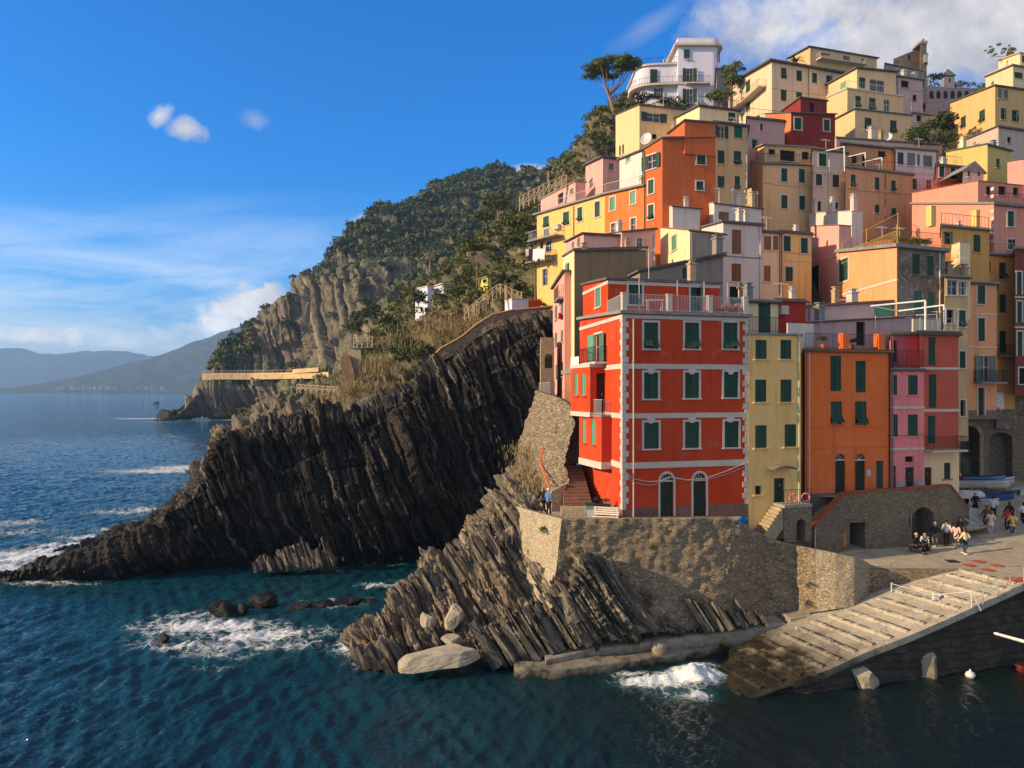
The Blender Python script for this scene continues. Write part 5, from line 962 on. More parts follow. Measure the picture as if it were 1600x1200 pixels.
m_ = MB(); sA, sB = hit(h.c0, h.sd, 1326), hit(h.c0, h.sd, 1311.5); zA, zB = zq(439, h.c0[1]+h.sd[1]*(sA+sB)/2), zq(405, h.c0[1]+h.sd[1]*(sA+sB)/2); sA, sB = min(sA, sB), max(sA, sB)
face(m_, h.L2(0, 0, .03)[:2], h.sd, np.array((-h.sd[1], h.sd[0])), h.d, h.zb, lambda q: h.zc+(h.zs-h.zc)*q/h.d-.02, [(sA, sB, zA, zB)], depth=.03); m_.build('side_plaster', cPE, h.root)
m_ = MB(); wbox(m_, h.L2, sA-.2, sA, zA-.2, zB+.2, .02, .08); wbox(m_, h.L2, sB, sB+.2, zA-.2, zB+.2, .02, .08); wbox(m_, h.L2, sA, sB, zB, zB+.2, .02, .08); wbox(m_, h.L2, sA, sB, zA-.2, zA, .02, .08); m_.build('window_surround', WHITE, h.root)
m_ = MB(); wbox(m_, h.L2, 0, h.d, zq(447, 64)-.12, zq(447, 64)+.06, -.02, .07); m_.build('belt', CREAM, h.root)
terrace_rail(h, (0, 1), 1.05, mot('ochre_rail', lin(176, 140, 80)), sp=.12, z=h.zc+.28); downpipe(h, 0, 1467, 395, 500, PALEM, .06)
m_ = MB(); z0 = h.zc+.28
for s_, n, hh in ((.1, .0, 2.4), (h.d*.5, 0, 2.3), (h.d*.95, 0, 2.0)): m_.bar(h.L2(s_, z0, -.1), h.L2(s_, z0+hh, -.1), .035, 6)
for s_, n, hh in ((h.w*.5, 0, 2.2), (h.w*.97, 0, 2.0)): m_.bar(h.L1(s_, z0, -2.5), h.L1(s_, z0+hh, -2.5), .035, 6)
m_.path([h.L2(h.d*.95, z0+2.0, -.1), h.L2(.1, z0+2.35, -.1), h.L1(h.w*.97, z0+2.0, -2.5)], .022, 5); m_.path([h.L2(h.d*.95, z0+1.6, -3), h.L1(h.w*.97, z0+1.9, -5)], .02, 5); m_.build('pergola_frame', _mc['ochre_rail'], h.root)
h = house('white washed roof room with two chimneys behind the roof garden', 1331, 77, 330, 420, 1348, a=5, xs=1264, d=8, yts=334, col=cWH, roof=WHITE, over=.05, rth=.08); chimney(h, .4, .05, 1.3, .25, WHITE); chimney(h, .3, .5, 1.2, .2, WHITE); chimney(h, .2, .9, 1.1, .2, WHITE)
h = house('small golden roof house with green shutters right of the roof garden', 1471, 67, 353, 480, 1546, ytr=360, a=5, d=6, col=cYO, roof=GREYT, over=.15, f=[(1474.5, 362, 1487, 382, 'g'), (1521, 367, 1532, 394, 'g')]); terrace_rail(h, (0, 1), 1.0, IRON, side=False, sp=.4)
m_ = MB(); wbox(m_, h.L1, -.5, .05, h.zc+.1, h.zc+1.9, -1.2, -.6); m_.build('terrace_pillar', cYE, h.root); m_ = MB(); wbox(m_, h.L1, h.w*.85, h.w*.93, h.zc+.1, h.zc+1.9, -1.2, -.6); m_.build('terrace_pillar', cYE, h.root)
h = house('cream stair block half lit below the small golden roof house', 1500, 64.5, 379, 500, 1516, a=5, xs=1473, d=6, yts=388, col=cPY, roof=WHITE, over=.04, rth=.06, f=[]); 
m_ = MB()
for k in range(4): railing(m_, [h.L2(.2, h.zc-1.0-k*.75, .15), h.L2(h.d*.95, h.zc-1.2-k*.75, .15)], .05, 9, .01, .016)
m_.build('clothes_line', PALEM, h.root)

# the long sunlit row on the left
h = house('long yellow house with grey eaves and a laundry balcony left in the row', 945, 80.6, 305, 500, 965, a=5, xs=839, b=36, yts=336, col=cYE, roof=GREYT, over=.35, rth=.2, fr=CREAM,
 s=[(849, 338, 858, 355, 'f'), (880, 331, 889.5, 352, 'f'), (902.5, 324, 910, 346, 'f'), (929.5, 315, 937.5, 339, 'g'), (850, 358, 858, 370, 'e'), (844, 378, 849, 394, 'k'), (853, 376, 862, 394, 'w'), (848, 420, 856, 446, 'w')]); YR = h
balcony(h, 1, 836, 373, 880, 1.2, GREYT, PALEM, 1.0, sp=.2); balcony(h, 1, 834, 408, 868, 1.3, GREYT, IRON, 1.0, sp=.2); terrace_rail(h, (0, 1), 1.0, PALEM, front=False, sp=.35)
m_ = MB(); s_ = hit(h.c0, h.sd, 872); wbox(m_, h.L2, s_-.5, s_+.4, zq(362, 88), zq(355, 88), .02, .45); m_.build('air_conditioner', CREAM, h.root); downpipe(h, 1, 897, 322, 372, BROWN)
h = house('lower orange house with pale green shutters in the sunlit row', 1006, 76, 291, 460, 1030, a=5, xs=945, b=36, yts=304.5, col=cOR, roof=GREYT, over=.35, rth=.2, fr=CREAM, s=[(953, 308, 961.5, 329, 'p'), (985, 299, 993, 319, 'p'), (955, 349, 962, 366, 'w'), (985.5, 341, 993.5, 364, 'w')]); terrace_rail(h, (0, 1), 1.0, PALEM, front=False, sp=.3)
cO2 = PL('burnt_orange_plaster', 188, 100, 52)
h = house('tall orange house with white framed windows at the end of the sunlit row', 1035, 74, 216, 430, 1118, ytr=214, a=3, xs=1006, b=36, yts=234, col=cO2, roof=ROOFG, over=.15, rth=.1, fr=CREAM, f=[(1089, 208.5, 1102, 220, 'f'), (1089, 243, 1102, 257, 'f'), (1088, 283.5, 1099, 297, 'f')], s=[(1011, 242, 1025, 264, 'o'), (1013, 281, 1021.5, 303, 'g'), (1013, 320, 1021.5, 343, 'f')]); TO = h
up = block(h.root, 1070, 74.4, 189.5, 240, 1118, a=3, xs=1046, b=36, d=4, yts=208, col=cO2, roof=ROOFG, over=.2, rth=.12, name='upper_storey_wall'); downpipe(h, 1, 1007.5, 236, 370, BROWN, .06); dish(h, P(1010, 217, 75.5), .62)
h = house('white roof room on the orange terrace', 1003, 84, 236, 310, 1012, a=5, xs=968, d=7, yts=250, col=cWH, roof=ROOFG, over=.3, s=[(978, 244, 985, 252, 'p')])
h = house('pink house with a grey gable roof on the slope', 942, 93, 246, 340, 975, a=5, xs=915, d=9, yts=259, col=cPP, roof=ROOFG, over=.35, rth=.2, f=[(951, 255, 958.5, 266, 'e')], s=[(920, 280, 926, 292, 'w')])
h = house('low pink terrace house at the foot of the scrub slope', 899, 96, 284, 360, 915, a=5, xs=845, d=12, yts=312, col=cPP, roof=GREYT, over=.15, s=[(872, 302, 880, 318, 'k'), (890, 295, 896, 303, 'w')]); terrace_rail(h, (0, 1), 1.0, BROWN, front=False, sp=.5)
h = house('rose pink terraced block below the sunlit row', 972, 67, 362, 440, 1024, ytr=357, a=5, xs=905, d=6.5, yts=372, col=cPP, roof=ROOFG, over=.12, rth=.08, f=[(995, 372, 1003.5, 386, 'w')], s=[(977-60, 375, 921, 386, 'k')], fr=CREAM)
h = house('low pale pink house with an awning roof beside the brown flank', 912, 66.5, 365, 470, 972, a=2, xs=884, d=6, yts=379, col=cPP, roof=ROOFG, over=.25, rth=.1, s=[(902, 372, 906, 386, 'e'), (893, 378, 897, 388, 'e')])

# upper town
h = house('ochre house with green shutters and stained wall right of the tall orange house', 1118, 80, 192, 360, 1168, a=4, d=7, col=PL('stained_ochre_plaster', 200, 172, 116), roof=ROOFG, over=.3, fr=None, f=[(1122, 197, 1132, 216, 'o'), (1147, 197, 1160, 216, 't'), (1121.5, 235, 1132, 256, 'g'), (1146.5, 236, 1158, 257, 'g'), (1121.5, 275, 1132, 294, 'g'), (1148, 275, 1156, 296, 'g')]); downpipe(h, 0, 1166, 196, 300, GREYT)
h = house('pale pink house half hidden above the ochre house', 1168, 88, 184, 290, 1226, ytr=190, a=4, d=6, col=PL('faded_pink_plaster', 186, 152, 138), roof=ROOFG, over=.2, f=[(1175, 218, 1184, 232, 'g'), (1188, 193, 1192, 204, 'k')]); terrace_rail(h, (0, 1), 1.0, IRON, side=False, sp=.3)
h = house('tall plain yellow house with a bright flank standing above the orange house', 999, 96, 164, 300, 1072, ytr=171, a=4, xs=962, d=9, yts=180, col=PL('straw_plaster', 222, 192, 134), roof=ROOFG, over=.2, rth=.1, f=[(1011, 177, 1031, 191, 'o'), (1010, 209, 1026, 217, 'k')], s=[(967, 228, 970, 243, 'k'), (972, 226, 975, 241, 'k')])
h = house('long pale yellow house under a sloping grey roof', 1093, 92, 166, 260, 1155, a=4, xs=1030, d=10, yts=198, col=cPY, roof=ROOFG, over=.3, rth=.15, f=[(1138, 176, 1149, 190, 'g')], s=[(1051, 190, 1055, 200, 'g')])
terrace_rail(h, (0, 1), 1.1, IRON, side=False, sp=.3); chimney(h, .9, .1, 1.4, .2)
h = house('cream villa with green shutters and a long balcony below the white modern villa', 1206, 112, 96, 210, 1322, ytr=116, a=4, xs=1145, d=14, yts=131, col=PL('villa_cream_plaster', 212, 194, 152), roof=ROOFG, over=.6, rth=.25, f=[(1220.5, 106, 1229, 123, 'g'), (1244.5, 110, 1253, 127, 'g'), (1269, 114, 1276.5, 130, 'g'), (1291, 118, 1299.5, 131, 'g'), (1220, 140, 1229, 158, 'g'), (1244, 144, 1253, 153, 'g')], s=[(1165.5, 126, 1172, 144, 'g'), (1165.5, 159, 1172, 174, 'g')])
balcony(h, 1, 1148, 157, 1198, 1.3, CREAM, IRON, 1.0, sp=.25); downpipe(h, 0, 1263, 103, 175, BROWN)
h = house('wide yellow house with a roof terrace above the cream villa', 1266, 126, 73.5, 140, 1370, ytr=91, a=4, xs=1232, d=12, yts=92, col=PL('warm_yellow_plaster', 208, 182, 124), roof=ROOFG, over=.4, f=[(1317, 87, 1328, 97, 'k'), (1283, 83, 1297, 87, 'k'), (1346, 92, 1354, 96, 'k')]); balcony(h, 0, 1275, 99, 1347, 1.3, CREAM, CREAM, .9, sp=.12)
h = house('yellow terraced house top storey with glass doors and balcony', 1339, 107, 107, 200, 1400, ytr=113, a=4, xs=1258, d=14, yts=152, col=PL('butter_plaster', 216, 188, 132), roof=ROOFG, over=.35, f=[(1342.5, 121, 1352, 138, 'g'), (1359, 125, 1382, 144, 'w')], s=[(1313, 128, 1322, 139, 'p')])
h2 = block(h.root, 1324, 104, 139, 225, 1411, a=4, xs=1292, d=9, yts=153, col=PL('butter_plaster', 216, 188, 132), roof=CREAM, over=.15, f=[(1336.5, 150, 1345, 168, 'g'), (1358, 153, 1368, 172, 'g'), (1381, 156, 1390, 175, 'w')], name='middle_storey_wall'); terrace_rail(h2, (0, 1), 1.0, PALEM, sp=.35)
h3 = block(h.root, 1336, 100, 171, 260, 1424, ytr=181, a=4, xs=1303, d=9, yts=188, col=PL('butter_plaster', 216, 188, 132), roof=ROOFG, over=.25, f=[(1351, 184, 1362, 202, 'f'), (1391, 188, 1401, 208, 'f')], name='lower_storey_wall'); terrace_rail(h3, (0, 1), 1.0, PALEM, side=False, sp=.35)
h = house('small brick red house with a bright orange flank', 1236, 92, 176, 280, 1305, ytr=178, a=4, xs=1196, d=8, yts=178, col=PL('deep_red_plaster', 132, 52, 44), sidecol=PL('apricot_plaster', 214, 124, 70), roof=ROOFG, over=.2, rth=.1, fr=CREAM, f=[(1241.5, 184, 1252, 203, 'g'), (1287, 187, 1296, 205, 'g')])
up = block(h.root, 1251, 94, 153, 200, 1292, a=4, xs=1222, d=7, yts=174, col=PL('deep_red_plaster', 0, 0, 0), roof=ROOFG, over=.2, f=[(1265, 161, 1272, 175, 'k')], name='upper_storey_wall')
h = house('lilac house with a roof terrace behind the yellow terraced house', 1400, 110, 119, 220, 1442, a=4, d=8, col=cLI, roof=GREYT, over=.3, f=[(1426, 148, 1432.5, 158, 'k'), (1408, 126, 1420, 137, 'k')]); terrace_rail(h, (0, 1), 1.0, PALEM, side=False, sp=.4); chimney(h, .3, .2, 1.2, .3, WHITE); chimney(h, .7, .2, 1.0, .3, WHITE)
h = house('grey terrace house with a white rail under the lilac house', 1424, 106, 176, 250, 1472, a=4, d=6, col=cGB, roof=GREYT, over=.2, f=[(1432, 180, 1440, 190, 'k')]); terrace_rail(h, (0, 1), 1.3, WHITE, side=False, sp=.8)
h = house('yellow gabled house with a sunlit flank and grey green shutters at the upper right', 1555, 100, 134, 250, 1640, ytr=146, a=4, xs=1485, d=10, yts=161, col=PL('mustard_plaster', 204, 174, 112), roof=ROOFG, over=.25, rth=.14, f=[(1560, 139, 1566, 154, 'e'), (1568, 140, 1575, 155, 'e'), (1564, 169, 1571, 187, 'g'), (1581, 172, 1590, 190, 'g')], s=[(1530, 172, 1539, 191, 'f'), (1501, 182, 1509, 200, 'g')])
h = house('rounded pale yellow villa with a curved terrace at the top right of the hill', 1583, 126, 102, 170, 1660, a=4, xs=1540, d=12, yts=120, col=cPY, roof=CREAM, over=.5, f=[(1563+22, 113, 1576+22, 123, 'g'), (1607, 113, 1618, 123, 'w')], s=[(1548, 128, 1553, 138, 'w')])
up = block(h.root, 1594, 128, 83, 110, 1660, a=4, xs=1560, d=9, yts=95, col=cPY, roof=CREAM, over=.3, f=[(1597, 87, 1602, 98, 'g')], s=[(1572, 95, 1575, 101, 'w')], name='upper_storey_wall')
h = house('beige stucco house with a low gable under the yellow gabled house', 1560, 93, 198, 290, 1640, ytr=210, a=4, xs=1497, d=9, yts=224, col=cGB, roof=ROOFG, over=.2, f=[(1574, 214, 1580, 224, 'k')])
h = house('lemon yellow house with a sunlit flank above the little chapel', 1543, 86, 226, 330, 1580, ytr=236, a=4, xs=1478, d=9, yts=238, col=cLY, roof=ROOFG, over=.15, f=[(1556.5, 248, 1562, 262, 'f')]); chimney(h, .1, .62, 1.1, .25, cPY)
h = house('tiny white chapel with a peaked front and two arched windows', 1505, 80, 263, 300, 1537, a=4, d=5, col=cWH, roof=None, f=[(1512, 266, 1516, 276, 'k'), (1528, 266, 1532, 276, 'k')], name='chapel')
m_ = MB(); q = [h.L1(-.3, h.zc-.3, .2), h.L1(h.w+.3, h.zc-.3, .2), h.L1(h.w/2, h.zc+.85, .2)]; b_ = [(p[0], p[1]+5.4, p[2]) for p in q]; m_.add(q+b_, [(0, 1, 2), (5, 4, 3), (0, 2, 5, 3), (1, 4, 5, 2)]); m_.build('roof', GREYT, h.root)
h = house('coral pink house with two shutters below the lemon house', 1463, 84, 258, 360, 1503, ytr=262, a=4, d=7, col=PL('coral_plaster', 204, 112, 84), roof=ROOFG, over=.2, fr=CREAM, f=[(1467.5, 260, 1475, 277, 'g'), (1485, 262, 1492.5, 280, 'g')]); terrace_rail(h, (0, 1), 1.0, IRON, side=False, sp=.3)
h = house('pink house catching the sun at the right edge', 1600, 74, 249, 330, 1680, a=4, xs=1574, d=7, yts=253, col=cPP, roof=ROOFG, over=.1)
h = house('large salmon house with a long sunlit flank and a roof terrace', 1553, 70, 319, 430, 1660, a=4, xs=1425, d=11, yts=319, col=cSA, roof=GREYT, over=.2, rth=.2, fr=CREAM, f=[(1574.5, 330, 1584, 354, 'g'), (1574.5, 374, 1584, 390, 'g')])
up = block(h.root, 1528, 72.5, 283, 330, 1660, a=4, xs=1425, d=9.5, yts=302, col=cSA, roof=ROOFT, over=.05, rth=.08, f=[(1541, 291, 1549, 305, 'k'), (1560, 291, 1572, 305, 'k'), (1583, 293, 1592, 306, 'k')], name='upper_storey_wall'); terrace_rail(h, (0, 1), 1.0, IRON, side=False, sp=.25)
m_ = MB()
for k in range(16):
    if k % 2 == 0: z = h.zb+3+k*.34; wbox(m_, h.L2, 0, .35, z, z+.3, -.02, .04)
m_.build('quoins', CREAM, h.root)
# the middle row
h = house('beige corner house with a sunlit gable and two rows of dark shutters', 1192, 84, 256, 400, 1270, ytr=258, a=4, xs=1152, d=10, yts=247, col=PL('sand_plaster', 214, 180, 122), roof=GREYT, over=.15, rth=.1, fr=CREAM, f=[(1220.5, 263, 1230, 284, 'g'), (1248, 264, 1257.5, 286, 'g'), (1220.5, 305, 1230, 326, 'g'), (1248.5, 306, 1258, 328, 'g')])
up = block(h.root, 1194, 86, 227, 262, 1271, ytr=231, a=4, xs=1160, d=8, yts=240, col=PL('sand_plaster', 214, 180, 122), roof=GREYT, over=.3, f=[(1201, 233, 1211, 242, 'k'), (1219, 235, 1242, 252, 'k'), (1253, 237, 1264, 250, 'k')], name='upper_storey_wall'); terrace_rail(h, (0, 1), 1.0, IRON, side=False, sp=.2); 
h = house('grey beige house with green shutters in the middle of the long row', 1270, 84.5, 233, 400, 1323, a=4, d=7, col=cGB, roof=GREYT, over=.3, fr=CREAM, f=[(1279.5, 240, 1291, 260, 'g'), (1274.5, 272, 1284.5, 290, 'g'), (1300.5, 273, 1311, 293, 'g'), (1274, 314, 1283, 330, 'k'), (1300, 316, 1310, 327, 'k')], belts=[(266, .12)]); downpipe(h, 0, 1295, 240, 330)
h = house('orange beige house with a roof terrace and white pergola pipes', 1322, 83.5, 261, 420, 1426, ytr=273, a=4, d=7, col=cOB, roof=GREYT, over=.2, fr=None, f=[(1329.5, 273, 1337, 292, 'g'), (1367, 277, 1374, 297, 'g'), (1392.5, 282, 1399.5, 299, 'f'), (1367, 320, 1374, 333, 'g'), (1393, 325, 1400, 339, 'f')]); terrace_rail(h, (0, 1), 1.0, IRON, side=False, sp=.3); downpipe(h, 0, 1383, 272, 345, BROWN)
m_ = MB()
for x, y in ((1322, 230), (1355, 236), (1381, 241)): 
    s_ = hit(h.c0, h.fd, x); m_.path([h.L1(s_-1.9, zq(y+4, 84), -2.5), h.L1(s_, zq(y, 84), -.3), h.L1(s_+.05, h.zc-.4, -.3)], .06, 6)
m_.build('pergola_frame', _mc['white_pipe'], h.root)
h = house('set back upper floor with dark doors behind the orange beige terrace', 1318, 87.5, 225, 300, 1404, ytr=234, a=4, d=6, col=PL('ochre_shade_plaster', 190, 140, 92), roof=GREYT, over=.5, f=[(1331, 241, 1339, 256, 'k'), (1347, 243, 1353, 260, 'k'), (1372, 236, 1384, 246, 'k')])
h = house('light grey house with wide shutters at the right of the long row', 1400, 88, 231, 400, 1463, ytr=236, a=4, d=7, col=PL('light_grey_plaster', 200, 194, 184), roof=GREYT, over=.25, fr=None, f=[(1402.5, 238, 1412, 257, 'g'), (1417.5, 239, 1430, 259, 'e'), (1433, 241, 1437.5, 259, 'e'), (1442.5, 243, 1456.5, 261, 'e'), (1425.5, 279, 1432, 296, 'g'), (1447.5, 281, 1455.5, 296, 'w')], belts=[(267, .1)])
h = house('long flat roofed slab house with white chimneys above the row', 1307, 93, 215, 300, 1463, ytr=226, a=4, d=7, xs=1285, yts=222, col=cGB, roof=GREYT, over=.1); chimney(h, .35, .05, 1.2, .35, WHITE); chimney(h, .98, .05, 1.0, .35, WHITE); dish(h, h.L1(h.w*.5, h.zc+.75, .1), .5)
for hh, a_, b_ in ((TO, .4, .6), (YR, .5, .3), (ORH, .35, .7), (COR, .5, .9), (ST, .5, .6)): antenna(hh, a_, b_, 2.2)

# gutters, pipes, aerials and cables on the houses
rr4 = random.Random(12); GUT = mot('gutter_brown', lin(96, 78, 66), .2, 5, .7)
for h, Yh in HOUSES[1:]:
    if Yh > 130 or h.w < 1.5 or not hasattr(h, 'roof'): continue
    m_ = MB(); m_.bar(h.L1(-.2, h.zc-.06, .16), h.L1(h.w+.2, h.zr-.06, .16), .07, 6); m_.build('gutter', GUT, h.root)
    if rr4.random() < .45: antenna(h, rr4.uniform(.2, .8), rr4.uniform(.1, .5), rr4.uniform(1.3, 2.4))
    if rr4.random() < .40: chimney(h, rr4.uniform(.1, .9), rr4.uniform(.05, .5), rr4.uniform(.6, 1.1), rr4.uniform(.16, .26), rr4.choice([None, CREAM, GREYT]))
    if rr4.random() < .5: z = h.zc-rr4.uniform(1.5, 5); m_ = MB(); m_.path([h.L1(h.w*k/8, z-.10*math.sin(math.pi*k/8)+.04*(k % 2), .03) for k in range(9)], .014, 4); m_.build('cable', mot('grey_cable', lin(90, 84, 78)), h.root)
    if rr4.random() < .35:
        s_ = h.w*rr4.choice([.04, .96]); m_ = MB(); m_.bar(h.L1(s_, max(h.zb, h.zc-11), .07), h.L1(s_, h.zc-.1, .07), .05, 6); m_.build('downpipe', rr4.choice([GUT, PALEM, GREYT]), h.root)
# ---------- walls, stairs and other structures of the place ----------
def SQ(X, Y): return 4.2+max(0, (Y-47))*.085+max(0, X-30)*.02     # height of the square
def onsq(px, py):
    Y = 50.0
    for _ in range(30): Y = (CAMZ-SQ((px-800)/F*Y, Y))*F/(py-HZ)*.6+Y*.4
    X = (px-800)/F*Y; return np.array((X, Y, SQ(X, Y)))
nx, ny = 40, 44; mb = []; gx = np.linspace(18.5, 66, nx); gy = np.linspace(47, 84, ny); GX, GY = np.meshgrid(gx, gy)
G = np.stack([GX+np.clip((52-GY)/5, 0, 1)*np.clip((24-GX)/6, 0, 1)*1.4, GY, 4.205+np.maximum(0, GY-47)*.085+np.maximum(0, GX-30)*.02], -1); tag(mk('square_slope', G, gridfaces(ny, nx), PAVE), kind='structure')
# terrace wall in front of the orange and pink houses
tw = thing('terrace_wall', 'rough stone terrace wall with a terracotta coping and a dark arch below the pink houses', 'wall', P(1322, 866, 50.4))
A0, A1, A2 = P(1322, 866, 50.2), P(1485, 866, 51.8), P(1514, 866, 55.5); CAPM = mot('terracotta_cap', lin(150, 82, 52), .3, 4, .9, .3)
def seg(p, q): d = (q-p)[:2]; L = np.linalg.norm(d); d = d/L; return p[:2], d, np.array((d[1], -d[0])), L
o_, d_, n_, L_ = seg(A0, A1); zA, zB = CAMZ-(772-HZ)/F*A0[1], CAMZ-(760-HZ)/F*A1[1]; s0, s1 = hit(o_, d_, 1425), hit(o_, d_, 1460); m_ = MB()
e0, e1 = hit(o_, d_, 1327.5), hit(o_, d_, 1352)
face(m_, o_, d_, n_, L_, 3.6, lambda s: zA+(zB-zA)*s/L_, [(s0, s1, 4.2, 7.15, 1), (e0, e1, 4.2, 6.3)], depth=1.6); WL = lambda q, z, n=0.0: (o_[0]+d_[0]*q+n_[0]*n, o_[1]+d_[1]*q+n_[1]*n, z)
m_.add([WL(s0, 3.6, -1.6), WL(s1, 3.6, -1.6), WL(s1, 7.2, -1.6), WL(s0, 7.2, -1.6)], [(0, 1, 2, 3)]); m_.add([WL(e0, 3.6, -1.6), WL(e1, 3.6, -1.6), WL(e1, 6.4, -1.6), WL(e0, 6.4, -1.6)], [(0, 1, 2, 3)])
STONED = rubble('terrace_stone', (.36, .265, .165), (.18, .14, .095), (.30, .23, .155), 5.0, 1.0, (.8, .8, 1.9), .07)
m_.build('wall_face', STONED, tw)
o2, d2, n2_, L2_ = seg(A1, A2); zC = CAMZ-(797-HZ)/F*A2[1]; m_ = MB(); face(m_, o2, d2, n2_, L2_, 3.6, lambda s: zB+(zC-zB)*s/L2_, []); m_.build('wall_face', STONED, tw)
B0 = P(1273, 866, 48.4); o3, d3, n3, L3 = seg(B0, A0); zD = CAMZ-(822-HZ)/F*B0[1]; m_ = MB(); face(m_, o3, d3, n3, L3, 3.6, lambda s: zD+(zA-zD)*s/L3, []); m_.build('wall_face', STONED, tw)
def cap(p, q, za, zb, w_=.38, th=.14):
    d = (q-p)[:2]; d = d/np.linalg.norm(d); n = np.array((-d[1], d[0])); m_ = MB(); a, b = p[:2]-n*.05, q[:2]-n*.05; c_, e_ = q[:2]+n*w_, p[:2]+n*w_
    m_.hexa([(*a, za), (*b, zb), (*c_, zb), (*e_, za), (*a, za+th), (*b, zb+th), (*c_, zb+th), (*e_, za+th)]); return m_.build('coping', CAPM, tw)
cap(B0, A0, zD, zA); cap(A0, A1, zA, zB); cap(A1, A2, zB, zC)
m_ = MB()
for k in range(12):      # the stair behind the sloping parapet
    f0 = k/12; p = B0+(A0-B0)*f0; q = B0+(A0-B0)*(k+1)/12; nn = np.array((-d3[1], d3[0], 0)); za = zD+(zA-zD)*(k+1)/12-.9; m_.hexa([np.array((*p[:2], 4))+nn*.3, np.array((*q[:2], 4))+nn*.3, np.array((*q[:2], 4))+nn*1.6, np.array((*p[:2], 4))+nn*1.6]+[np.array((*v[:2], za)) for v in (p+nn*.3, q+nn*.3, q+nn*1.6, p+nn*1.6)])
m_.build('stair', PAVE, tw)
ground('house_terrace', [(*(A0[:2]+np.array((.1, .3))), 7.9), (*(A1[:2]+np.array((-.1, .3))), 7.95), (*(A2[:2]+np.array((-.2, .2))), 7.5), (33.5, 61, 7.9), (19, 61, 7.9), (18.6, 52, 7.9)], PAVE)
for px_, hh in ((1273.5, 2.0), (1421.5, 2.9)):
    p = P(px_, 864, 47.9 if px_ < 1300 else 50.4); p[2] = 4.2; o = MB().bar(p, p+Zu*hh, .04, 8).lathe(p+Zu*hh, [(.05, 0), (.06, .04), (.02, .08)], 8).build('pole', PALEM if px_ < 1300 else IRON); tag(o, 'thin pale pole at the foot of the stair parapet' if px_ < 1300 else 'dark iron pole beside the arch in the terrace wall', 'pole')
o = MB(); e_ = hit(o_, d_, 1314.5); wbox(o, lambda q, z, n=0: (o_[0]+d_[0]*q+n_[0]*n, o_[1]+d_[1]*q+n_[1]*n, z), e_-.28, e_+.28, 4.75, 5.7, .05, .10); [wbox(o, lambda q, z, n=0: (o_[0]+d_[0]*q+n_[0]*n, o_[1]+d_[1]*q+n_[1]*n, z), e_+s*.25-.03, e_+s*.25+.03, 4.2, 4.8, .05, .1) for s in (-1, 1)]; tag(o.build('notice_board', mot('ochre_board', lin(186, 116, 50), .25, 3)), 'ochre wooden notice board standing against the terrace wall', 'board')
# yellow house steps
st = thing('steps', 'pale stone steps with a landing at the door of the narrow yellow house', 'steps', YEL.L1(2, YEL.zb)); sA, sB = hit(YEL.c0, YEL.fd, 1207), hit(YEL.c0, YEL.fd, 1249); zl = zq(787, 47.2); m_ = MB(); wbox(m_, YEL.L1, sA, sB, zl-.18, zl, .05, 1.2); m_.build('landing', CONC, st)
m_ = MB()
for k in range(9): a = sA-.03-k*.16; wbox(m_, YEL.L1, a-.16, a, zl-.19*(k+1)-1.3, zl-.19*(k+1), .05, 1.1)
m_.build('flight', mot('pale_step', lin(160, 142, 112), .3, 3), st); m_ = MB(); face(m_, YEL.L1(sA, 0, 1.15)[:2], YEL.fd, np.array((YEL.fd[1], -YEL.fd[0])), sB-sA, YEL.zb, lambda q: zl-.18, [(hit(YEL.c0, YEL.fd, 1226)-sA, hit(YEL.c0, YEL.fd, 1240)-sA, YEL.zb, zl-.9, 1)], depth=.9); m_.build('landing_wall', STONED, st)
m_ = MB(); railing(m_, [YEL.L1(sA, zl, 1.12), YEL.L1(sB, zl, 1.12)], .9, .25, .012, .02); m_.build('railing', IRON, st)
for k, px_ in enumerate((1220, 1239)):
    c = np.array(YEL.L1(hit(YEL.c0, YEL.fd, px_), zl+.42, 1.22)); V = []; n1_, n2_ = 28, 10
    for i in range(n1_):
        a = 2*math.pi*i/n1_
        for j in range(n2_): b = 2*math.pi*j/n2_; rr_ = .24+.05*math.cos(b); V.append(c+np.array((rr_*math.cos(a), .05*math.sin(b), rr_*math.sin(a))))
    Fq = [(i*n2_+j, ((i+1) % n1_)*n2_+j, ((i+1) % n1_)*n2_+(j+1) % n2_, i*n2_+(j+1) % n2_) for i in range(n1_) for j in range(n2_)]
    o = mk('life_ring', V, Fq, None, None, True, mats=[mot('ring_red', lin(196, 84, 88), .1, 3, .6), mot('ring_white', lin(206, 140, 140), .1, 3, .6)], midx=[1 if (f//n2_) % 7 < 2 else 0 for f in range(len(Fq))]); tag(o, ['red life ring nearest the door of the yellow house', 'faded life ring at the outer end of the landing rail'][k], 'life ring', 'life rings on the landing rail')
# left: rubble retaining walls and the long stair beside the red house
lw = thing('rubble_wall', 'tall sunlit rubble wall at the head of the rocks left of the red house', 'wall', P(845, 740, 54))
wallface('wall_face', [(838, 612, 62), (843, 614, 60), (870, 622, 54.5), (893, 640, 52)], [(812, 700, 63), (822, 745, 58), (850, 790, 51.5), (884, 800, 49.5)], 110, 90, rubble('left_rubble', (.46, .36, .235), (.22, .175, .12), (.34, .27, .18), 3.6, 1.1, (.8, .8, 1.7), .09), lw, 81, .55, .5, 2, (.6, .6))
wallface('wall_face', [(868, 632, 55.5), (885, 640, 54.5), (909, 648, 53.6)], [(868, 735, 54), (885, 728, 53.6), (909, 722, 53.2)], 60, 60, _mc['left_rubble'], lw, 83, .35, .5, 2)
wallface('parapet', [(846, 775, 49.5), (862, 768, 49), (884, 757, 49.6)], [(840, 810, 49.3), (862, 812, 48.6), (886, 808, 49.3)], 30, 16, STONEL, lw, 85, .1, .4, 1)
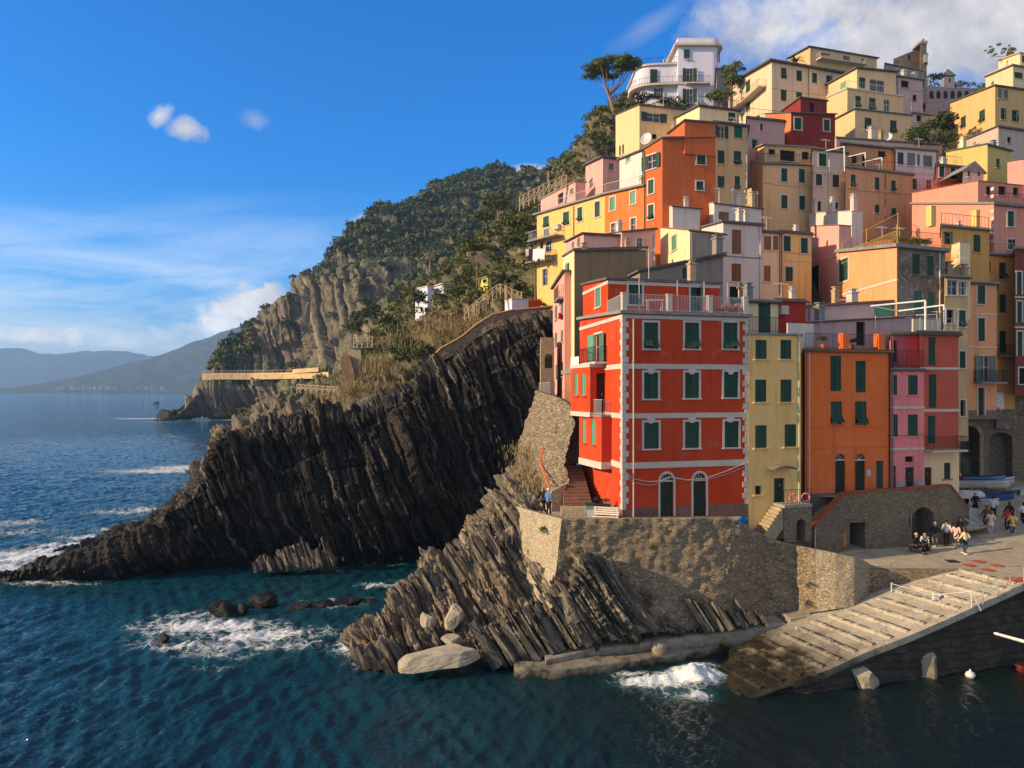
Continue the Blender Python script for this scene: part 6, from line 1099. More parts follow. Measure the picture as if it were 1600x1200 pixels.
tw_ = thing('pale_tower', 'slim pale plastered wall tower with a small railed terrace beside the rubble wall', 'tower', P(842, 700, 60)); hT = block(tw_, 858, 60, 621, 740, 868, a=6, xs=841, d=4, col=cPY, roof=GREYT, over=.06, s=[(850.5, 638, 854, 660, 'e')]); terrace_rail(hT, (0, 1), 1.0, PALEM, sp=.2)
h = house('old rubble stone house front with a dark arched opening beside the pink house', 845, 63, 527, 640, 866, a=5, d=4, col=STONEL, roof=None, f=[(851, 553, 863.5, 575, 'A')])
s_ = thing('stair', 'long flight of brown stone steps climbing beside the red house', 'stairs', P(905, 805, 46.5)); m_ = MB(); N_ = 15; a, b = P(906, 806, 46.6), P(893, 727, 53); BRK = mot('brown_step', lin(134, 98, 78), .3, 3, .9, .3)
for k in range(N_):
    p = a+(b-a)*k/N_; q = a+(b-a)*(k+1)/N_; wd = np.array((.98, .1, 0))*(.95-.25*k/N_); zt_ = a[2]+(b[2]-a[2])*(k+1)/N_
    m_.hexa([(*(p-wd)[:2], 6.5), (*(p+wd)[:2], 6.5), (*(q+wd)[:2], 6.5), (*(q-wd)[:2], 6.5), (*(p-wd)[:2], zt_), (*(p+wd)[:2], zt_), (*(q+wd)[:2], zt_), (*(q-wd)[:2], zt_)])
m_.build('flight', BRK, s_); m_ = MB(); m_.abox(a[0]-1.2, a[0]+.6, a[1]-.9, a[1]-.35, 6.9, 8.0); m_.build('low_wall', STONEL, s_)
# right: stone wall with an arch under the peach house
rw = thing('stone_wall', 'dark stone wall with a tall arch and a tunnel mouth behind the stacked boats', 'wall', P(1497, 790, 70)); p, q = P(1490, 800, 70.5), P(1640, 800, 71.2); o4, d4, n4, L4 = seg(p, q); m_ = MB(); a0, a1, b0, b1 = hit(o4, d4, 1500), hit(o4, d4, 1530), hit(o4, d4, 1546), hit(o4, d4, 1582)
zt_ = CAMZ-(648-HZ)/F*70.5; face(m_, o4, d4, n4, L4, 4.5, lambda s: zt_, [(a0, a1, 4.5, CAMZ-(666-HZ)/F*70.5, 1), (b0, b1, 4.5, CAMZ-(676-HZ)/F*70.5, .5)], depth=2.6)
for x0, x1 in ((a0, a1), (b0, b1)): m_.add([(o4[0]+d4[0]*x-n4[0]*2.6, o4[1]+d4[1]*x-n4[1]*2.6, z) for x, z in ((x0, 4.5), (x1, 4.5), (x1, 12.5), (x0, 12.5))], [(0, 1, 2, 3)])
m_.build('wall_face', STONED, rw); m_ = MB(); RL = lambda q, z, n=0: (o4[0]+d4[0]*q+n4[0]*n, o4[1]+d4[1]*q+n4[1]*n, z); r_ = (a1-a0)/2; zs_ = CAMZ-(666-HZ)/F*70.5-r_; arcbars(m_, RL, (a0+a1)/2, zs_, r_, r_+.42, -.05, .08, k=16); wbox(m_, RL, a0-.42, a0, 4.5, zs_, -.05, .08); wbox(m_, RL, a1, a1+.42, 4.5, zs_, -.05, .08); m_.build('arch_ring', mot('arch_stone', lin(150, 132, 106), .35, 3, .9, .5), rw)
m_ = MB(); m_.hexa([(*p[:2], 12.6), (*q[:2], 12.6), (q[0], 80, 12.8), (p[0], 80, 12.8), (*p[:2], zt_), (*q[:2], zt_), (q[0], 80, zt_), (p[0], 80, zt_)]); m_.build('wall_top', STONED, rw)
h = house('bare stone house corner with a washing line above the tunnel mouth', 1557, 70.4, 556, 670, 1640, a=1, d=6, col=STONEH, roof=None, f=[(1592, 575, 1612, 602, 'A')])
# promontory path: retaining wall and fences
pw = thing('path_wall', 'brown retaining wall carrying the cliff path up to the village', 'wall', P(760, 510, 79))
tp = [(671, 563, 75.0), (690, 545, 75.4), (705, 537, 75.8), (722, 527, 76.3), (745, 508, 77), (770, 493, 77.6), (800, 486, 78.2), (835, 483, 78.8), (862, 480, 79.2)]; wallface('wall_face', tp, [(x, y+(4 if i == 0 else 20), Yv-.3) for i, (x, y, Yv) in enumerate(tp)], 110, 12, rubble('path_wall_stone', (.30, .20, .125), (.20, .14, .09), (.34, .25, .17), 2.6, .7, (1, 1, 1.6), .06), pw, 91, .12, .7, 1.5)
m_ = MB(); 
for (p, q) in zip(tp[:-1], tp[1:]): m_.bar(P(*p)+Zu*.1, P(*q)+Zu*.1, .10, 6)
m_.build('coping', mot('pale_coping', lin(190, 150, 110), .3, 3), pw)
def xfence(name, label, pts, n, h=1.15, mat=WOODP, r=.05, cat='fence'):
    A = catmull([P(*p) for p in pts], n+1); m_ = MB()
    for i in range(n+1): m_.bar(A[i]-Zu*.3, A[i]+Zu*h, r*1.2, 6)
    for i in range(n): m_.bar(A[i]+Zu*h*.95, A[i+1]+Zu*h*.95, r, 5); m_.bar(A[i]+Zu*h*.5, A[i+1]+Zu*h*.5, r*.8, 5); m_.bar(A[i]+Zu*.1, A[i+1]+Zu*h*.9, r*.8, 5); m_.bar(A[i]+Zu*h*.9, A[i+1]+Zu*.1, r*.8, 5)
    return tag(m_.build(name, mat), label, cat)
xfence('wooden_fence', 'pale crossed wooden fence on the lower path above the rocks', [(464, 611, 96), (495, 613, 95), (528, 615, 94)], 8, .85)
xfence('wooden_fence', 'crossed wooden fence along the upper path bridge by the stone pillar', [(590, 541, 100), (620, 538, 99), (650, 533, 98)], 7, 1.2, WOOD)
xfence('wooden_fence', 'short crossed fence on top of the stone pillar', [(553, 541, 101), (566, 541, 101), (582, 539, 101)], 4, 1.2, WOODP)
xfence('wooden_fence', 'steep wooden fence of the stair below the palm', [(738, 492, 84), (755, 478, 84), (770, 466, 85), (782, 460, 85), (800, 468, 85), (815, 474, 85)], 10, 1.2, WOODP)
xfence('wooden_fence', 'lower wooden fence beside the dry reeds below the palm', [(726, 496, 82), (745, 488, 82), (760, 482, 82.5)], 5, 1.0, WOODP)
xfence('wooden_fence', 'rustic fence of thin poles on the slope beside the low pink house', [(812, 326, 98), (835, 314, 98), (858, 303, 98), (885, 292, 98)], 9, 1.6, WOODP, .05)
xfence('wooden_fence', 'thin railing going down over the dark rocks below the dry grass', [(545, 645, 73.5), (566, 637, 74), (588, 627, 74.4)], 5, .8, PALEM, .025)
xfence('wooden_fence', 'little white railing on the sunlit rocks near the bastion', [(768, 862, 48.2), (780, 854, 48), (800, 842, 47.6)], 4, .8, WOODP, .025)
pi_ = thing('stone_pillar', 'square pale stone pillar holding the viewpoint on the cliff path', 'pillar', P(557, 590, 102)); m_ = MB(); c = P(557, 545, 102); m_.abox(c[0]-.7, c[0]+.7, 101.4, 103.5, c[2]-6, c[2]+.1); m_.build('shaft', STONEL, pi_); m_ = MB(); m_.abox(c[0]-.85, c[0]+2.4, 101.2, 103.8, c[2]+.1, c[2]+.3); m_.build('deck', CONC, pi_)
m_ = MB(); A = [P(540, 556, 101), P(548, 590, 98)]; 
for k in range(12): p, q = A[0]+(A[1]-A[0])*k/12, A[0]+(A[1]-A[0])*(k+1)/12; m_.hexa([p+(-.6, 0, -2), p+(.6, 0, -2), p+(.6, .6, -2), p+(-.6, .6, -2), p+(-.6, 0, 0), p+(.6, 0, 0), p+(.6, .6, 0), p+(-.6, .6, 0)])
tag(m_.build('rock_stair', WOOD), 'reddish stair climbing to the stone pillar', 'stairs')
fp = thing('promenade', 'long pale sea wall of the promenade cut into the far headland', 'wall', P(400, 590, 390)); pp_ = [(316, 586, 386), (345, 585, 386), (390, 585, 386.5), (455, 584, 378), (513, 583, 362)]
wallface('wall_face', [(x, y-2, Yv+2) for x, y, Yv in pp_], [(x, y+8, Yv+1.5) for x, y, Yv in pp_], 60, 6, mot('promenade_stone', lin(214, 178, 128), .25, .4), fp, 95, .2, 6, 6)
m_ = MB(); A = catmull([P(x, y-2, Yv+2) for x, y, Yv in pp_], 40); [m_.bar(p, p+Zu*1.3, .09, 4) for p in A]; [m_.bar(p+Zu*1.3, q+Zu*1.3, .09, 4) for p, q in zip(A[:-1], A[1:])]; m_.build('railing', CREAM, fp)
m_ = MB(); a, b = P(457, 577, 379), P(497, 574, 366); m_.hexa([(a[0], a[1], a[2]-2), (b[0], b[1], b[2]-2), (b[0], b[1]+5, b[2]-2), (a[0], a[1]+5, a[2]-2), a, b, b+(0, 5, 0), a+(0, 5, 0)]); m_.build('upper_wall', _mc['promenade_stone'], fp)
m_ = MB(); A = catmull([(P(492, 428, 408)), P(540, 413, 414), P(600, 411, 410), P(648, 414, 402)], 30); A[:, 2] += .5; [m_.bar(p-Zu*2, p+Zu*2.6, .10, 4) for p in A]; [m_.bar(p+Zu*z, q+Zu*z, .05, 4) for p, q in zip(A[:-1], A[1:]) for z in (.6, 1.4, 2.5)]; tag(m_.build('rockfall_fence', mot('grey_steel', (.18, .18, .17))), 'long grey rockfall fence along the top of the far cliff', 'fence')
# huts on the slope
h = house('white hut with two lit walls and a porch among the scrub on the slope', 668, 121, 448, 500, 678, a=8, xs=649, d=4, col=cVI, roof=WHITE, over=.15, name='hut'); block(h.root, 693, 120, 444, 500, 712, a=8, xs=677, d=4, col=cVI, roof=WHITE, over=.25, f=[(698, 452, 710, 464, 'k')], name='porch_wall')
h = house('tiny yellow hut with green windows beside the palm', 762, 104, 433, 470, 768, a=8, xs=746, d=3.5, col=PL('hut_yellow', 216, 206, 96), roof=GREYT, over=.2, s=[(748.5, 437, 752, 443, 'g'), (757, 436, 761, 442, 'g')], name='hut')
h = house('small white shed at the end of the cliff path', 800, 84, 468, 500, 826, a=5, xs=789, d=2.5, col=cVI, roof=WHITE, over=.05, name='shed'); block(h.root, 826.5, 84.5, 471, 500, 846, a=5, d=2, col=cRED, roof=mot('orange_net', lin(222, 92, 46)), over=.05, name='orange_side_wall')
for x, y0, y1, Yv in ((745, 398, 446, 103), (836, 405, 470, 90)): tag(MB().bar(P(x, y1, Yv)-Zu, P(x, y0, Yv), .10, 6, .07).bar(P(x, y0, Yv)-(.5, 0, .4), P(x, y0, Yv)+(.5, 0, -.4), .05, 4).build('utility_pole', WOOD), 'thin wooden utility pole beside the tiny yellow hut' if x < 800 else 'short wooden pole next to the laundry balcony', 'pole')
# the white villa on the hill top
vl = thing('villa', 'white modern villa with rounded terraces on the crest of the hill', 'villa', P(1060, 163, 134)); VY = 134.0
def px2(px, Y=VY): return (px-800)/F*Y
def zz_(y, Y=VY): return CAMZ-(y-HZ)/F*Y
def prism(name, pts, z0, z1, mat, parent): n = len(pts); m_ = MB(); m_.add([(*p, z0) for p in pts]+[(*p, z1) for p in pts], [tuple(range(n-1, -1, -1)), tuple(range(n, 2*n))]+[(k, (k+1) % n, n+(k+1) % n, n+k) for k in range(n)]); return m_.build(name, mat, parent)
def arc(cx, cy, r, a0, a1, n=12): return [(cx+r*math.cos(R(a0+(a1-a0)*k/n)), cy+r*math.sin(R(a0+(a1-a0)*k/n))) for k in range(n+1)]
def low(g): return [(px2(1073)+0, VY+1-g), ]+[] 
def lowplan(g): cx, cy, r = px2(1022), VY+4.2, 2.6+g; return [(px2(1073), VY+1.0-g)]+[(px2(1030), VY+1.4-g)]+arc(cx, cy, r, 262, 165)+[(cx-r, VY+13), (px2(1073), VY+13)]
prism('wall', lowplan(0), zz_(178), zz_(97), cVI, vl); prism('roof', lowplan(.35), zz_(97), zz_(94), WHITE, vl)
prism('balcony', lowplan(1.1), zz_(131), zz_(128), WHITE, vl); prism('terrace_slab', lowplan(.9), zz_(166), zz_(160), WHITE, vl)
def towplan(g): cx, cy, r = px2(1117), VY+4.0, 1.0+g; return [(px2(1060)-g, VY+.2-g), (px2(1112), VY+.2-g)]+arc(px2(1112)+.15, VY+1.6, 1.4+g, 270, 360, 8)+[(px2(1112)+1.55+g, VY+12), (px2(1060)-g, VY+12)]
prism('tower_wall', towplan(0), zz_(178), zz_(72), cVI, vl); prism('tower_roof', towplan(.7), zz_(72), zz_(68), WHITE, vl); prism('parapet', towplan(.15), zz_(68), zz_(59), cVI, vl)
VLf = lambda q, z, n=0: (q, VY+.2-n-.22, z); VLg = lambda q, z, n=0: (q, VY+1.4-n-.25, z)
for x0, y0, x1, y1, kd, L in ((1069, 77, 1078, 92, 'g', VLf), (1072, 107, 1083, 128, 'o', VLf), (1072, 139, 1083, 160, 'o', VLf), (1027, 134, 1034, 150, 'o', VLg), (1018, 104, 1029, 126, 'g', VLg)): window(vl, L, px2(x0), px2(x1), zz_(y1), zz_(y0), kd, None, 134, cVI)
for y0, y1 in ((77, 94), (108, 125), (138, 148)):
    a_ = R(335); c_ = np.array((px2(1112)+.15, VY+1.6)); t_ = np.array((-math.sin(a_), math.cos(a_))); n_2 = np.array((math.cos(a_), math.sin(a_))); window(vl, lambda q, z, n=0: (*(c_+n_2*(1.62+n)+t_*q), z), -.5, .5, zz_(y1), zz_(y0), 'g', None, 134, cVI)
m_ = MB(); z_ = zz_(128); q = lowplan(1.0)[:12]; railing(m_, [(*p, z_) for p in q], 1.1, .4, .02, .03); q = lowplan(.2)[:10]; railing(m_, [(*p, zz_(94)) for p in q], 1.0, .5, .02, .03); railing(m_, [(px2(1072), VY-.8, zz_(131)), (px2(1108), VY-.8, zz_(131))], 1.1, .3, .02, .03); m_.build('railing', IRON, vl)
m_ = MB(); m_.abox(px2(1071), px2(1109), VY-.9, VY+.2, zz_(133), zz_(131)); m_.build('balcony', WHITE, vl)
m_ = MB(); m_.path([(px2(1042), VY+3, zz_(95)), (px2(1042), VY+3, zz_(82)), (px2(1058), VY+3, zz_(68)), (px2(1058), VY+3, zz_(90))], .06, 5); [m_.bar((px2(1042+4*k), VY+3, zz_(93-6*k)), (px2(1042+4*k), VY+3, zz_(84-4*k)), .04, 4) for k in range(4)]; m_.build('roof_stair', PALEM, vl)
# castle ruin, steeple, arcade
ca_ = thing('castle', 'ruined brown stone castle wall with a tower fragment on the skyline', 'castle', P(1440, 135, 150)); CST = rubble('castle_stone', (.34, .24, .14), (.22, .16, .10), (.30, .24, .17), 1.2, .8); m_ = MB()
h_ = block(ca_, 1396, 150, 92, 150, 1442, a=2, d=6, ytr=73, col=CST, roof=None, f=[(1419, 86, 1423, 93, 'k')], name='curtain_wall'); h_ = block(ca_, 1438, 149, 68, 160, 1448, a=2, d=4, col=CST, roof=None, name='tower_wall'); m_ = MB(); c = P(1443, 68, 149)
for k in range(5): m_.abox(c[0]-.7+.3*k, c[0]-.4+.3*k, 149, 152, c[2], c[2]+.25+.35*((k*7) % 3))
m_.build('broken_crown', CST, ca_); h_ = block(ca_, 1444, 148.5, 84, 97, 1450, a=2, d=1.5, col=cWH, roof=GREYT, over=.1, name='clock_face_wall'); block(ca_, 1384, 147, 100, 160, 1440, ytr=112, a=2, d=5, col=GREYT, roof=ROOFG, name='lower_hall_wall')
sp_ = thing('steeple', 'slim grey church steeple with a pointed roof against the cloud', 'steeple', P(1484, 140, 186)); c = P(1484.5, 120, 186); m_ = MB(); face(m_, (c[0]-1.1, 186), np.array((1.0, 0)), np.array((0, -1.0)), 2.2, c[2]-5, lambda q: c[2]+.3, [(.8, 1.4, c[2]-1.5, c[2]-.3, 1)], depth=.5); m_.abox(c[0]-1.1, c[0]+1.1, 186.5, 188, c[2]-5, c[2]+.3); m_.build('tower', mot('grey_stone', lin(132, 128, 126), .3, 2), sp_)
m_ = MB(); t_ = (c[0], 187, c[2]+2.4); q = [(c[0]-1.4, 185.7, c[2]+.3), (c[0]+1.4, 185.7, c[2]+.3), (c[0]+1.4, 188.3, c[2]+.3), (c[0]-1.4, 188.3, c[2]+.3)]; m_.add(q+[t_], [(0, 1, 4), (1, 2, 4), (2, 3, 4), (3, 0, 4), (3, 2, 1, 0)]); m_.build('spire', mot('spire_slate', lin(96, 92, 96)), sp_)
h = house('long pinkish wall with a row of small arches below the steeple', 1446, 150, 136, 190, 1522, ytr=139, a=3, d=5, col=PL('arcade_plaster', 178, 150, 140), roof=WHITE, over=.1, f=[(1452+11*k, 142, 1459+11*k, 154, 'A') for k in range(6)], name='arcade')
h = house('shed roof dark rubble block between the white villa and the cream villa', 1120, 128, 108, 170, 1150, a=4, d=6, col=GREYT, roof=ROOFT, over=.3, name='stone_hut')
# ---------- trees and plants ----------
PINE = foliage('pine_needles', (.075, .105, .026), (.19, .21, .05), sc=.5); PALMF = foliage('palm_fronds', (.04, .055, .018), (.10, .105, .035), sc=1.0); BARK = mot('pine_bark', lin(150, 112, 84), .3, 3, .95, .6, 8)
DRY = foliage('dry_reed', (.28, .20, .09), (.42, .30, .15), sc=.6); BUSH = foliage('bush_leaves', (.034, .050, .014), (.09, .105, .024), sc=.7); BUSHL = foliage('bright_bush_leaves', (.05, .07, .014), (.12, .13, .03), sc=.7)
def limb(mb, pts, r0, r1, n=8):
    k = len(pts)-1
    for i in range(k): mb.bar(pts[i], pts[i+1], r0+(r1-r0)*i/k, n, r0+(r1-r0)*(i+1)/k)
def pine(name, label, base, fork, crown, half, Y, seed, nl=60, leaf=.13, clump=(.7, 1.2), tr=.38, lean=0, n=90):
    rr = np.random.default_rng(seed); t_ = thing(name, label, 'tree', P(*base, Y)); b, f = P(*base, Y), P(*fork, Y); c = P(*crown, Y); w_, h_ = half; m_ = MB()
    limb(m_, [b-Zu*1.5, b, (b*.6+f*.4)+np.array((.15, 0, 0)), f], tr, tr*.55); C, Rd = [], []
    for k in range(nl):
        a = rr.uniform(0, 6.283); q = math.sqrt(rr.uniform(.04, 1)); z = rr.uniform(-.5, 1)*math.sqrt(max(.05, 1-q*q*.85)); p = c+np.array((w_*q*math.cos(a), w_*.8*q*math.sin(a), h_*z+lean*w_*q*math.cos(a))); C.append(p); Rd.append(rr.uniform(*clump))
    C, Rd = np.array(C), np.array(Rd)
    for k in range(11):
        e = C[rr.integers(nl)]; mid = f+(e-f)*.5+np.array((0, 0, -.35*h_*rr.uniform(.2, 1))); limb(m_, [f, mid, e], tr*.34, .04, 6)
    m_.build('trunk', BARK, t_); V, Fq = leafcloud(C, Rd, n, leaf, seed+1, .62); mk('crown', V, Fq, PINE, t_); return t_
pine('umbrella_pine', 'tall umbrella pine with a spreading crown alone on the crest beside the white villa', (962, 196), (952, 150), (955, 108), (4.6, 1.7), 126, 3, 110, .11, (.75, 1.25), .42, .12, 190)
pine('pine_tree', 'round crowned pine on the slope left of the sunlit yellow row', (778, 350), (777, 327), (776, 318), (2.7, 1.9), 136, 8, 46, .15, (.6, 1.0), .25)
pine('pine_tree', 'dark windswept pine branch over the villa at the top right', (1578, 100), (1572, 88), (1562, 80), (2.4, .6), 134, 12, 16, .2, (.3, .7), .16, -.1)
pine('evergreen_tree', 'dark evergreen tree between the white villa and the cream villa', (1143, 165), (1143, 140), (1146, 122), (1.8, 2.4), 122, 14, 34, .16, (.7, 1.1), .2)
pine('evergreen_tree', 'lower dark bushy tree under the white villa terrace', (1125, 172), (1126, 160), (1127, 152), (1.9, 1.3), 121, 15, 28, .16, (.6, 1.0), .2)
def palm(label, base, head, Y, L, seed, nf=34):
    rr = np.random.default_rng(seed); t_ = thing('palm_tree', label, 'palm', P(*base, Y)); b, h_ = P(*base, Y), P(*head, Y); m_ = MB(); limb(m_, [b-Zu, b*.5+h_*.5, h_], .32, .26, 10); m_.build('trunk', BARK, t_); V, Fc = [], []
    for k in range(nf):
        a = rr.uniform(0, 6.283); up = rr.uniform(.25, 1.35); d = np.array((math.cos(a), math.sin(a), 0)); pts = [h_+d*L*s*math.cos(up*(1-.35*s))+Zu*L*(s*math.sin(up)-.62*s*s) for s in np.linspace(0, 1, 9)]; sd_ = np.cross(d, Zu)
        for i in range(1, 9):
            for sg in (-1, 1):
                for q in range(3):
                    p = pts[i-1]+(pts[i]-pts[i-1])*(q/3); e = p+(sd_*sg*.75+d*.45+Zu*-.22)*L*.24*(1-.09*i); w_ = (pts[i]-pts[i-1])*.16; n_ = len(V); V += [p-w_, p+w_, e]; Fc.append((n_, n_+1, n_+2))
    mk('crown', V, Fc, PALMF, t_)
palm('shaggy palm standing above the cliff path beside the tiny yellow hut', (793, 475), (791, 440), 92, 3.0, 4)
palm('small dark palm against the sky on the scrub slope', (858, 275), (858, 266), 124, 1.5, 6, 18)
palm('small palm on the terrace in front of the cream villa roof', (1243, 108), (1243, 96), 118, 1.9, 7, 18)
t_ = thing('bare_tree', 'bare grey leafless tree on the shaded slope', 'tree', P(672, 418, 168)); m_ = MB(); rr = np.random.default_rng(3); b = P(672, 425, 168); f = P(672, 405, 168); limb(m_, [b, f], .2, .12, 6)
for k in range(26): a = rr.uniform(0, 6.28); e = f+np.array((1.9*math.cos(a), 1.2*math.sin(a), rr.uniform(.3, 2.6))); limb(m_, [f, f*.5+e*.5-Zu*.2, e], .07, .02, 4)
m_.build('branches', mot('grey_bark', lin(140, 120, 104)), t_)
def shrub(label, px, py, Y, r, seed, mat=None, n=9, name='shrub', zs=.8):
    rr = np.random.default_rng(seed); c = P(px, py, Y); C = c+rr.normal(0, .42, (n, 3))*r*np.array((1, 1, .55))+Zu*r*.35; V, Fq = leafcloud(C, r*rr.uniform(.4, .7, n), 110, .13, seed, zs); return tag(mk(name, V, Fq, mat or BUSH), label, name.replace('_', ' '))
for k, (px, py, Y, r, m_, lab) in enumerate([(575, 505, 118, 3.2, BUSH, 'large dark round shrub above the stone pillar'), (560, 520, 116, 2.2, BUSH, 'dark shrub close behind the stone pillar'), (610, 512, 118, 2.0, BUSHL, 'lit shrub right of the large dark shrub'), (650, 475, 117, 2.2, BUSH, 'dark shrub at the left wall of the white hut'), (718, 470, 112, 2.2, BUSH, 'dark shrub right of the white hut porch'), (735, 455, 108, 2.6, BUSH, 'tall dark shrub under the tiny yellow hut'),
    (640, 545, 92, 2.4, BUSHL, 'yellow green shrub hanging above the promontory edge'), (622, 565, 88, 2.0, BUSH, 'green shrub at the brink of the dark cliff'), (655, 560, 86, 1.8, BUSH, 'dark green shrub at the foot of the path wall'), (690, 470, 116, 1.6, BUSHL, 'small bright shrub below the white hut wall'), (760, 345, 132, 2.6, BUSHL, 'bright shrub below the round crowned pine'), (812, 365, 108, 2.8, BUSHL, 'bright shrub just left of the yellow row'), (800, 392, 106, 2.6, BUSH, 'dark shrub between the poles and the yellow row'), (742, 395, 122, 2.6, BUSHL, 'pale green shrub on the shoulder of the slope'),
    (1018, 158, 131, 1.3, BUSHL, 'lit hedge at the foot of the white villa'), (1040, 162, 130, 1.5, BUSH, 'dark hedge under the white villa terrace'), (1000, 158, 131, 1.7, foliage('brown_bush', (.07, .055, .03), (.13, .095, .05)), 'brown shrub left of the white villa'), (1440, 225, 97, 2.4, BUSH, 'dark shrub right of the yellow terraced house'), (1465, 205, 103, 3.0, BUSH, 'large dark shrub on the gap below the arcade'), (1478, 228, 96, 2.0, BUSH, 'dark shrub beside the lemon yellow house'), (1462, 130, 158, 2.2, BUSHL, 'bright shrub beside the castle ruin')]): shrub(lab, px, py, Y, r, 30+k, m_)
DRYB = foliage('dry_bush', (.20, .15, .07), (.36, .27, .13), sc=.6)
for k, (px, py, Y, r, lab) in enumerate([(665, 520, 84.5, 1.5, 'dry tan bush at the left end of the dry reeds'), (690, 506, 85, 1.7, 'dry tan bush in the middle of the dry reeds'), (715, 497, 85.5, 1.6, 'dry tan bush at the right end of the dry reeds'), (548, 622, 81, 1.2, 'low dry bush on the sunlit lower slope'), (572, 602, 86, 1.3, 'dry bush above the low dry bush on the lower slope')]): shrub(lab, px, py, Y, r, 60+k, DRYB, 9)
def reeds(label, pts, n, h, seed, mat=None, spread=1.5, name='dry_reeds'):
    rr = np.random.default_rng(seed); A = catmull([P(*p) for p in pts], 40); V, Fc = [], []
    for k in range(n):
        b = A[rr.integers(40)]+rr.normal(0, spread, 3)*np.array((1, 1, .25))-Zu*.5; hh = h*rr.uniform(.5, 1.15); a = rr.uniform(0, 6.28); ln = np.array((math.cos(a), math.sin(a), 0))*hh*rr.uniform(.1, .45); w_ = np.array((-math.sin(a), math.cos(a), 0))*.016*h**.5; n_ = len(V)
        V += [b-w_, b+w_, b+ln*.4+Zu*hh*.65+w_*1.3, b+ln*.4+Zu*hh*.65-w_*1.3, b+ln+Zu*hh*.9]; Fc += [(n_, n_+1, n_+2, n_+3), (n_+3, n_+2, n_+4)]
    return tag(mk(name, V, Fc, mat or DRY), label, 'reeds')
reeds('broad clump of dry tan reeds above the brown path wall', [(658, 530, 84), (690, 515, 84), (715, 505, 84), (735, 500, 84)], 3000, .65, 3, spread=2.3)
reeds('patch of dry golden grass above the dark promontory rocks', [(535, 632, 80), (560, 612, 84), (575, 600, 86), (588, 608, 84)], 2600, .7, 4, spread=1.9)
reeds('small tuft of dry grass between the shrubs and the pillar', [(590, 575, 90), (598, 562, 92), (604, 580, 89)], 1500, 1.0, 5, spread=1.1)
reeds('dry grass strip under the white hut', [(690, 512, 92), (720, 502, 92), (705, 506, 93)], 1500, .7, 6, spread=2.6)
for k, (px, py, Y, r, lab) in enumerate([(1045, 838, 42.4, .42, 'dry orange tuft growing from the bastion wall under the red house'), (1022, 862, 42.2, .45, 'green tuft hanging on the bastion wall below the orange tuft'), (930, 850, 42.0, .35, 'small tuft high on the bastion wall near its sunlit corner'), (905, 868, 41.8, .38, 'brown tuft on the shaded bastion wall close to the corner'), (848, 832, 44.5, .4, 'lit tuft on the sunlit side of the bastion')]): shrub(lab, px, py, Y, r, 70+k, foliage('wall_tuft', (.10, .085, .03), (.22, .15, .05)) if k in (0, 3) else BUSHL, 7, 'wall_plant')
reeds('dry grass on the rocks under the rubble wall', [(822, 690, 60), (828, 725, 56), (838, 760, 52)], 1200, .5, 9, spread=.8)
# flowering plants and pots on the terraces
c0_, c1_ = np.array(RED.L1(hit(RED.c0, RED.fd, 1110), zq(478), -.35)), np.array(RED.L1(hit(RED.c0, RED.fd, 1162), zq(478), -.35)); rr = np.random.default_rng(5); C = c0_+(c1_-c0_)*rr.uniform(0, 1, (34, 1))+rr.normal(0, .12, (34, 3)); V, Fq = leafcloud(C, rr.uniform(.18, .32, 34), 90, .17, 6)
tag(mk('flowering_plant', V, Fq, foliage('orange_blossom', (.55, .10, .03), (.62, .20, .06), sc=3)), 'orange red flowering plant filling the right end of the red house terrace', 'plant')
POT = mot('terracotta_pot', lin(190, 104, 62), .2, 4, .85, .1)
for k in range(9):
    s_ = .5+k*.62; c = np.array(ST.L2(s_, ST.zc+(ST.zs-ST.zc)*s_/ST.d+.28, -.32)); t_ = thing('flower_pot', 'terracotta pot with a small plant on the ledge of the roof garden', 'pot', c, 'terracotta pots on the roof garden ledge'); MB().lathe(c, [(.11, 0), (.17, .28), (.19, .28), (.19, .34), (.15, .34)], 12).build('pot', POT, t_); V, Fq = leafcloud(np.array([c+Zu*.5]), np.array([.24]), 60, .25, k); mk('plant', V, Fq, BUSHL, t_)
for k in range(10):
    s_ = .3+k*.36; c = np.array(ST.L1(s_, ST.zc+.5, -.35)); rr = np.random.default_rng(k); V, Fq = leafcloud(c+rr.normal(0, .12, (5, 3))+Zu*.15, rr.uniform(.2, .38, 5), 60, .2, 80+k); tag(mk('garden_plant', V, Fq, BUSHL if k % 3 else DRY), 'leafy plant in the green row over the stone front of the roof garden', 'plant', 'plants over the stone front of the roof garden')
def potplant(label, p, h=.8, r=.3, mat=None, seed=1):
    t_ = thing('potted_plant', label, 'plant', p); p = np.array(p); MB().lathe(p, [(.13, 0), (.19, .3), (.2, .34), (.16, .34)], 12).build('pot', POT, t_); rr = np.random.default_rng(seed); V, Fq = leafcloud(p+Zu*(h*.6)+rr.normal(0, .1, (5, 3)), np.full(5, r*.8), 70, .2, seed); mk('plant', V, Fq, mat or BUSH, t_)
potplant('potted shrub behind the railing at the left end of the orange house terrace', ORH.L1(1.9, ORH.zc+.12, -.6), 1.1, .4); potplant('pale potted shrub between the pillars on the orange house terrace', ORH.L1(4.2, ORH.zc+.12, -.6), 1.0, .35, BUSHL, 3)
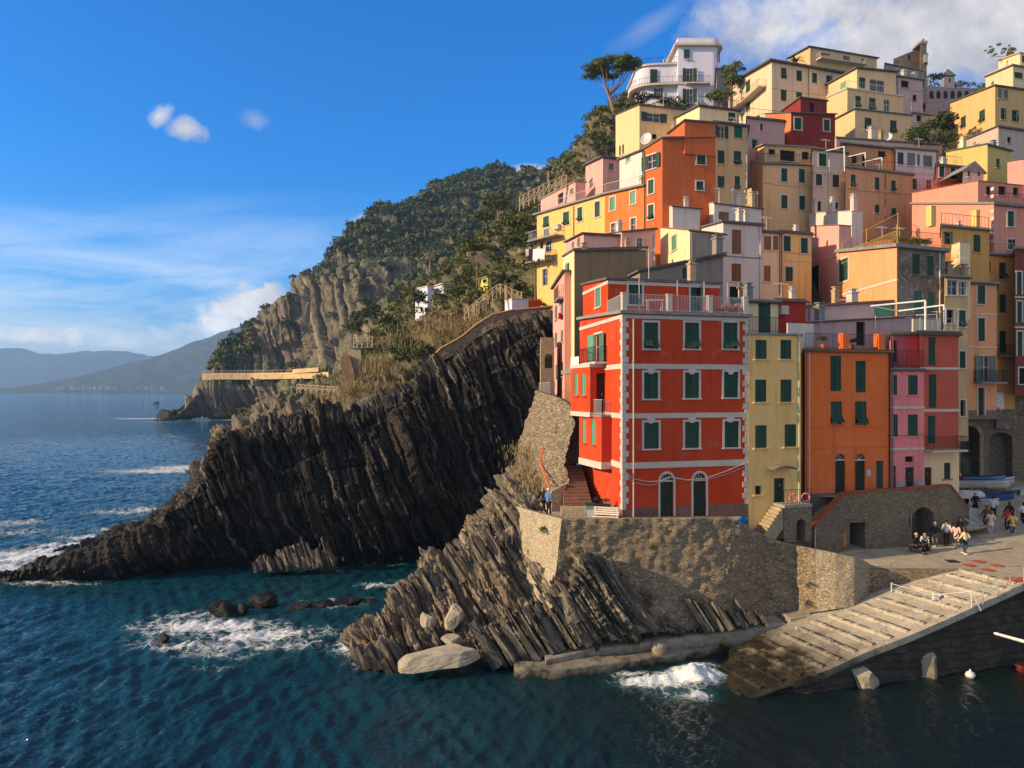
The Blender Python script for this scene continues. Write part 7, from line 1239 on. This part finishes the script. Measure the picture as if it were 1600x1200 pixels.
# ---------- boats ----------
def boat(label, p, yaw, L, B, D, hull, stripe, inner, roll=0, pitch=0, flip=False, group='rowing boats stored on the square'):
    t_ = thing('rowing_boat', label, 'boat', p, group); n, m = 17, 9; cs, sn = math.cos(yaw), math.sin(yaw); cr, sr = math.cos(roll), math.sin(roll); cp, sp_ = math.cos(pitch), math.sin(pitch); p = np.array(p, float)
    def T(v):
        x, y, z = v
        if flip: y, z = -y, D*1.05-z
        y, z = y*cr-z*sr, y*sr+z*cr; x, z = x*cp-z*sp_, x*sp_+z*cp; return p+np.array((x*cs-y*sn, x*sn+y*cs, z))
    def ring(i, k=1.0, dz=0.0):
        u = i/(n-1); hb = B/2*k*min(1, (.62+.38*math.sin(math.pi*min(u/.55, 1)/2)) if u < .55 else math.cos((u-.55)/.45*math.pi/2)**.62+.02); sh = D*(1+.28*max(0, u-.4)**1.5*2.2+.06*(1-u)); kz = D*.5*max(0, (u-.8)/.2)**2
        return [(L*(u-.5)+(.10*L*(a**2) if u > .9 else 0)*0, hb*(1 if q >= 0 else -1)*abs(q)**.75, kz+(sh-kz)*abs(q)**2.2+dz) for a, q in [(abs(j/(m-1)*2-1), j/(m-1)*2-1) for j in range(m)]], hb, sh
    V = [T(v) for i in range(n) for v in ring(i)[0]]; Fc = [tuple(f) for f in gridfaces(n, m)]+[tuple(range(m))]; mk('hull', V, Fc, hull, t_, True)
    V = [T(v) for i in range(n) for v in ring(i, .94, .035)[0]]; mk('inside', V, Fc, inner, t_, True); mb = MB()
    for s in (0, m-1): mb.path([T((ring(i)[0][s][0], ring(i)[0][s][1]*1.01, ring(i)[0][s][2]+.01)) for i in range(n)], .045, 6)
    mb.build('gunwale', stripe, t_); mb = MB()
    for s, q in ((1, -.78), (m-2, .78)): mb.path([T((ring(i)[0][s][0], ring(i)[0][s][1]*1.03, ring(i)[0][s][2]+.06)) for i in range(n)], .035, 5)
    mb.build('rubbing_strake', stripe, t_)
    for u in (.28, .5, .72):
        i = int(u*(n-1)); r_, hb, sh = ring(i); x = r_[0][0]; mb = MB(); z = sh*.68; w_ = hb*.86; v = [(x-.12, -w_, z), (x+.12, -w_, z), (x+.12, w_, z), (x-.12, w_, z)]; mb.hexa([T(q) for q in v]+[T((a, b, c+.04)) for a, b, c in v]); mb.build('thwart', WOODP, t_)
    return t_
HW = mot('boat_white', lin(206, 202, 196), .15, 2, .5, .05); HB = mot('boat_blue', lin(60, 96, 138), .25, 2, .5, .05); HBD = mot('boat_navy', lin(34, 52, 98), .25, 2, .5, .05); HCR = mot('boat_cream', lin(206, 188, 160), .2, 2, .5, .05); HGR = mot('boat_grey', lin(158, 158, 156), .2, 2, .6, .05); HLB = mot('boat_light_blue', lin(120, 150, 184), .2, 2, .5); HRD = mot('boat_red', lin(110, 34, 28), .2, 2, .5)
def pb(px, py, Y): return P(px, py, Y)
boat('cream hulled boat with a blue rim on top of the boat stack', pb(1536, 764, 64.5), R(-3), 4.6, 1.5, .62, HCR, HLB, HB, roll=R(-8))
boat('white and lilac boat lying behind the cream hulled boat', pb(1530, 756, 66.0), R(-3), 4.4, 1.5, .6, HLB, HBD, HB, roll=R(-6))
boat('small white boat with a navy stripe at the right end of the boat stack', pb(1567, 757, 66.5), R(10), 2.4, 1.2, .6, HW, HBD, HB, roll=R(-10))
boat('upturned white dinghy beside the corner of the cream ground floor', pb(1514, 777, 62.8), R(-12), 2.4, 1.3, .55, HW, HW, HGR, flip=True)
boat('bright blue boat on the ground in front of the dark tunnel mouth', pb(1560, 786, 64.0), R(8), 3.0, 1.4, .7, HB, HBD, HB, roll=R(-6))
boat('navy and white striped boat low behind the person in the white jacket', pb(1537, 791, 62.4), R(-6), 2.5, 1.3, .55, HW, HBD, HBD, roll=R(-14))
boat('large pale grey boat tilted on the paving beside the terrace wall', onsq(1513, 833)+np.array((0, .5, .30)), R(36), 5.4, 1.9, .8, HW, WOODP, mot('boat_pale_grey', lin(190, 190, 188), .15, 2, .6), roll=R(32))
boat('white boat cut off by the right edge of the view', pb(1605, 778, 66), R(20), 2.6, 1.3, .7, HW, HW, HGR)
boat('dark red boat hull low in the harbour water at the right edge', W(1598, 1050)+np.array((1.3, .4, -.42)), R(12), 2.6, 1.2, .6, HRD, HRD, HRD, group='boats on the water')
rk_ = MB()
for x, y, Y in ((1508, 782, 64.6), (1536, 790, 64.6), (1562, 770, 66.6)):
    a = P(x, y, Y); z = SQ(a[0], a[1]); rk_.bar((a[0], Y-.6, z), (a[0], Y-.6, z+.9), .07, 6); rk_.bar((a[0], Y+1.2, z), (a[0], Y+1.2, z+.9), .07, 6); rk_.bar((a[0], Y-.7, z+.85), (a[0], Y+1.3, z+.85), .07, 6)
tag(rk_.build('boat_rack', WOOD), 'dark timber rack carrying the stacked boats', 'rack')
a, b = P(1556, 990, 40.6), P(1606, 1004, 39.6); tag(MB().bar(a, b, .07, 8, .09).lathe(a, [(.03, -.1), (.08, 0), (.08, .1)], 8, ax=b-a).build('mooring_boom', HW), 'white boom sticking out over the harbour water', 'boom')
c = W(1516, 1057); tag(MB().lathe(c-Zu*.12, [(.05, 0), (.2, .08), (.25, .2), (.2, .33), (.06, .4), (.04, .5)], 14).build('buoy', HW), 'white mooring buoy floating by the sea wall', 'buoy')
# ---------- people ----------
SKIN = mot('skin', lin(196, 140, 112), .08, 6, .6, 0)
def fab(n, r, g, b): return mot('cloth_'+n, lin(r, g, b), .18, 9, .9, .1)
def skinned(name, pts, edges, rad, mat, parent, sub=1):
    me = bpy.data.meshes.new(name); me.from_pydata([tuple(map(float, p)) for p in pts], edges, []); o = bpy.data.objects.new(name, me); COL.objects.link(o); m_ = o.modifiers.new('s', 'SKIN')
    for i, r_ in enumerate(rad): v = me.skin_vertices[0].data[i]; v.radius = (r_, r_) if not hasattr(r_, '__len__') else r_; v.use_root = i == 0
    if sub: q = o.modifiers.new('u', 'SUBSURF'); q.levels = sub
    dg = bpy.context.evaluated_depsgraph_get(); ev = o.evaluated_get(dg); me2 = bpy.data.meshes.new_from_object(ev); V = np.array([v.co[:] for v in me2.vertices]); Fc = [tuple(p.vertices) for p in me2.polygons]; bpy.data.objects.remove(o); bpy.data.meshes.remove(me2)
    return V, Fc
def person(label, foot, h=1.68, yaw=0.0, top=None, legs=None, hair=(40, 28, 22), skirt=False, coat=0.0, sit=False, walk=.12, bag=None, longhair=True, cap=None, shoes=(210, 205, 200), arms=(.12, -.1), group='people on the square'):
    t_ = thing('person', label, 'person', foot, group); s = h/1.7; cs, sn = math.cos(yaw), math.sin(yaw); foot = np.array(foot, float)
    def T(v): x, y, z = v; return foot+s*np.array((x*cs-y*sn, x*sn+y*cs, z))      # facing -y at yaw 0
    hip = .88 if not sit else .47; kz = .48; w_ = walk
    J = {'pel': (0, 0, hip), 'wai': (0, 0, hip+.16), 'che': (0, 0, hip+.42), 'nk': (0, .01, hip+.57), 'nk2': (0, 0, hip+.65), 'hd': (0, -.01, hip+.73), 'hd2': (0, 0, hip+.80)}
    for sg, n in ((-1, 'L'), (1, 'R')):
        J['hp'+n] = (.09*sg, 0, hip-.05); J['kn'+n] = (.10*sg, (-.05-w_*sg*.4) if not sit else -.42, kz if not sit else .47); J['an'+n] = (.10*sg, w_*sg if not sit else -.44, .08); J['to'+n] = (.11*sg, (w_*sg if not sit else -.44)-.16, .035)
        J['sh'+n] = (.185*sg, 0, hip+.52); J['el'+n] = (.25*sg, .02-arms[0]*sg, hip+.24); J['wr'+n] = (.24*sg, -.16+arms[1]*sg, hip+.04+abs(arms[1])*.5)
    names = list(J); ix = {n: i for i, n in enumerate(names)}; E = [('pel', 'wai'), ('wai', 'che'), ('che', 'nk'), ('nk', 'nk2'), ('nk2', 'hd'), ('hd', 'hd2')]+[e for n in 'LR' for e in (('pel', 'hp'+n), ('hp'+n, 'kn'+n), ('kn'+n, 'an'+n), ('an'+n, 'to'+n), ('che', 'sh'+n), ('sh'+n, 'el'+n), ('el'+n, 'wr'+n))]
    rad = {'pel': .12, 'wai': .105, 'che': .125, 'nk': .07, 'nk2': .052, 'hd': .088, 'hd2': .085}; [rad.update({'hp'+n: .085, 'kn'+n: .055, 'an'+n: .04, 'to'+n: .035, 'sh'+n: .06, 'el'+n: .042, 'wr'+n: .028}) for n in 'LR']
    V, Fc = skinned('body', [J[n] for n in names], [(ix[a], ix[b]) for a, b in E], [rad[n] for n in names], None, None); m_ = MB(); m_.add(V, Fc)
    for n, sg in (('L', -1), ('R', 1)):     # palm, four fingers and a thumb
        wv, ev = np.array(J['wr'+n]), np.array(J['el'+n]); d = (wv-ev)/np.linalg.norm(wv-ev); u_ = np.cross(d, (sg, 0, .2)); u_ /= np.linalg.norm(u_); q_ = np.cross(d, u_); m_.box(wv+d*.05, d*.05, u_*.04, q_*.014)
        for k, ln in enumerate((.065, .078, .072, .056)): r0 = wv+d*.095+u_*(.03-.02*k); k1 = r0+d*ln*.55-q_*.006; m_.bar(r0, k1, .0095, 5, .009); m_.bar(k1, k1+d*ln*.45-q_*.02, .009, 5, .006)
        r0 = wv+d*.03+u_*.04; m_.bar(r0, r0+d*.03+u_*.03, .011, 5, .010); m_.bar(r0+d*.03+u_*.03, r0+d*.06+u_*.036, .010, 5, .007)
    hz_ = np.array(J['hd']); m_.lathe(hz_+(0, -.085, -.02), [(.006, 0), (.016, .012), (.010, .035), (.004, .05)], 6); [m_.lathe(hz_+(x, -.078, .025), [(.004, -.012), (.011, 0), (.004, .012)], 6) for x in (-.032, .032)]; [m_.box(hz_+(x, 0, .0), (.012, 0, 0), (0, .02, 0), (0, 0, .032)) for x in (-.092, .092)]; m_.box(hz_+(0, -.08, -.055), (.025, 0, 0), (0, .008, 0), (0, 0, .006))
    mk('body', [T(v) for v in m_.V], m_.F, SKIN, t_, True)
    def cloth(nm, ns, es, grow, mat, extra=None):
        pts = [J[n] if isinstance(n, str) else n for n in ns]; V, Fc = skinned(nm, pts, es, [(rad[n] if isinstance(n, str) else .1)+grow for n in ns], None, None); return mk(nm, [T(v) for v in V], Fc, mat, t_, True)
    ns = ['wai', 'pel', 'che', 'nk', 'shL', 'elL', 'wrL', 'shR', 'elR', 'wrR']; J2 = dict(J)
    for n in 'LR': J['wr'+n] = tuple(np.array(J['el'+n])*.12+np.array(J['wr'+n])*.88)
    cloth('jacket', ns, [(0, 1), (0, 2), (2, 3), (2, 4), (4, 5), (5, 6), (2, 7), (7, 8), (8, 9)], .022, top)
    if skirt or coat:
        z0 = hip-.62 if skirt else hip-coat; mb_ = MB(); prof = [(.155, hip+.10), (.18, hip-.05), (.19+.03*(not skirt), (hip+z0)/2), (.22, z0)]; V_ = [np.array((r_*math.cos(2*math.pi*k/16)*1.08, r_*math.sin(2*math.pi*k/16)*.85*(1+.06*math.sin(5*k)), z)) for r_, z in prof for k in range(16)]; mk('skirt' if skirt else 'coat_skirt', [T(v) for v in V_], [tuple(f) for f in [(i*16+k, i*16+(k+1) % 16, (i+1)*16+(k+1) % 16, (i+1)*16+k) for i in range(3) for k in range(16)]], legs if skirt else top, t_, True)
    cloth('trousers', ['pel', 'hpL', 'knL', 'anL', 'hpR', 'knR', 'anR'], [(0, 1), (1, 2), (2, 3), (0, 4), (4, 5), (5, 6)], .018, legs)
    for n in 'LR': a_, b_ = np.array(J['an'+n]), np.array(J['to'+n]); mb_ = MB(); mb_.box((a_+b_)/2+(0, .01, -.012), (.047, 0, 0), (0, .13, 0), (0, 0, .04)); o = mk('shoe', [T(v) for v in mb_.V], mb_.F, fab('shoe%d' % shoes[0], *shoes), t_); bv = o.modifiers.new('b', 'BEVEL'); bv.width = .025; bv.segments = 2
    c = np.array(J['hd'])+(0, .018, .035); n1_, n2_ = 14, 8; V_ = []
    for i in range(n2_+1):
        ph = math.pi*(.62 if not cap else .5)*i/n2_
        for k in range(n1_): th_ = 2*math.pi*k/n1_; fr_ = -math.sin(th_) > .3; p_ = min(ph, 1.05) if fr_ else ph; V_.append(c+np.array((.108*math.sin(p_)*math.cos(th_), .122*math.sin(p_)*math.sin(th_), .115*math.cos(p_))))
    Fh = [(i*n1_+k, i*n1_+(k+1) % n1_, (i+1)*n1_+(k+1) % n1_, (i+1)*n1_+k) for i in range(n2_) for k in range(n1_)]; mk('cap' if cap else 'hair', [T(v) for v in V_], Fh, fab('cap', *cap) if cap else mot('hair%d_%d' % hair[:2], lin(*hair), .2, 20, .6), t_, True)
    if longhair and not cap: mb_ = MB(); mb_.lathe(c+(0, .05, -.28), [(.03, 0), (.08, .06), (.095, .18), (.085, .28)], 10); mk('long_hair', [T(v) for v in mb_.V], mb_.F, mot('hair%d_%d' % hair[:2], lin(*hair)), t_, True)
    if bag: mb_ = MB(); mb_.box((.24, -.02, hip+.02), (.07, 0, 0), (0, .14, 0), (0, 0, .12)); mb_.bar((.22, -.02, hip+.14), (-.10, .0, hip+.56), .012, 5); mk('bag', [T(v) for v in mb_.V], mb_.F, fab('bag%d' % bag[0], *bag), t_)
    return t_
sb_ = MB(); c = P(1438, 864, 50.1); c[2] = SQ(c[0], c[1]); sb_.box(c+Zu*.40, (.75, .1, 0), (-.03, .2, 0), (0, 0, .03)); [sb_.box(c+np.array((x, .1*x, .19)), (.05, 0, 0), (0, .16, 0), (0, 0, .19)) for x in (-.6, .6)]; tag(sb_.build('bench', WOOD), 'low dark wooden bench under two sitting people by the terrace wall', 'bench')
def patt(name, a, b, sc):
    t = NT(name); v = t.n('ShaderNodeTexVoronoi'); t.l(t.pos, v.inputs['Vector']); v.inputs['Scale'].default_value = sc; sep = t.n('ShaderNodeSeparateColor'); t.l(v.outputs['Color'], sep.inputs[0]); return t.done(t.mix(t.mr(sep.outputs[0], .45, .5), a, b), .9)
S = onsq
person('person in a pale yellow top and jeans with a dark bag walking in the sun', S(1508, 866), 1.66, R(200), fab('pale_yellow', 226, 206, 160), fab('denim', 62, 78, 100), walk=.2, bag=(28, 24, 24), hair=(48, 34, 26))
person('person in a pink top and a black and cream patterned long skirt', S(1494, 856), 1.62, R(150), fab('pink', 224, 168, 160), patt('patterned_skirt', (.60, .48, .36), (.03, .025, .022), 9), skirt=True, hair=(30, 20, 18))
person('person with a dark brown jacket facing the one in the patterned skirt', S(1500, 848), 1.70, R(20), fab('dark_brown', 62, 42, 34), fab('black', 24, 24, 26), hair=(34, 24, 20))
person('person in a pale jacket and dark red trousers near the large boat', S(1479, 853), 1.68, R(160), fab('grey_white', 190, 186, 182), fab('maroon', 74, 32, 32), hair=(28, 24, 24), longhair=False, shoes=(30, 28, 28))
person('person in a dark jacket and grey trousers with white shoes in front of the arch', S(1461, 855), 1.66, R(170), fab('charcoal', 40, 42, 48), fab('grey', 112, 106, 100), hair=(150, 140, 128), longhair=False)
person('person in a dark coat sitting at the foot of the terrace wall', S(1432, 864), 1.66, R(40), fab('near_black', 26, 27, 30), fab('black', 24, 24, 26), sit=True, hair=(190, 180, 168), longhair=False, shoes=(30, 28, 28))
person('person in a mottled dark and white shirt sitting under the arch', S(1445, 862), 1.64, R(-30), patt('mottled_shirt', (.03, .03, .035), (.55, .53, .50), 14), fab('black', 24, 24, 26), sit=True, hair=(36, 30, 28), longhair=False)
person('person in a cream coat and wide cream trousers', S(1548, 834), 1.62, R(175), fab('cream_coat', 214, 192, 172), fab('cream_wool', 206, 190, 174), coat=.25, hair=(128, 84, 56), walk=.06)
person('person in a brown coat standing behind the one in cream', S(1541, 826), 1.66, R(190), fab('brown_coat', 112, 74, 50), fab('dark_trousers', 40, 36, 38), coat=.4, hair=(120, 92, 66), walk=.05)
person('person in a white jacket and dark trousers striding beside the blue boat', S(1552, 813), 1.78, R(165), fab('white_jacket', 220, 216, 212), fab('dark_trousers', 40, 36, 38), walk=.26, longhair=False, hair=(60, 46, 36))
person('person in a long black coat with pale hair between the boats', S(1524, 804), 1.66, R(10), fab('near_black', 26, 27, 30), fab('black', 24, 24, 26), coat=.5, hair=(196, 180, 150))
person('person in a black leather jacket at the back of the group on the right', S(1577, 822), 1.72, R(185), fab('near_black', 26, 27, 30), fab('black', 24, 24, 26), hair=(92, 50, 36))
person('person in a red jacket beside the one in yellow', S(1574, 830), 1.60, R(180), fab('red', 196, 58, 46), fab('dark_trousers', 40, 36, 38), hair=(110, 62, 40))
person('person in a bright yellow top and jeans', S(1582, 836), 1.60, R(178), fab('yellow', 208, 176, 92), fab('denim', 62, 78, 100), hair=(60, 40, 30), coat=.2)
person('person in white at the right edge of the square', S(1599, 820), 1.62, R(200), fab('white_jacket', 220, 216, 212), fab('black', 24, 24, 26), hair=(40, 30, 26))
person('person in a red jacket and white cap behind the boat stack', P(1500.5, 770, 65.5)-Zu*.1, 1.7, R(120), fab('deep_red', 150, 34, 32), fab('black', 24, 24, 26), cap=(222, 216, 208))
person('person in a blue denim jacket and white cap at the foot of the stair', P(857, 806, 46.2), 1.62, R(150), fab('blue_jacket', 84, 122, 172), fab('dark_trousers', 40, 36, 38), cap=(220, 214, 206), group='people beside the stair')
person('person in dark clothes next to the one in blue denim', P(849, 803, 46.8), 1.62, R(120), fab('near_black', 26, 27, 30), fab('black', 24, 24, 26), hair=(150, 128, 110), group='people beside the stair')
# ---------- small things ----------
PZ4 = lambda p: np.array(p)
b_ = thing('bench', 'white slatted bench by the parapet left of the red house', 'bench', P(946, 812, 44.2)); c = P(946, 806, 44.2); c[2] = 7.25; u_ = np.array((.95, -.32, 0)); v_ = np.array((.32, .95, 0)); WB = mot('bench_white', lin(214, 196, 176), .15, 4)
for nm, off in (('seat', [(0, .43, k*.1-.15) for k in range(4)]), ('backrest', [(0, .55+.12*k, .26+.03*k) for k in range(4)])):
    m_ = MB(); [m_.box(c+v_*f+Zu*z, u_*.75, v_*(.04 if nm == 'seat' else .015), Zu*(.015 if nm == 'seat' else .045)) for _, z, f in off]; m_.build(nm, WB, b_)
for s in (-1, 1): m_ = MB(); m_.box(c+u_*.62*s+Zu*.22, u_*.03, v_*.18, Zu*.21); m_.box(c+u_*.62*s+v_*.3+Zu*.48, u_*.03, v_*.03, Zu*.45); m_.build('leg', WB, b_)
bn = thing('waste_bin', 'green and white waste bin at the foot of the long stair', 'bin', P(922, 812, 45)); c = P(922, 808, 45); c[2] = 7.25; m_ = MB(); m_.abox(c[0]-.28, c[0]+.28, 44.8, 45.3, 7.25, 8.25); m_.build('body', mot('bin_green', lin(112, 134, 124)), bn); m_ = MB(); m_.abox(c[0]-.31, c[0]+.31, 44.77, 45.33, 8.25, 8.36); m_.build('lid', mot('bin_dark', lin(50, 58, 56)), bn); m_ = MB(); m_.abox(c[0]-.2, c[0]+.2, 44.775, 44.797, 7.5, 8.0); m_.build('panel', WHITE, bn)
pt_ = thing('planter', 'dark wooden planter with thin plants against the red house side wall', 'planter', P(942, 808, 45.6)); c = P(942, 800, 45.8); m_ = MB(); m_.abox(c[0]-.55, c[0]+.45, 45.7, 46.2, 7.25, 8.15); m_.build('box', mot('dark_planter', lin(58, 40, 34)), pt_); 
for x in (-.45, -.2, .05, .3): V, Fq = leafcloud(np.array([c+(x, .15, .55+.2*math.sin(9*x))]), np.full(1, .24), 60, .2, 3); mk('plant', V, Fq, BUSH, pt_)
tb = thing('terrace_table', 'small white table on the terrace of the red house', 'table', RED.L1(2.6, RED.zc+.2, -.7)); c = np.array(RED.L1(2.4, RED.zc+.2, -.7)); MB().abox(c[0]-.5, c[0]+.5, c[1]-.3, c[1]+.3, c[2]+.70, c[2]+.75).build('tabletop', WHITE, tb)
for sx in (-.42, .42):
    for sy in (-.22, .22): MB().bar(c+(sx, sy, 0), c+(sx, sy, .7), .025, 6).build('leg', WHITE, tb)
DISC = mot('red_disc', lin(168, 82, 54), .2, 5, .9, .3)
for k, (px, py) in enumerate(((1514, 883.5), (1529, 877.5), (1544, 891), (1558, 884))):
    c = S(px, py); c[2] += .012; tag(MB().lathe(c, [(.38, 0), (.38, .02), (.36, .026)], 24).build('red_disc', DISC), ['red round disc on the paving nearest the walking person', 'red round disc farthest from the slipway', 'red round disc nearest the edge of the slipway', 'red round disc nearest the right railing'][k], 'disc', 'red discs on the paving')
c = S(1487, 876.5); m_ = MB(); [m_.abox(c[0]-.33, c[0]+.33, c[1]-.35+.14*k, c[1]-.27+.14*k, c[2]+.0, c[2]+.03) for k in range(6)]; m_.abox(c[0]-.36, c[0]+.36, c[1]-.38, c[1]+.5, c[2]-.02, c[2]+.012); tag(m_.build('drain_grate', IRON), 'dark drain grate in the paving near the shadow edge', 'grate')
c = S(1590, 906); tag(MB().box(c+(0, 0, .02), (.55, .1, 0), (-.1, .45, 0), (0, 0, .018)).build('red_mat', DISC), 'red mat lying by the railing above the slipway', 'mat')
# railings along the slipway
fr = thing('railing', 'thin pale railing along the outer edge of the slipway', 'railing', onramp(1518, 950)); pts_ = [onramp(x, y) for x, y in ((1518, 952), (1536, 945), (1557, 934), (1578, 924), (1600, 912), (1625, 902))]
for p in pts_: MB().bar(p, p+Zu*1.05, .022, 6).build('post', PALEM, fr)
m_ = MB(); [m_.bar(p+Zu*z, q+Zu*z, .014, 5) for p, q in zip(pts_[:-1], pts_[1:]) for z in (.55, 1.03)]; m_.build('rail', PALEM, fr)
ch = thing('chain_barrier', 'sagging white chain barrier across the slipway', 'barrier', onramp(1393, 928)); p0, p1, p2 = onramp(1393, 925), onramp(1463, 938), onramp(1518, 952); m_ = MB(); m_.path([p0+Zu*.5, (p0+p2)/2+Zu*.28, p2+Zu*.95], .018, 6); m_.path([p2+Zu*.95, p2+np.array((.45, -.1, -.05))], .025, 6); m_.build('chain', HW, ch); MB().bar(p0, p0+Zu*.55, .04, 6).build('post', HW, ch); MB().bar(p2, p2+Zu*1.0, .035, 6).build('post', HW, ch)
c = onramp(1462, 937); tag(MB().hexa([c+v for v in ((-.16, -.1, 0), (.16, -.1, 0), (.16, .1, 0), (-.16, .1, 0), (-.14, -.08, .34), (.05, -.08, .38), (.05, .08, .38), (-.14, .08, .34))]).build('white_sign', HW), 'small white warning sign standing on the slipway', 'sign')
# orange hose on the rubble wall, laundry
m_ = MB(); A = [P(856, 697, 55), P(852, 722, 54), P(866, 762, 50.2)]; m_.path([a-np.array((.35, .4, 0)) for a in A], .06, 8); tag(m_.build('orange_hose', mot('orange_net', lin(222, 92, 46))), 'bright orange hose running down the sunlit rubble wall', 'hose')
def cloth_(label, p, w_, h_, mat, u=(1, 0, 0), group=None, seed=1):
    u = np.array(u, float); n = np.cross(u, Zu); V = []; rr = np.random.default_rng(seed)
    for i in range(9):
        for j in range(7): a, b = i/8, j/6; V.append(np.array(p)+u*w_*(a-.5)*(1-.12*b*math.sin(3*a))-Zu*h_*b*(1-.12*math.sin(7*a+seed))+n*.07*b*math.sin(9*a+seed))
    o = mk('laundry', V, gridfaces(9, 7), mat, None, True); so = o.modifiers.new('t', 'SOLIDIFY'); so.thickness = .02; return tag(o, label, 'laundry', group)
sv = YR.sd; u3 = np.array((*sv, 0)); nrm = np.array((-sv[1], sv[0], 0))
for k, (px, hh, ww, m_, lab) in enumerate(((839, .9, .6, fab('lilac', 176, 150, 158), 'lilac cloth hanging first on the laundry balcony'), (845, 1.3, .8, fab('navy', 36, 34, 52), 'dark cloth on the laundry balcony'), (852, 1.4, .9, fab('linen', 222, 216, 208), 'white sheet in the middle of the laundry balcony'), (859, 1.2, .8, fab('linen', 222, 216, 208), 'white cloth beside the middle sheet of the laundry balcony'), (864, 1.3, .6, fab('linen', 222, 216, 208), 'narrow white cloth at the inner end of the laundry balcony'))):
    s_ = hit(YR.c0, YR.sd, px); z = zq(391, YR.c0[1]+sv[1]*s_); cloth_(lab, np.array(YR.L2(s_, z, 1.42)), ww, hh, m_, u3, 'washing on the yellow balcony', k)
cloth_('white bedsheet draped over the side balcony of the red house', np.array(RED.L2(7.4, zq(556, 50.5), .95)), 1.9, .7, fab('linen', 222, 216, 208), (-.2, 1, 0), None, 3)
cloth_('small red cloth hanging from the slim pink house', P(876, 489, 63.0), .7, .5, fab('red', 196, 58, 46), (.5, .8, 0), None, 5)
cloth_('white towel hanging beside the golden yellow house', P(1562, 613, 69.8), .8, 1.5, fab('linen', 222, 216, 208), (1, .1, 0), None, 6)
# cables looped along the red house front
m_ = MB(); z = zq(734); q = [RED.L1(RED.w*f, z-d_, .1) for f, d_ in ((0, .0), (.08, .55), (.2, .75), (.28, .72), (.36, .5), (.5, .72), (.65, .65), (.8, .3), (.92, -.05), (1, -.25))]; m_.path(q, .022, 5); m_.path([(a, b, c-.12-.1*math.sin(k)) for k, (a, b, c) in enumerate(q)], .014, 5); m_.build('cable', PALEM, RED.root)
# ---------- the haze over the bay ----------
hz_ = MB(); hz_.abox(-10900, 10900, -30, 11100, -14, 420); hzm = bpy.data.materials.new('haze_air'); hzm.use_nodes = True; q = hzm.node_tree; q.nodes.clear()
o_ = q.nodes.new('ShaderNodeOutputMaterial'); pv = q.nodes.new('ShaderNodeVolumePrincipled'); pv.inputs['Color'].default_value = (.40, .66, 1, 1); pv.inputs['Density'].default_value = .00016; pv.inputs['Anisotropy'].default_value = .2
q.links.new(pv.outputs[0], o_.inputs['Volume']); hz = hz_.build('haze', hzm); tag(hz, kind='stuff')
